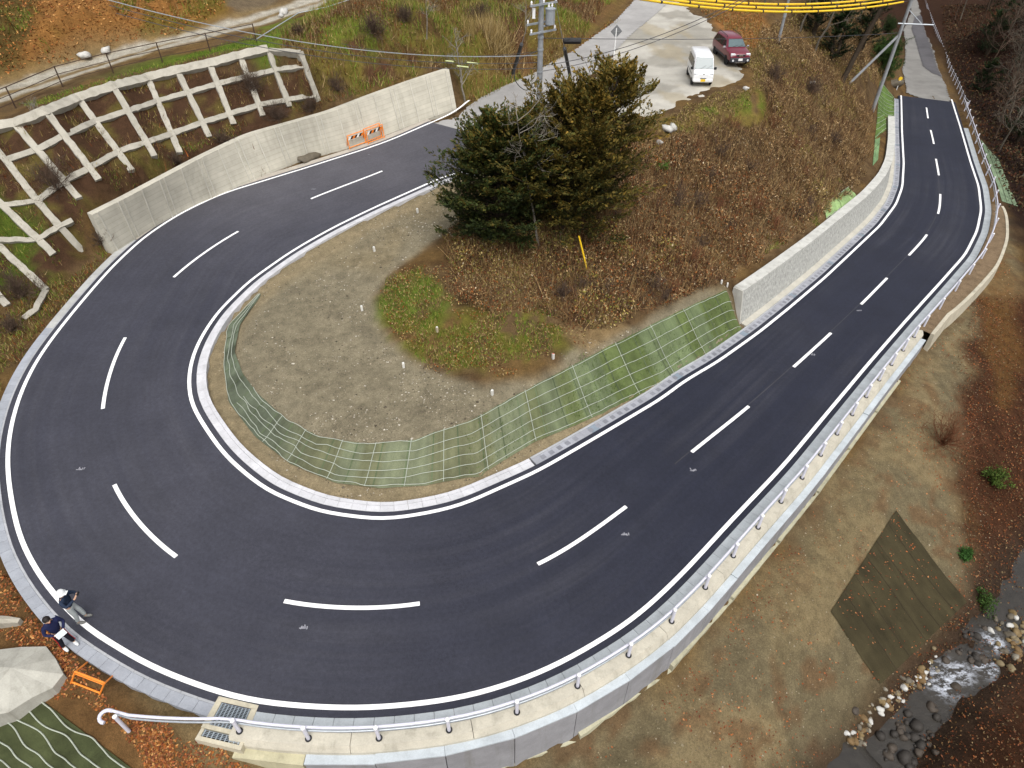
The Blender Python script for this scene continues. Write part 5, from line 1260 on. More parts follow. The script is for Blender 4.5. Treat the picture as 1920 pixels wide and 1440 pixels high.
bush((1862,905), .8, .9, 12, "light green leafy weed on the bank right of the red stems", 'twig', .012, 2, "green_plant", "plant", 26, None, ([srgb(74, 98, 38, .6), srgb(98, 118, 50, .6)], 2))
bush((1842,1130), .6, .9, 14, "small green weed between the brown sheet and the stream", 'twig', .01, 1, "green_plant", "plant", 27, None, ([srgb(60, 88, 38, .6), srgb(78, 104, 46, .6)], 4))
bush((1240,320), .5, .9, 10, "small bright green bush beside the golden tree", 'twig', .01, 1, "green_plant", "plant", 29, None, ([srgb(70, 110, 40, .7), srgb(96, 130, 54, .7)], 6))
hb_ = random.Random(77); nb = 0
hp_ = poly_w(HILL)
while nb < 34:
    x, y = hb_.uniform(1040, 1620), hb_.uniform(215, 570)
    q = G1(x, y)
    if not inpoly(np.array([q.x]), np.array([q.y]), hp_)[0]: continue
    bush((x, y), hb_.uniform(.7, 1.3), 1.1, 16, "bare brown bush standing in the dead brush of the inner hill", 'redtwig' if nb % 3 == 0 else 'twig', .02, 2, "bare_shrub", "shrub", 300 + nb, "bare bushes on the inner hill"); nb += 1
# pale pampas-like clump above the upper road
def clump(px, n_, h, label, cols, seed, name="grass_clump"):
    r_ = np.random.default_rng(seed); b = G1(*px); P = np.tile(np.array(b), (n_, 1)) + np.stack([r_.normal(0, .55, n_), r_.normal(0, .55, n_), np.zeros(n_)], 1)
    P[:, 2] = Hz(P[:, 0], P[:, 1]); v, f, c = blade_mesh(P, r_.uniform(.6, 1, n_) * h, r_.uniform(.03, .07, n_), pick(r_, n_, cols, .2), r_, .55)
    o = mesh_np(name, v, f, M['leaf'], C=c); tag(o, label, "grass"); return o
clump((935,88), 700, 2.0, "tall straw pale grass clump on the bank left of the transformer pole", [srgb(196, 172, 122, kL), srgb(176, 152, 100, kL), srgb(150, 126, 76, kL)], 41)
clump((890,62), 400, 1.5, "smaller straw pale grass clump uphill of the tall one", [srgb(186, 162, 108, kL), srgb(160, 138, 84, kL)], 42)
clump((1490,395), 240, .9, "straw coloured grass clump in the brush near the wall", [srgb(176, 152, 104, kL), srgb(150, 126, 84, kL)], 43)
for q, (px, s_) in enumerate([((295,420), 51), ((346,395), 52), ((390,372), 53), ((492,330), 54)]):
    o = clump(px, 90, .9, ["narrow dark dead weed at the wall foot, nearest the wall's left end", "rusty dead weed at the wall foot, second from the wall's left end", "bright rust orange dead weed at the wall foot", "dark dead weed at the wall foot left of the boulder"][q], [srgb(150, 84, 36, kL), srgb(176, 96, 40, kL)] if q == 2 else [srgb(92, 62, 38, kL), srgb(112, 76, 44, kL)], s_, "dead_weed"); o['category'] = "weed"; o['group'] = "dead weeds along the wall foot"
    c0 = np.array(G1(*px)); me = o.data; co = np.zeros(len(me.vertices) * 3); me.vertices.foreach_get("co", co); co = co.reshape(-1, 3); b3 = co.reshape(-1, 3, 3); ctr3 = b3[:, :2].mean(1, keepdims=True); sh_ = (c0 - ctr3) * .78; sh_[..., 2] = 0; b3 += sh_; me.vertices.foreach_set("co", b3.ravel().astype(np.float32)); me.update()

def conifer(name, label, base, H, prof, seed, cols, tipcols, lean=(0, 0), n_br=120, core=.55, leaders=4, twp=9, lpt=16):
    r_ = np.random.default_rng(seed); e = empty(name, tuple(base)); tag(e, label, "tree")
    trunk = []; 
    for k in range(leaders):
        az = k * 6.28 / leaders + r_.uniform(-.4, .4); sp_ = r_.uniform(.3, 1) * prof(.5) * .30
        P = np.array([[math.cos(az) * sp_ * t ** .9 + lean[0] * t, math.sin(az) * sp_ * t ** .9 + lean[1] * t, -.3 + (H * (1 if k == 0 else r_.uniform(.75, .97)) + .3) * t] for t in np.linspace(0, 1, 9)]); P[1:-1, :2] += r_.normal(0, .12, (7, 2))
        trunk.append((P, np.linspace(.20, .02, 9)))
    twig_obj("trunk", trunk, M['darkbark'], e, 6)
    br = []; LV = []; 
    for k in range(n_br):
        t = r_.uniform(.06, .98) ** .9; P, _ = trunk[r_.integers(0, leaders)]; b = np.array([np.interp(t, np.linspace(0, 1, 9), P[:, q]) for q in range(3)])
        az = r_.uniform(0, 6.28); L = prof(t) * r_.uniform(.55, 1.08); el = r_.uniform(-.05, .45) + t * .5
        d = np.array([math.cos(az) * math.cos(el), math.sin(az) * math.cos(el), math.sin(el)]); Q = [b]
        for i in range(5):
            d = d + np.array([0, 0, .05]) + r_.normal(0, .07, 3); d /= np.linalg.norm(d); Q.append(Q[-1] + d * L / 5)
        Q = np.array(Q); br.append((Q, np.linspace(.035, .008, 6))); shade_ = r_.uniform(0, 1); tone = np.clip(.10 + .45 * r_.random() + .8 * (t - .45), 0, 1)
        for w_ in range(twp):
            f = r_.uniform(.28, 1.0); i = min(int(f * 5), 4); u = f * 5 - i; p = Q[i] * (1 - u) + Q[i + 1] * u; tl = L * .30 * (1.15 - f * .6) + .2
            td = (Q[i + 1] - Q[i]); td /= np.linalg.norm(td); sd = np.cross(td, [0, 0, 1]); sd /= np.linalg.norm(sd) + 1e-9
            dd = td * r_.uniform(.5, 1) + sd * r_.choice([-1, 1]) * r_.uniform(.3, 1.0) + np.array([0, 0, r_.uniform(-.1, .35)]); dd /= np.linalg.norm(dd)
            tp = np.linspace(.1, 1, lpt); c = p + dd * tl * tp[:, None]; wd = tl * .24 * (1 - tp * .7); s2 = np.cross(dd, [0, 0, 1]); s2 /= np.linalg.norm(s2) + 1e-9
            c = c + s2 * (r_.uniform(-1, 1, lpt) * wd)[:, None] + np.array([0, 0, 1]) * r_.normal(0, .05, lpt)[:, None]
            LV.append((c, dd, np.full(lpt, tone), f * tp))
    twig_obj("branches", br, M['darkbark'], e, 4)
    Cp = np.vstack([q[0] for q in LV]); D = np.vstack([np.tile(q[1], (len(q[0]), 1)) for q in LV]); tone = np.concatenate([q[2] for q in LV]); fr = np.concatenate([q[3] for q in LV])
    n_ = len(Cp); D = D + r_.normal(0, .38, (n_, 3)); D /= np.linalg.norm(D, axis=1)[:, None]; S_ = np.cross(D, r_.normal(0, 1, (n_, 3)) * .5 + np.array([0, 0, 1])); S_ /= np.linalg.norm(S_, axis=1)[:, None]
    Ls = r_.uniform(.11, .25, n_)[:, None]; Ws = Ls * r_.uniform(.16, .28, (n_, 1))
    V = np.stack([Cp - D * Ls * .3, Cp + S_ * Ws, Cp + D * Ls * .7, Cp - S_ * Ws], 1).reshape(-1, 3)
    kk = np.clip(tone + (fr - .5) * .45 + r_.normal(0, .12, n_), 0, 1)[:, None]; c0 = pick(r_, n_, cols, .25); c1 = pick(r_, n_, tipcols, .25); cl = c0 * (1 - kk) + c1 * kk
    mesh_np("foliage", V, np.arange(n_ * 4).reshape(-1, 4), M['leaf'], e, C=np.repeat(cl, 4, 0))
    return e
gD = [srgb(44, 54, 26, .8), srgb(56, 66, 30, .8), srgb(36, 46, 24, .8)]
bD = G1(945, 445); bG = G1(1050, 425)
conifer("conifer", "broad dark green conifer, the lower left of the two big trees", bD, 6.3, lambda t: 3.65 * (1 - t ** 2.2) ** .6 * (.75 + .35 * min(1, t * 4)), 61, gD, [srgb(66, 76, 30, .8), srgb(96, 86, 34, .8), srgb(52, 66, 26, .8), srgb(112, 92, 36, .8)], (-.6, .2), 220, twp=13, lpt=22)
conifer("conifer", "tall golden brown tinged conifer, the upper right of the two big trees", bG, 7.9, lambda t: 5.3 * (1 - t ** 2.0) ** .65 * (.62 + .4 * min(1, t * 3)), 62, [srgb(58, 60, 26, .8), srgb(78, 70, 28, .8), srgb(46, 52, 24, .8)], [srgb(128, 104, 42, .8), srgb(110, 94, 38, .8), srgb(144, 114, 46, .8), srgb(88, 86, 36, .8)], (1.5, .3), 270, twp=13, lpt=22)
def bare_tree(px, h, label, seed, mat='palebark', r0=.09, levels=3, base=None, lean=(0, 0), kink=.16, group=None, spread=.12, name="bare_tree", n_st=1, fmin=.3):
    r_ = np.random.default_rng(seed); b = Vector(base) if base is not None else G1(*px); e = empty(name, tuple(b)); tag(e, label, "tree", group)
    P = np.array([[lean[0] * t + r_.normal(0, .05) * h * .2, lean[1] * t + r_.normal(0, .05) * h * .2, -.3 + h * t] for t in np.linspace(0, 1, 8)]); P[0, :2] = 0
    twig_obj("trunk", [(P, np.linspace(r0, r0 * .25, 8))], M[mat], e, 6); sets = []
    for k in range(int(9 + h)):
        f = r_.uniform(fmin, 1); b_ = np.array([np.interp(f, np.linspace(0, 1, 8), P[:, q]) for q in range(3)]); az = r_.uniform(0, 6.28); d = np.array([math.cos(az), math.sin(az), .7])
        s_ = branchset(b_, 1, h * .42 * (1.25 - f * .7), .0, r_, levels - 1, r0 * .38, kink)
        Rm = np.array(Vector((0, 0, 1)).rotation_difference(Vector(d)).to_matrix()); sets += [((q - b_) @ Rm.T + b_, rr) for q, rr in s_]
    twig_obj("branches", sets, M[mat], e, 3)
    return e
bare_tree((1012,464), 7.4, "slender grey bare tree standing in front of the two conifers", 71, 'palebark', .07, 3, None, (-1.3, -.2), fmin=.55)
bare_tree((872,190), 4.6, "pale bare tree at the upper road edge beside the wall's end", 72, 'palebark', .09, 3, None, (-.5, .2))
bare_tree((800,72), 3.6, "bare grey sapling with forked limbs in the slope's brown weeds", 73, 'palebark', .05, 3, None, (.3, 0), group=None)
bare_tree((985,62), 3.2, "thin leafless sapling left of the transformer pole", 74, 'palebark', .04, 3)
# forest: trees beyond the old road and the stream
fr_ = np.random.default_rng(90)
spots = [(1845,150,9),(1880,210,9),(1905,120,10),(1862,262,8),(1812,120,10),(1915,330,8),(1890,60,11),(1835,60,12),(1800,40,11),(1915,20,12),(1780,12,10),(1900,420,7),(1930,240,10),(1940,480,7)]
spots += [(int(fr_.uniform(1790, 1990)), int(fr_.uniform(-5, 330)), float(fr_.uniform(7, 11))) for _ in range(16)]
spots = [p_ for p_ in spots if p_[0] > 1775 + p_[1] * .32]
for q, (x, y, h) in enumerate(spots):
    bare_tree((x, y), h, "bare grey brown forest tree on the dark slope right of the old road", 100 + q, 'bark' if q % 3 else 'twig', .10, 3, None, tuple(fr_.normal(0, .8, 2)), .15, "bare forest trees right of the road")
tl = [(1570,75,8,"leaning bare trunk among the dark evergreens uphill of the braced pole",.9),(1500,58,7,"grey bare trunk on the leaf strewn slope right of the thin pole",.6),(1528,95,8,"pale thin trunk leaning right below the yellow cables",1.6),(1610,40,9,"bare tree at the top of the slope beside the pole's upper part",.5),(1430,18,7,"bare tree on the orange litter beyond the red car",.2),(1700,14,9,"bare tree where the old road meets the frame's top",.2)]
for q, (x, y, h, lb, ln) in enumerate(tl): bare_tree((x, y), h, lb, 130 + q, 'bark', .11, 3, None, (ln, .2))
def evergreen(px, H, W_, label, seed, group=None):
    e = conifer("evergreen_tree", label, G1(*px), H, lambda t: W_ * (1 - t ** 1.6) ** .7 * (.7 + .3 * min(1, t * 4)), seed, [srgb(22, 34, 16, .8), srgb(30, 44, 20, .8)], [srgb(42, 60, 28, .8), srgb(34, 52, 22, .8), srgb(54, 70, 32, .8)], (0, 0), 60, leaders=2, twp=8, lpt=12)
    if group: e['group'] = group
for q, (x, y, H, W_, lb) in enumerate([(1590,36,6,2.4,"dark evergreen tree on the slope left of the leaning utility pole"),(1548,22,7,2.4,"dark evergreen tree behind the pale thin trunk"),(1905,270,6,2.6,"dark evergreen tree among the bare trees, nearest the right guard rail"),(1838,172,4,2.0,"low dark evergreen beside the old cable guard rail"),(1925,90,9,3.4,"tall dark evergreen tree at the upper right corner"),(1640,-6,8,3.0,"tall dark evergreen tree behind the leaning utility pole"),(1885,-8,10,3.2,"dark evergreen tree at the frame's top, left of the corner one"),(1745,-16,9,3.0,"dark evergreen tree far beyond the end of the old road"),(1560,112,4,2.2,"low dark evergreen bush-like tree below the slim grey pole's slope"),(1612,96,5,2.4,"dark evergreen tree touching the pole's slanting brace"),(1525,66,5,2.2,"dark evergreen tree under the yellow cables' right half"),(1960,170,9,3.6,"big dark evergreen tree cut by the right edge of the frame"),(1935,330,7,3.0,"dark evergreen tree cut by the right edge, lowest of them"),(1850,20,10,3.8,"dark evergreen tree right of the old cable guard rail's far end"),(1893,185,8,3.6,"dark evergreen tree with low boughs amid the bare trees, uphill of the nearest one"),(1848,105,7,3.0,"dark evergreen tree beside the middle of the old cable guard rail"),(1908,50,10,4.0,"broad dark evergreen tree just left of the upper right corner")]):
    evergreen((x, y), H, W_, lb, 150 + q)
xy = scatter([[(1765,-10),(1775,110),(1835,240),(1885,370),(1990,560),(2200,500),(2200,-10)]], 16, 35)
k = np.hypot(xy[:, 0], xy[:, 1]) < 170; xy = xy[k]; 
fl = leaf_mesh(gpts(xy, r.random(len(xy)) * .4), r.uniform(.12, .38, len(xy)), pick(r, len(xy), [c * .34 for c in browns + reds] + [srgb(50, 60, 26, .4)], .35), r, .8)
stuff("forest_undergrowth", "dark brown undergrowth on the forest slope right of the old road", "undergrowth", [fl])
# ------------------------------------------------------------------ stream, stones, rocks
cl_ = STREAM.copy(); nw_ = normals(cl_)
L_, R_ = cl_.copy(), cl_.copy(); L_[:, :2] += nw_ * 1.5; R_[:, :2] -= nw_ * 1.5
def wcol(V, UV):
    p = V.reshape(-1, 3); f = at3([(1768,1262,-6.3),(1800,1262,-6.3),(1848,1252,-6.25),(1866,1205,-6.2),(1772,1285,-6.3)])
    d = np.min(np.hypot(p[:, None, 0] - f[None, :, 0], p[:, None, 1] - f[None, :, 1]), 1); k = 1 - sstep(.1, .75, d)
    return np.stack([k, k, k], 1)
t = NT("stream_water"); p = t.pos(); n = t.noise(p, 2.0, 4, .6); n2 = t.noise(t.mapping(p, (1.6, 2.6, 2)), 1.5, 6, .75)
fo = t.math('MULTIPLY', t.attr(), t.ramp(n2, [(.46, 0), (.62, 1)])); c = t.mix(fo, t.mix(n, (.014, .012, .010), (.050, .044, .036)), (.62, .66, .74)); t.bump(n2, .6, .05)
M['water'] = t.fin(c, .15, .5)
strip("stream", L_, R_, M['water'], wcol, 10, .0)
def rock_mesh(seed, sub=2, flat=.7, rough=.22):
    bm = bmesh.new(); bmesh.ops.create_icosphere(bm, subdivisions=sub, radius=1.0); r_ = np.random.default_rng(seed); ph_ = r_.uniform(0, 6, (4, 3)); fr = r_.normal(0, 1.1, (4, 3))
    for v in bm.verts:
        q = np.array(v.co); s_ = 1 + rough * sum(math.sin(fr[k] @ q * 1.6 + ph_[k, 0]) for k in range(4)) / 2; v.co = Vector(q * s_ * [1, .8, flat])
    me = bpy.data.meshes.new("stone"); bm.to_mesh(me); bm.free(); me.polygons.foreach_set("use_smooth", np.ones(len(me.polygons), bool)); return me
rkc = [srgb(150, 134, 102, .6), srgb(160, 152, 136, .6), srgb(132, 106, 70, .6), srgb(116, 107, 92, .6), srgb(140, 118, 80, .6), srgb(200, 198, 192, .75)]
RK = []
rkc2 = rkc * 3 + [srgb(74, 66, 58, .8), srgb(58, 54, 50, .8)]
for k in range(20):
    me = rock_mesh(200 + k, 2, .7, .3); a = me.color_attributes.new("Col", 'FLOAT_COLOR', 'POINT'); c = np.ones((len(me.vertices), 4), np.float32); c[:, :3] = rkc2[k]; a.data.foreach_set("color", c.ravel()); me.materials.append(M['stone']); RK.append(me)
def stone(px, size, label, group=None, k=None, name="river_stone", cat="stone", sink=.3):
    b = G1(*px); dws = np.hypot(STREAM[:, 0] - b.x, STREAM[:, 1] - b.y); b.z = max(b.z, STREAM[dws.argmin(), 2] - size * .15) if dws.min() < 1.6 else b.z; o = bpy.data.objects.new(name, RK[(k if k is not None else random.randrange(18))]); col.objects.link(o); o.location = (b.x, b.y, b.z + size * (.7 - sink) * .6); o.scale = (size, size, size); o.rotation_euler = (random.uniform(-.3, .3), random.uniform(-.3, .3), random.uniform(0, 6.28)); tag(o, label, cat, group); return o
sr_ = random.Random(44)
edge_l = [(1598,1402),(1610,1375),(1630,1352),(1652,1325),(1668,1305),(1690,1296),(1712,1282),(1732,1262),(1752,1246)]
for q in range(120):
    i = sr_.randrange(len(edge_l) - 1); f = sr_.random(); x = edge_l[i][0] * (1 - f) + edge_l[i + 1][0] * f; y = edge_l[i][1] * (1 - f) + edge_l[i + 1][1] * f
    stone((x + sr_.gauss(0, 9), y + sr_.gauss(0, 9)), sr_.uniform(.06, .06 + .15 * sr_.random()), "rounded yellowish stone on the near stream edge below the brown sheet", "stones on the near stream edge")
for q in range(55):
    stone((sr_.gauss(1900, 16), sr_.gauss(1200, 24)), sr_.uniform(.07, .22), "rounded pale stone in the pile at the right edge beside the rapids", "stones beside the rapids")
wets = [(int(sr_.gauss(1705, 30)), int(sr_.gauss(1390, 34)), sr_.uniform(.08, .24)) for _ in range(34)] + [(int(sr_.gauss(1835, 30)), int(sr_.gauss(1215, 26)), sr_.uniform(.07, .2)) for _ in range(18)]
for q, (x, y, s_) in enumerate(wets + [(1690,1385,.22),(1716,1365,.3),(1742,1330,.28),(1690,1425,.34),(1770,1240,.2),(1830,1196,.22),(1790,1290,.24),(1725,1400,.26),(1660,1420,.24),(1750,1350,.2),(1845,1240,.2),(1700,1340,.2)]):
    o = stone((x, y), s_, "dark wet boulder lying in the stream", "wet boulders in the stream", 18 + q % 2)
for x, y, s_, lb in [(160,109,.42,"larger white lump of rock on the dirt track's upper verge"),(200,98,.34,"smaller white rock on the dirt track verge, nearer the fence"),(533,26,.4,"pale boulder beside the far end of the dirt track"),(527,32,.25,"small white rock next to the pale boulder on the far track"),(1250,246,.38,"white rubble lump at the parking area's corner beside the golden tree"),(1262,242,.3,"smaller white rubble piece at the parking area's corner"),(1236,270,.25,"white stone just below the rubble by the golden tree"),(1522,157,.25,"pale stone in the dead brush below the braced pole"),(1398,168,.22,"white stone at the parking edge in front of the red car")]:
    stone((x, y), s_, lb, None, 5, "white_rock", "rock", .2)
bo = stone((581,300), .62, "flat grey boulder at the foot of the long retaining wall", None, 3, "boulder", "boulder", .3); bo.scale = (.8, .45, .42)

# faceted concrete block and slab at the lower left
def facet(name, label, cat, outer, inner, colr, crack=None):
    """outer / inner: sight lines with heights"""
    O = at3(outer); I = at3(inner); e = empty(name, tuple(O.mean(0))); tag(e, label, cat); V = np.vstack([O - [0, 0, .8], O, I]); n_ = len(O); m_ = len(I)
    F4 = []; F3 = []
    for k in range(n_): F4.append((k, (k + 1) % n_, n_ + (k + 1) % n_, n_ + k))
    mb = MB(); mb.add(rel(V[:2 * n_], e), F4, colr); c_ = I[0]
    for k in range(n_): mb.add(rel(np.array([O[k], O[(k + 1) % n_], c_]), e), [(0, 1, 2)], np.array(colr) * (0.95 + .08 * (k % 3)))
    mb.build("body", M['conc'], e)
    if crack:
        for cpx in crack:
            P = at3(cpx); P = dens(P, .25); m2 = MB(); m2.tube(rel(P, e), .016, 4); m2.build("crack", M['black'], e)
    return e
facet("concrete_block", "big cracked faceted grey concrete mass at the lower left edge", "concrete block", [(-120,1240,.5),(-20,1220,.62),(40,1213,.66),(86,1212,.62),(104,1235,.6),(119,1264,.55),(98,1290,.5),(60,1308,.45),(16,1336,.35),(-60,1350,.3),(-140,1330,.3)], [(20,1252,.95)], srgb(178, 176, 166))
crk = empty("tmp"); bpy.data.objects.remove(crk)
facet("concrete_slab", "thin broken concrete slab on the leaves above the cracked block", "concrete slab", [(-30,1152,.85),(14,1155,.8),(38,1159,.75),(33,1168,.7),(-30,1170,.8)], [(5,1161,.84)], srgb(170, 164, 150))

# ------------------------------------------------------------------ marker stakes, poles
for q, (x, y, lb) in enumerate([(783,399,"white stub marker nearest the dark conifer on the bare soil"),(702,471,"white stub marker left of the dark conifer's foot"),(679,582,"white stub marker at the tip of the bright green grass"),(757,689,"white stub marker on the lower left rim of the grassy mound"),(923,740,"white stub marker on bare soil below the grassy mound"),(1037,672,"white stub marker between the mound and the roped netting"),(1352,532,"left one of two white stubs by the rough faced wall's end"),(1363,537,"right one of two white stubs, touching the rough faced wall's end"),(820,622,"stone grey stub marker in the middle of the green grass")]):
    b = G1(x, y); e = empty("marker_stake", tuple(b), random.uniform(0, 1)); tag(e, lb, "marker stake", "survey stubs inside the bend"); mb = MB(); s_ = .72 if 6 <= q <= 7 else .85
    mb.box((0, 0, .12 * s_), (.13 * s_, .13 * s_, .42 * s_), None, srgb(222, 220, 212) if q != 8 else srgb(190, 176, 150)); mb.build("post", M['vc'], e, bevel=.012); mb = MB(); mb.box((0, 0, .335 * s_), (.09 * s_, .09 * s_, .02), None, srgb(200, 120, 110) if q == 5 else srgb(236, 236, 232)); mb.build("cap", M['vc'], e)
b = np.array(G1(1103,507)); m_ = MB(); m_.tube([[0, 0, -.3], [-.28, .1, .8], [-.62, .2, 1.95]], .045, 8); o = m_.build("marker_pole", M['yellow']); o.location = b; tag(o, "leaning yellow marker pole in the brush below the conifers", "marker pole")
b = G1(1681,168); e = empty("delineator_post", tuple(b)); tag(e, "small white post with round amber reflector at the new asphalt's far end", "road marker"); m_ = MB(); m_.lathe([(.05, -.2), (.05, 1.15), (0, 1.17)], n=8); m_.build("post", M['white'], e); m_ = MB(); m_.lathe([(.02, -.05), (.24, -.03), (.24, .03), (.02, .05)], (0, 0, 1.3), 14, 'y'); m_.build("reflector", M['yellow'], e)
b = G1(1676,160); o = bpy.data.objects.new("kerb_stone", RK[3]); col.objects.link(o); o.location = (b.x, b.y, b.z + .25); o.scale = (.9, .6, .7); tag(o, "square grey stone block beside the amber reflector post", "stone block")
b = G1(1149,128); e = empty("road_sign", tuple(b)); tag(e, "diamond road sign seen from its grey back on a white post", "road sign"); m_ = MB(); m_.lathe([(.04, -.2), (.04, 2.85), (0, 2.87)], n=8); m_.build("post", M['white'], e)
m_ = MB(); q = .46; d_ = np.array([.985, .17, 0]); c_ = np.array([0.02, .06, 2.62]); nv = np.array([-.17, .985, 0]) * .012
m_.hexa([c_ - nv + d_ * -q, c_ - nv + [0, 0, -q], c_ - nv + d_ * q, c_ - nv + [0, 0, q], c_ + nv + d_ * -q, c_ + nv + [0, 0, -q], c_ + nv + d_ * q, c_ + nv + [0, 0, q]], srgb(120, 122, 124)); m_.build("sign_board", M['vc'], e)
m_ = MB(); m_.box((0.01, .03, 2.62), (.5, .03, .05), None, srgb(140, 142, 144)); m_.build("bracket", M['vc'], e)

def wire(name, label, A, B, sag, rad=.018, mat='wire', cat="wire", group=None, n_=24):
    A, B = np.array(A, float), np.array(B, float); tt = np.linspace(0, 1, n_); P = A + (B - A) * tt[:, None]; P[:, 2] -= sag * 4 * tt * (1 - tt); m_ = MB(); m_.tube(P, rad, 5, cap=False); o = m_.build(name, M[mat]); tag(o, label, cat, group); return P
# transformer pole
PL = at([(1008,305)], [4.1])[0]; PL[2] = Hz(PL[0], PL[1]); z0 = PL[2]
up_ = empty("utility_pole", tuple(PL)); tag(up_, "concrete utility pole with transformer and cross arms behind the conifers", "utility pole")
m_ = MB(); m_.lathe([(.19, -.3), (.15, 8), (.13, 12.4), (0, 12.4)], n=12); m_.build("pole", M['pole'], up_)
ad = np.array([.8, .6, 0]); an = np.array([-.6, .8, 0])
def arm(z, L, off_, nm="cross_arm", sz=.09, cx=0.0):
    m_ = MB(); Mx = np.stack([ad, an, [0, 0, 1]], 1); m_.box(an * off_ + ad * cx + [0, 0, z], (L, sz, sz), Mx); o = m_.build(nm, M['steel'], up_); return o
for z, L, of in ((8.75, 1.9, -.2), (7.75, 1.8, .18), (7.35, 1.9, -.2)):
    o = arm(z, L, of)
    for q in (-.46, 0, .46) if z > 8 else (-.45, .45):
        m_ = MB(); m_.lathe([(.03, 0), (.06, .04), (.04, .08), (.06, .12), (.03, .2)], an * of + ad * q * L + [0, 0, z + .05], 8); m_.build("insulator", M['white'], o)
m_ = MB(); m_.lathe([(.05, -.42), (.27, -.4), (.27, .32), (.30, .34), (.30, .40), (.1, .46), (0, .46)], ad * .45 + an * -.25 + [0, 0, 8.1], 14); tr = m_.build("transformer", M['steel'], up_)
for q in (-.12, .12):
    m_ = MB(); m_.lathe([(.035, 0), (.06, .06), (.035, .12), (.05, .18), (0, .2)], ad * (.45 + q) + an * -.25 + [0, 0, 8.55], 8); m_.build("bushing", M['white'], tr)
m_ = MB(); m_.box(an * -.1 + ad * -.62 + [0, 0, 8.35], (.16, .14, .5)); m_.build("cutout", M['white'], up_)
m_ = MB(); m_.box(an * -.05 + ad * .25 + [0, 0, 7.6], (.7, .08, .08), np.stack([ad, an, [0, 0, 1]], 1)); m_.build("hanger", M['steel'], up_)
for z in (7.05, 6.4, 5.2): m_ = MB(); m_.lathe([(.165, z - .05), (.18, z - .05), (.18, z + .05), (.165, z + .05)], n=12); m_.build("pole_band", M['steel'], up_)
def PLh(h): return PL + [0, 0, h]
# guys with black sleeves
ga = np.array(G1(957,152)); a_ = PLh(9.6) + [-.15, 0, 0]
def sleeved(a_, ga, t0, t1, label):
    e = empty("guy_wire", tuple(ga)); tag(e, label, "guy wire"); m_ = MB(); m_.tube(rel(np.array([a_, ga]), e), .016, 5); m_.build("wire", M['steel'], e)
    m_ = MB(); m_.tube(rel(np.array([a_ + (ga - a_) * t0, a_ + (ga - a_) * t1]), e), .13, 8); m_.build("black_sleeve", M['black'], e)
sleeved(a_, ga, .52, .88, "guy wire with black sleeve slanting down left of the transformer pole")
gb = np.array(G1(1072,158)); sleeved(PLh(9.4) + [.6, .4, 0], gb, .55, .86, "wire with black sleeve slanting down right of the transformer pole")
# right-hand pole with arm and brace
PR = np.array(G1(1636,207)); pr = empty("utility_pole", tuple(PR)); tag(pr, "plain concrete utility pole with side arm beside the lower road", "utility pole")
m_ = MB(); m_.lathe([(.19, -.4), (.16, 7), (.13, 13), (0, 13)], n=12); m_.build("pole", M['pole'], pr)
ax = np.array([.93, -.05, -.0]); m_ = MB(); m_.tube([[-.5, 0, 8.0], [2.6, -.6, 8.0]], .06, 6); m_.build("side_arm", M['steel'], pr); m_ = MB(); m_.tube([[0, 0, 9.2], [1.6, -.4, 8.0]], .04, 6); m_.build("arm_brace", M['steel'], pr)
sb = np.array(G1(1591,154)); m_ = MB(); m_.tube(rel(np.array([sb - [0, 0, .3], PR + [-.1, 0, 6.9]]), pr), .12, 8); m_.build("strut", M['pole'], pr)
pb = np.array(G1(1459,80)); e = empty("utility_pole", tuple(pb)); tag(e, "slim grey pole at the edge of the leaf strewn slope behind the cars", "utility pole"); m_ = MB(); m_.lathe([(.13, -.3), (.09, 8.5), (0, 8.5)], n=10); m_.build("pole", M['pole'], e); m_ = MB(); m_.lathe([(.135, 2.0), (.14, 2.0), (.14, 2.5), (.135, 2.5)], n=10); m_.build("band", M['steel'], e)
lb_ = np.array(G1(1578,152)); e = empty("leaning_trunk", tuple(lb_)); tag(e, "thick dark leaning tree trunk left of the pole's brace", "tree")
m_ = MB(); m_.tube([[0, 0, -.4], [1.0, .6, 3.0], [2.3, 1.2, 6.5], [4.2, 2.0, 11.0]], [.26, .23, .19, .12], 8); m_.build("trunk", M['darkbark'], e)
r_ = np.random.default_rng(5); sets = []
for f in (.5, .62, .75, .85, .95): 
    b_ = np.array([4.2 * f, 2.0 * f, 11 * f]); sets += branchset(b_, 2, 2.4, .9, r_, 2, .04)
twig_obj("branches", sets, M['darkbark'], e)
# wires
def PRh(h): return PR + [0, 0, h]
wire("telephone_wire", "thin low telephone wire from the transformer pole to the roadside pole", PLh(7.0), PRh(7.2), .25, .02, group="wires at the transformer pole")
far = at([(1392,-2)], [13.5])[0]; wire("overhead_wire", "upper of two thin wires running off behind the cars", PLh(5.5), far, .5, .02, group="wires at the transformer pole"); far2 = at([(1415,-8)], [13.2])[0]; wire("overhead_wire", "lower of two thin wires running off behind the cars", PLh(5.2), far2, .6, .02, group="wires at the transformer pole")
fl_ = at([(196,-2)], [14.5])[0]; wire("overhead_wire", "pale wire crossing the grass slope to the upper left", PLh(6.1), fl_, .9, .022, 'steel', group="wires at the transformer pole")
fl2 = at([(205,10)], [14.0])[0]; wire("overhead_wire", "dark wire over the dirt track, upper of a close pair", PLh(5.7), fl2, .9, .018, group="wires at the transformer pole"); wire("overhead_wire", "dark wire over the dirt track, lower of a close pair", PLh(5.4), fl2 + [.2, 0, -.35], .9, .018, group="wires at the transformer pole")
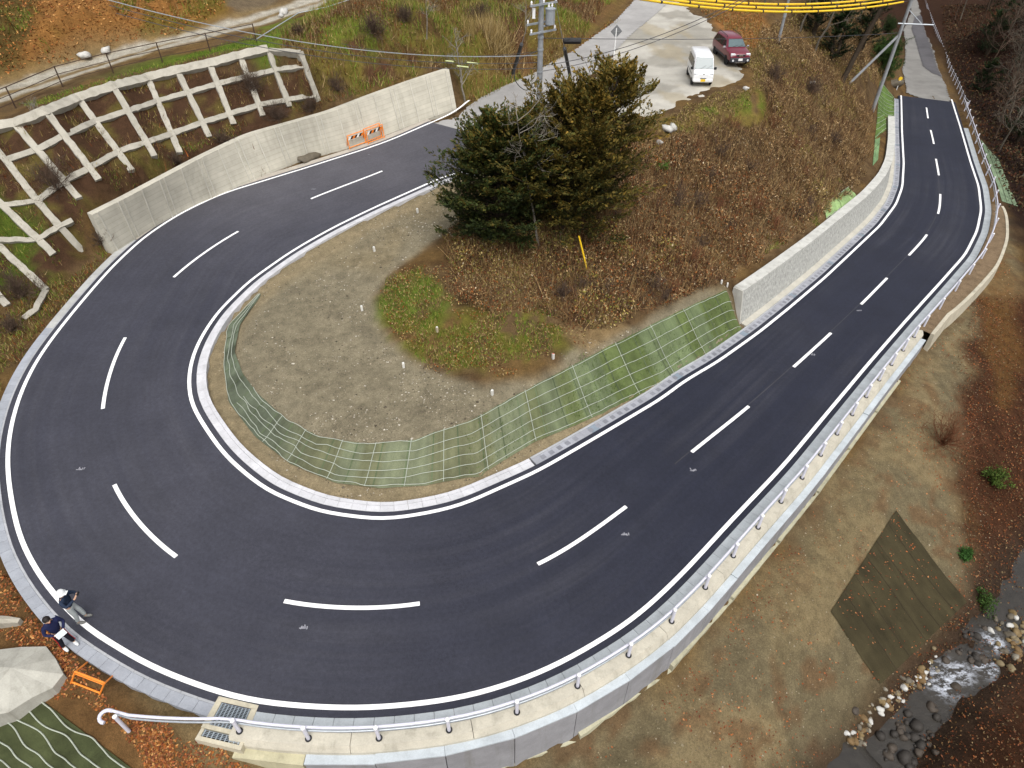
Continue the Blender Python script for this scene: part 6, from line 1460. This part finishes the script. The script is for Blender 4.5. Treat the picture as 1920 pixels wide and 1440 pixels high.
# yellow protective covers on three power lines
for q in range(3):
    A = PLh(10.1 - .12 * q) + [.3 + .1 * q, -.3 * q, 0]; B = PRh(10.6 - .25 * q) + [0, -.3 * q, 0]; lb = ["topmost", "middle", "lowest"][q]
    tt = np.linspace(0, 1, 60); P = A + (B - A) * tt[:, None]; P[:, 2] -= 1.2 * 4 * tt * (1 - tt)
    e = empty("covered_cable", tuple(P[30])); tag(e, "yellow covered power cable, %s of the three sagging over the cars" % lb, "power cable", "yellow covered power cables")
    m_ = MB(); m_.tube(rel(P, e), .02, 5); m_.build("wire", M['wire'], e); a, b = 8, 57; m_ = MB(); m_.tube(rel(P[a:b], e), .075, 8); m_.build("yellow_cover", M['yellow'], e)
    for k in range(a + 2 + q, b - 1, 5):
        m_ = MB(); m_.tube(rel(np.array([P[k], P[k] + (P[k + 1] - P[k]) * .22]), e), .088, 8); m_.build("joint_band", M['black'], e)
M['limesleeve'] = mat_plain("pale_lime_plastic", (.55, .60, .30), .5, .4)
for q, (p0, p1) in enumerate([((836,114), (850,115.5)), ((876,117), (896,119.5)), ((857,123.5), (878,126))]):
    m_ = MB(); m_.tube(at([p0, p1], [8.2, 8.25]), .05, 6); o = m_.build("wire_marker", M['limesleeve']); tag(o, ["leftmost of three short lime sleeves hanging over the wall's end", "rightmost of three short lime sleeves hanging over the wall's end", "lowest of three short lime sleeves hanging over the wall's end"][q], "wire marker", "lime wire markers")
wire("overhead_wire", "thin slack wire carrying the lime sleeves above the wall's end", PLh(6.3), at([(640,82)], [9.5])[0], .5, .012, group="wires at the transformer pole")
cp_ = catmull(np.array([PLh(6.3) + [-.2, 0, 0], PLh(5.9) + [-1.2, -.2, 0], PLh(4.9) + [-1.5, -.2, 0], PLh(4.2) + [-.9, -.1, 0], PLh(4.4) + [-.2, 0, 0]]), 8); m_ = MB(); m_.tube(cp_, .025, 5); o = m_.build("slack_cable", M['wire']); tag(o, "loop of slack black cable hanging left of the transformer pole", "cable")
cc_ = np.array(PLh(7.0)) + (PRh(7.2) - PLh(7.0)) * .055; m_ = MB(); m_.lathe([(.05, -.55), (.17, -.5), (.17, .5), (.05, .55)], cc_ + [0, 0, -.18], 10, 'x'); o = m_.build("cable_closure", M['black']); tag(o, "black cable splice box on the wire right of the transformer pole", "splice box")

# ------------------------------------------------------------------ barriers
def barrier(bl, br, label, h=.85, board=True, lean=(0, 0, 0), legs=1):
    bl, br = np.array(bl, float), np.array(br, float); e = empty("barrier", tuple(bl)); tag(e, label, "barrier"); u = br - bl; lean = np.array(lean, float); T = np.array([0, 0, h]) + lean
    def tube(name, P, rad=.03): m_ = MB(); m_.tube(rel(np.array(P), e), rad, 8); return m_.build(name, M['orange'], e)
    tube("upright", [bl, bl + T]); tube("upright", [br, br + T]); tube("top_rail", [bl + T, br + T], .032); tube("bottom_rail", [bl + T * .12, br + T * .12]); tube("middle_rail", [bl + T * .84, br + T * .84], .02)
    bk = np.array([-u[1], u[0], 0]) / np.linalg.norm(u[:2]) * .45 * legs
    tube("stay", [br + T * .95, br + bk]); tube("stay", [bl + T * .95, bl + bk])
    if board:
        m_ = MB(); n_ = 7; 
        for k in range(n_):
            a, b = bl + u * (.06 + .88 * k / n_) + T * .68, bl + u * (.06 + .88 * (k + 1) / n_) + T * .68; f = np.array([u[1], -u[0], 0]) / np.linalg.norm(u[:2]) * .02 * legs; s_ = u / np.linalg.norm(u) * .07
            c_ = srgb(40, 26, 20) if k % 2 else (srgb(236, 232, 226) if k % 4 == 0 else srgb(226, 120, 30))
            m_.add([rel(a + f - s_, e), rel(b + f - s_, e), rel(b + f + s_ + T * .2, e), rel(a + f + s_ + T * .2, e)], [(0, 1, 2, 3)], c_)
        m_.build("striped_board", M['vc'], e)
q = on_road([(656,280), (687,269), (691,271), (721,259), (684,263)]); n0 = np.append(-_nl[40], 0)
barrier(q[0], q[1], "orange folding barrier with striped board, left one against the wall", .9, True, -n0 * .12, 1)
barrier(q[2], q[3], "bright orange barrier against the wall, nearest the asphalt on the right", .95, True, -n0 * .1, 1)
barrier(q[2] - n0 * .28 + (q[3] - q[2]) * -.04, q[3] - n0 * .28 + (q[3] - q[2]) * -.06, "orange barrier half hidden behind the right one at the wall", .98, False, -n0 * .1, 1)
g0 = G([(133,1281), (187,1302)]); barrier(g0[0], g0[1], "lone thin orange barrier frame on the leaves near the two people", .70, False, (.42, .05, 0), 1.7)

# ------------------------------------------------------------------ chalk marks on the asphalt
def chalk(px, k):
    P = on_road([px])[0]; rr = random.Random(k); m_ = MB()
    for s_ in range(4):
        a = np.array([P[0] + (s_ - 1.5) * .07, P[1] + rr.uniform(-.05, .05), P[2] + .014]); ln = rr.uniform(.06, .13); d_ = np.array([rr.uniform(-.04, .04), ln, 0])
        m_.add([a + [-.02, 0, 0], a + [.02, 0, 0], a + d_ + [.02, 0, 0], a + d_ + [-.02, 0, 0]], [(0, 1, 2, 3)])
    m_.add([P + [-.2, -.02, .016], P + [.06, -.02, .016], P + [.06, .02, .016], P + [-.2, .02, .016]], [(0, 1, 2, 3)])
    tag(m_.build("chalk_mark", M['chalk']), kind='structure')
M['chalk'] = mat_plain("chalk", (.26, .26, .29), .9, .1, 0, .4, 30)
for k, p_ in enumerate([(152,881), (570,1178), (1301,883), (1174,1003), (254,556), (1525,666), (695,290), (589,355), (1612,583)]): chalk(p_, k)

# ------------------------------------------------------------------ vehicles
def glass_mat(n_, c): return mat_plain(n_, c, .08, .6, 0, .05)
M['glass'] = glass_mat("car_glass", (.10, .14, .15)); M['darkglass'] = glass_mat("dark_car_glass", (.02, .022, .026)); M['tyre'] = mat_plain("tyre", (.02, .02, .02), .8, .2); M['rim'] = mat_plain("wheel_rim", (.45, .46, .48), .3, .6, .7)
def paint(n_, c):
    t = NT(n_); p = t.pos(); t.b.inputs['Coat Weight'].default_value = .6; t.b.inputs['Coat Roughness'].default_value = .06; return t.fin(t.mix(1.0, c, t.ramp(t.noise(p, 3, 3), [(.3, .93), (.7, 1.04)]), 'MULTIPLY'), .35, .5)
M['vanpaint'] = paint("white_car_paint", (.80, .81, .82)); M['redpaint'] = paint("maroon_car_paint", (.155, .010, .028)); M['plastic'] = mat_plain("black_bumper", (.035, .036, .045), .55, .4); M['lamp'] = mat_plain("lamp_glass", (.72, .74, .76), .12, .7); M['chrome'] = mat_plain("chrome", (.7, .7, .72), .15, .6, .9)
def car_hull(st, mat, parent):
    rings = []
    for x, zb, zm, zt, wb, wm_, wt in st:
        half = [(wb * .86, zb), (wb, zb + .10), (wm_, zb * .45 + zm * .55), (wm_ * .985, zm), (wt + (wm_ - wt) * .12, zt - .10 if zt - zm > .25 else zm + (zt - zm) * .6), (wt - .06, zt - .02), (wt * .5, zt + .012)]
        rings.append([(x, y, z) for y, z in half] + [(x, -y, z) for y, z in half[::-1]])
    n_ = len(rings[0]); V = np.array(rings).reshape(-1, 3); F = [(i * n_ + k, i * n_ + (k + 1) % n_, (i + 1) * n_ + (k + 1) % n_, (i + 1) * n_ + k) for i in range(len(st) - 1) for k in range(n_)]
    mb = MB(); mb.add(V, F); mb.add(np.array(rings[0]), [tuple(range(n_))]); mb.add(np.array(rings[-1]), [tuple(range(n_))[::-1]])
    o = mb.build("body", M[mat], parent, smooth=False); me = o.data; bm = bmesh.new(); bm.from_mesh(me); bmesh.ops.remove_doubles(bm, verts=bm.verts, dist=1e-4); bmesh.ops.recalc_face_normals(bm, faces=bm.faces); bm.to_mesh(me); bm.free()
    b = o.modifiers.new("bevel", 'BEVEL'); b.width = .035; b.segments = 3; b.limit_method = 'ANGLE'; b.angle_limit = R(18); me.polygons.foreach_set("use_smooth", np.ones(len(me.polygons), bool)); return o
def wat(st, x, z):
    S = np.array(st); zb, zm, zt, wb, wm_, wt = [np.interp(x, S[:, 0], S[:, k]) for k in range(1, 7)]
    return np.interp(z, [zm, max(zt - .1, zm + .01)], [wm_ * .985, wt + (wm_ - wt) * .12])
def side_win(st, xs, parent, mat, name="side_window"):
    for sgn in (-1, 1):
        for (xa, xb, xc, xd, za, zb2) in xs:
            q = [(xa, za), (xb, za), (xc, zb2), (xd, zb2)]; mb = MB(); v = [np.array((x, sgn * (wat(st, x, z) + .004), z)) for x, z in q]; v2 = [p + [0, sgn * .014, 0] for p in v]
            mb.hexa(v + v2); mb.build(name, M[mat], parent)
def plate(parent, name, mat, c, size, rot=0.0, bevel=.0, colr=(1, 1, 1)):
    mb = MB(); ca, sa = math.cos(rot), math.sin(rot); mb.box(c, size, np.array([[ca, 0, sa], [0, 1, 0], [-sa, 0, ca]]), colr); return mb.build(name, M[mat], parent, bevel=bevel)
def wheels(parent, xs, y, rr, wd):
    for x in xs:
        for s_ in (-1, 1):
            mb = MB(); mb.lathe([(rr * .62, -wd / 2), (rr * .93, -wd / 2), (rr, -wd / 4), (rr, wd / 4), (rr * .93, wd / 2), (rr * .62, wd / 2)], (x, s_ * y, rr), 20, 'y'); w_ = mb.build("wheel", M['tyre'], parent)
            mb = MB(); mb.lathe([(rr * .62, -.02), (rr * .55, .02), (rr * .2, .01), (rr * .16, .05), (0, .05)][:: 1], (x, s_ * (y + wd / 2 - .03), rr), 16, 'y') if s_ < 0 else mb.lathe([(rr * .62, .02), (rr * .55, -.02), (rr * .2, -.01), (rr * .16, -.05), (0, -.05)], (x, s_ * (y + wd / 2 - .03), rr), 16, 'y'); mb.build("rim", M['rim'], w_)
            mb = MB(); mb.lathe([(0, -.01), (rr * 1.2, -.01), (rr * 1.2, .01), (0, .01)], (x, s_ * (y + wd / 2 - .045), rr + .03), 20, 'y'); mb.build("wheel_arch", M['plastic'], parent)
def mirror_(parent, x, y, z, mat, s_=.17):
    for sg in (-1, 1):
        mb = MB(); mb.box((x, sg * (y + .10), z), (.10, .18, s_)); mb.box((x, sg * (y + .01), z - .03), (.05, .08, .05)); mb.build("door_mirror", M[mat], parent, bevel=.02)
def heading(a, b, z): P = at([a, b], [z, z]); return math.atan2(*(P[1] - P[0])[[1, 0]])
# white van
stv = [(-1.70, .36, 1.0, 1.72, .68, .70, .58), (-1.63, .26, 1.0, 1.88, .71, .735, .64), (-.4, .25, 1.0, 1.91, .735, .738, .65), (.70, .25, 1.0, 1.90, .735, .738, .65), (.93, .25, 1.0, 1.82, .735, .738, .64), (1.44, .25, .98, 1.09, .73, .735, .66), (1.60, .27, .84, .97, .72, .72, .64), (1.695, .30, .60, .80, .68, .70, .60)]
hv = heading((1283,141), (1294,168), 6.05); cvp = at([(1309,153)], [6.05])[0]; cvp[2] = Hz(cvp[0], cvp[1]) + .06
van = empty("parked_van", tuple(cvp), hv); tag(van, "small white box van with yellow number plate in the parking area", "van")
car_hull(stv, 'vanpaint', van)
side_win(stv, [(.02, .70, .62, .02, 1.06, 1.62), (-.78, -.06, -.06, -.78, 1.06, 1.62), (-1.52, -.86, -.86, -1.46, 1.06, 1.60)], van, 'darkglass')
side_win(stv, [(.78, 1.26, .98, .74, 1.05, 1.52)], van, 'darkglass', "door_window")
mb = MB(); a_, b_ = np.array([.965, 0, 1.79]), np.array([1.42, 0, 1.13]); nv = np.array([.82, 0, .57]) * .012
mb.hexa([a_ + [0, -.58, 0], b_ + [0, -.645, 0], b_ + [0, .645, 0], a_ + [0, .58, 0]] + [q + nv * 2.4 for q in (a_ + [0, -.58, 0], b_ + [0, -.645, 0], b_ + [0, .645, 0], a_ + [0, .58, 0])]); ws = mb.build("windscreen", M['glass'], van)
for y0 in (-.25, .15): mb = MB(); mb.tube([b_ + nv * 3 + [0, y0, 0], b_ * .72 + a_ * .28 + nv * 3 + [0, y0 + .38, 0]], .012, 4); mb.build("wiper", M['black'], ws)
for sg in (-1, 1): plate(van, "headlight", 'greylamp', (1.615, sg * .53, .80), (.10, .26, .17), .35, .02)
plate(van, "grille", 'plastic', (1.672, 0, .80), (.03, .66, .05), .3); plate(van, "emblem", 'chrome', (1.685, 0, .83), (.03, .10, .08), .3); plate(van, "lower_grille", 'plastic', (1.70, 0, .56), (.03, .42, .05)); plate(van, "number_plate", 'yellow', (1.715, 0, .43), (.02, .33, .165)); plate(van, "front_bumper", 'vanpaint', (1.66, 0, .42), (.12, 1.40, .22), 0, .05)
plate(van, "rear_window", 'darkglass', (-1.705, 0, 1.35), (.03, 1.1, .45), -.08)
for sg in (-1, 1): plate(van, "tail_lamp", 'redpaint', (-1.70, sg * .60, .95), (.04, .12, .3))
wheels(van, (-1.18, 1.12), .66, .275, .15); mirror_(van, 1.18, .735, 1.12, 'black'); plate(van, "side_moulding", 'plastic', (-.1, -.742, .66), (1.9, .012, .05)); plate(van, "side_moulding", 'plastic', (-.1, .742, .66), (1.9, .012, .05))
# maroon off-road car
sts = [(-2.20, .46, .98, 1.15, .76, .80, .66), (-2.12, .36, 1.0, 1.45, .80, .84, .64), (-1.75, .33, 1.02, 1.66, .83, .855, .63), (-.6, .32, 1.02, 1.70, .84, .86, .63), (.20, .32, 1.02, 1.66, .84, .86, .62), (.42, .32, 1.02, 1.58, .84, .86, .61), (1.08, .32, 1.0, 1.09, .84, .855, .70), (1.70, .33, .95, 1.02, .83, .835, .68), (2.06, .36, .82, .92, .80, .80, .66), (2.17, .42, .66, .80, .74, .76, .62)]
hs_ = heading((1335,119), (1356,138), 6.05); csp = at([(1366,117)], [6.05])[0]; csp[2] = Hz(csp[0], csp[1]) + .06
suv = empty("parked_car", tuple(csp), hs_); tag(suv, "maroon off-road car with roof rails beside the white van", "car")
car_hull(sts, 'redpaint', suv)
side_win(sts, [(-.58, .10, .10, -.58, 1.08, 1.54), (-1.5, -.66, -.66, -1.42, 1.08, 1.54), (-2.0, -1.58, -1.5, -1.72, 1.08, 1.50)], suv, 'darkglass')
side_win(sts, [(.18, .86, .36, .18, 1.08, 1.48)], suv, 'darkglass', "door_window")
mb = MB(); a_, b_ = np.array([.46, 0, 1.55]), np.array([1.03, 0, 1.13]); nv = np.array([.59, 0, .80]) * .012
mb.hexa([a_ + [0, -.54, 0], b_ + [0, -.68, 0], b_ + [0, .68, 0], a_ + [0, .54, 0]] + [q + nv * 2.4 for q in (a_ + [0, -.54, 0], b_ + [0, -.68, 0], b_ + [0, .68, 0], a_ + [0, .54, 0])]); ws = mb.build("windscreen", M['glass'], suv)
for y0 in (-.3, .12): mb = MB(); mb.tube([b_ + nv * 3 + [0, y0, 0], b_ * .8 + a_ * .2 + nv * 3 + [0, y0 + .42, 0]], .012, 4); mb.build("wiper", M['black'], ws)
plate(suv, "front_bumper", 'plastic', (2.12, 0, .48), (.22, 1.58, .34), 0, .06); plate(suv, "grille", 'plastic', (2.155, 0, .78), (.06, .72, .16), .25, .01); plate(suv, "emblem", 'chrome', (2.20, 0, .79), (.03, .30, .10), .25); plate(suv, "number_plate", 'white', (2.245, 0, .52), (.02, .33, .165)); plate(suv, "skid_plate", 'chrome', (2.15, 0, .31), (.16, .8, .04))
for sg in (-1, 1):
    plate(suv, "headlight", 'lamp', (2.06, sg * .60, .83), (.16, .34, .17), .3, .02); mb = MB(); mb.lathe([(0, -.02), (.075, -.02), (.075, .02), (0, .02)], (2.235, sg * .58, .47), 12, 'x'); mb.build("fog_lamp", M['lamp'], suv)
    mb = MB(); mb.tube([[-1.75, sg * .56, 1.68], [-1.6, sg * .56, 1.76], [.05, sg * .55, 1.74], [.2, sg * .55, 1.66]], .022, 6); mb.build("roof_rail", M['black'], suv); plate(suv, "tail_lamp", 'redpaint', (-2.17, sg * .66, 1.0), (.06, .14, .34)); plate(suv, "side_cladding", 'plastic', (0, sg * .855, .50), (2.3, .02, .14))
plate(suv, "rear_window", 'darkglass', (-2.10, 0, 1.32), (.03, 1.1, .36), -.25); wheels(suv, (-1.36, 1.32), .75, .345, .20); mirror_(suv, .86, .85, 1.12, 'chrome', .15)
mb = MB(); 
# ------------------------------------------------------------------ people
def skin(name, verts, edges, mat, parent, root=0, sub=1):
    me = bpy.data.meshes.new(name); me.from_pydata([v[:3] for v in verts], edges, []); me.materials.append(mat); o = bpy.data.objects.new(name, me); col.objects.link(o); o.parent = parent
    bm = bmesh.new(); bm.from_mesh(me); lay_ = bm.verts.layers.skin.verify()
    for v, s_ in zip(bm.verts, verts): v[lay_].radius = (s_[3], s_[4] if len(s_) > 4 else s_[3]); v[lay_].use_root = False
    bm.verts.ensure_lookup_table(); bm.verts[root][lay_].use_root = True; bm.to_mesh(me); bm.free()
    k = o.modifiers.new("skin", 'SKIN'); k.use_smooth_shade = True; b = o.modifiers.new("sub", 'SUBSURF'); b.levels = sub; b.render_levels = sub; return o
M['skin'] = mat_plain("skin", (.52, .32, .22), .55, .3, 0, .05); M['navy'] = mat_plain("navy_cloth", (.012, .016, .055), .85, .2, 0, .2); M['jacket'] = mat_plain("dark_blue_jacket", (.016, .026, .050), .8, .2, 0, .25); M['greytr'] = mat_plain("pale_grey_trousers", (.36, .39, .39), .85, .2, 0, .1); M['blacktr'] = mat_plain("black_trousers", (.010, .010, .016), .85, .2); M['hair'] = mat_plain("black_hair", (.012, .009, .008), .6, .3); M['shoe'] = mat_plain("grey_shoe", (.16, .16, .15), .7, .2); M['redstripe'] = mat_plain("red_stripe", (.42, .02, .02), .8, .2); M['cap'] = mat_plain("white_helmet", (.68, .70, .70), .35, .5, 0, .04)
def person(label, loc, rz, el, wr, palmdir, legs, jacket, trousers, shoe, hair=None, helmet=False, hd=(0.03, 0), stripe=False):
    e = empty("person", tuple(loc), rz); tag(e, label, "person"); hx, hy = hd
    V = [(0, 0, .97, .12, .15), (0, 0, 1.16, .11, .14), (.0, 0, 1.36, .11, .16), (.01, 0, 1.50, .055), (.02 + hx * .4, hy * .4, 1.565, .062, .07), (.03 + hx, hy, 1.645, .092, .078), (.015 + hx, hy, 1.72, .082, .074), (.14 + hx, hy, 1.625, .014)]
    Ed = [(0, 1), (1, 2), (2, 3), (3, 4), (4, 5), (5, 6), (5, 7)]
    for s_ in (-1, 1): V.append((.02 + hx, hy + s_ * .10, 1.635, .016)); Ed.append((5, len(V) - 1))
    for k, s_ in enumerate((-1, 1)):
        i = len(V); V += [(0, s_ * .19, 1.43, .055), (*el[k], .042), (*wr[k], .030)]; Ed += [(2, i), (i, i + 1), (i + 1, i + 2)]
        pd = np.array(palmdir[k], float); pd /= np.linalg.norm(pd); sd = np.cross(pd, [0, 0, 1.0]); sd /= np.linalg.norm(sd) + 1e-9; cu = np.cross(sd, pd); w_ = np.array(wr[k]); pm = w_ + pd * .075; V.append((*pm, .034, .018)); j = len(V) - 1; Ed.append((i + 2, j))
        for q, (of, ln) in enumerate(((-.03, .062), (-.01, .075), (.01, .072), (.03, .055))):
            a = pm + pd * .03 + sd * of; b = a + pd * ln * .55; c = b + pd * ln * .35 - cu * ln * .35; m0 = len(V); V += [(*a, .0095), (*b, .0085), (*c, .007)]; Ed += [(j, m0), (m0, m0 + 1), (m0 + 1, m0 + 2)]
        a = w_ + pd * .045 - sd * .042 * s_; b = a + pd * .04 - sd * .02 * s_; m0 = len(V); V += [(*a, .011), (*b, .009)]; Ed += [(j, m0), (m0, m0 + 1)]
    L = []
    for k, s_ in enumerate((-1, 1)):
        kx, ky, kz, axx, ayy = legs[k]; i = len(V); V += [(0, s_ * .09, .90, .085), (kx, ky, kz, .058), (axx, ayy, .09, .040), (axx + .04, ayy, .045, .036), (axx + .15, ayy, .03, .028)]; Ed += [(0, i), (i, i + 1), (i + 1, i + 2), (i + 2, i + 3), (i + 3, i + 4)]; L.append((kx, ky, kz, axx, ayy))
    skin("body", V, Ed, M['skin'], e)
    J = [(0, 0, .86, .14, .175), (0, 0, 1.12, .14, .165), (0, 0, 1.36, .135, .185), (.01, 0, 1.49, .075)]; Je = [(0, 1), (1, 2), (2, 3)]
    for k, s_ in enumerate((-1, 1)): i = len(J); w_ = np.array(wr[k]) * .94 + np.array(el[k]) * .06; J += [(0, s_ * .195, 1.42, .078), (*el[k], .060), (*w_, .045)]; Je += [(2, i), (i, i + 1), (i + 1, i + 2)]
    skin("jacket", J, Je, M[jacket], e)
    m_ = MB(); m_.lathe([(.085, 0), (.095, .02), (.085, .045)], (.012, 0, 1.475), 12); m_.build("collar", M[jacket], e)
    T_ = [(0, 0, 1.02, .125, .15), (0, 0, .90, .13, .16)]; Te = [(0, 1)]
    for k, s_ in enumerate((-1, 1)): kx, ky, kz, axx, ayy = L[k]; i = len(T_); T_ += [(0, s_ * .095, .84, .10), (kx, ky, kz, .078), (axx, ayy, .12, .070)]; Te += [(1, i), (i, i + 1), (i + 1, i + 2)]
    skin("trousers", T_, Te, M[trousers], e)
    for k in range(2):
        kx, ky, kz, axx, ayy = L[k]; m_ = MB(); m_.tube([[axx - .06, ayy, .05], [axx + .02, ayy, .055], [axx + .12, ayy, .045], [axx + .20, ayy, .035]], [.045, .055, .052, .03], 10); m_.build("shoe", M[shoe], e, smooth=True)
        if stripe: s_ = (-1, 1)[k]; m_ = MB(); m_.tube([[0, s_ * .185, .85], [kx, ky + s_ * .075, kz], [axx, ayy + s_ * .068, .14]], .014, 5); m_.build("side_stripe", M['redstripe'], e)
    for s_ in (-1, 1): m_ = MB(); m_.lathe([(0, -.012), (.010, 0), (0, .012)], (.112 + hx, hy + s_ * .034, 1.655), 8); m_.build("eye", M['black'], e)
    m_ = MB(); m_.box((.112 + hx, hy, 1.592), (.012, .05, .010)); m_.build("mouth", M['redstripe'], e)
    if helmet:
        m_ = MB(); m_.lathe([(.150, -.005), (.152, .01), (.128, .02), (.122, .07), (.095, .125), (.05, .15), (0, .155)], (.015 + hx, hy, 1.675), 18); m_.build("helmet", M['cap'], e, smooth=True); m_ = MB(); m_.box((.15 + hx, hy, 1.68), (.10, .16, .014)); m_.build("helmet_peak", M['cap'], e, bevel=.006)
    else:
        m_ = MB(); prof_ = [(.098, -.06), (.112, .0), (.112, .05), (.085, .105), (.04, .13), (0, .135)]; m_.lathe(prof_, (-.012 + hx, hy, 1.66), 16); m_.build("hair", M['hair'], e, smooth=True)
        m_ = MB(); m_.tube([[.06 + hx, hy - .075, 1.70], [.10 + hx, hy, 1.715], [.06 + hx, hy + .075, 1.70]], [.03, .032, .03], 8); m_.build("hair_fringe", M['hair'], e, smooth=True)
    return e
pa = on_road([(153,1163)])[0]
person("person in white helmet, dark jacket and pale trousers raising a phone on the road", pa, R(8), [(.16, -.30, 1.26), (.16, .30, 1.26)], [(.42, -.10, 1.44), (.42, .08, 1.44)], [(.5, .25, .8), (.5, -.25, .8)], [(.05, -.10, .50, -.02, -.12), (.10, .12, .50, .12, .13)], 'jacket', 'greytr', 'shoe', None, True, (.05, 0))
ca8, sa8 = math.cos(R(8)), math.sin(R(8)); m_ = MB(); m_.box((0, 0, 0), (.015, .15, .08), None, (.02, .02, .022)); m_.box((-.009, 0, 0), (.004, .13, .07), None, (.05, .06, .08)); ph_o = m_.build("phone", M['vc']); ph_o.location = (pa[0] + ca8 * .53, pa[1] + sa8 * .53, pa[2] + 1.56); ph_o.rotation_euler = (0, -.2, R(8)); tag(ph_o, "black phone held up by the person in the white helmet", "phone")
pbp = on_road([(131,1210)])[0] + [0, 0, .02]
pb_e = person("bareheaded person in navy jacket and dark red striped trousers holding a white tablet", pbp, R(-32), [(.06, -.31, 1.18), (.06, .31, 1.18)], [(.30, -.12, 1.10), (.30, .12, 1.10)], [(.9, .4, .0), (.9, -.4, .0)], [(.04, -.11, .50, .0, -.15), (.08, .11, .50, .08, .15)], 'navy', 'blacktr', 'cap', 'hair', False, (.06, 0), True)
cb_, sb_ = math.cos(R(-32)), math.sin(R(-32)); m_ = MB(); m_.box((0, 0, 0), (.20, .28, .012), None, srgb(236, 238, 240)); m_.box((0, 0, .008), (.17, .24, .004), None, srgb(206, 214, 222)); tb = m_.build("tablet", M['vc'], bevel=0); tb.location = (pbp[0] + cb_ * .41, pbp[1] + sb_ * .41, pbp[2] + 1.135); tb.rotation_euler = (0, .35, R(-32)); tag(tb, "white tablet held at the waist by the bareheaded person", "tablet")
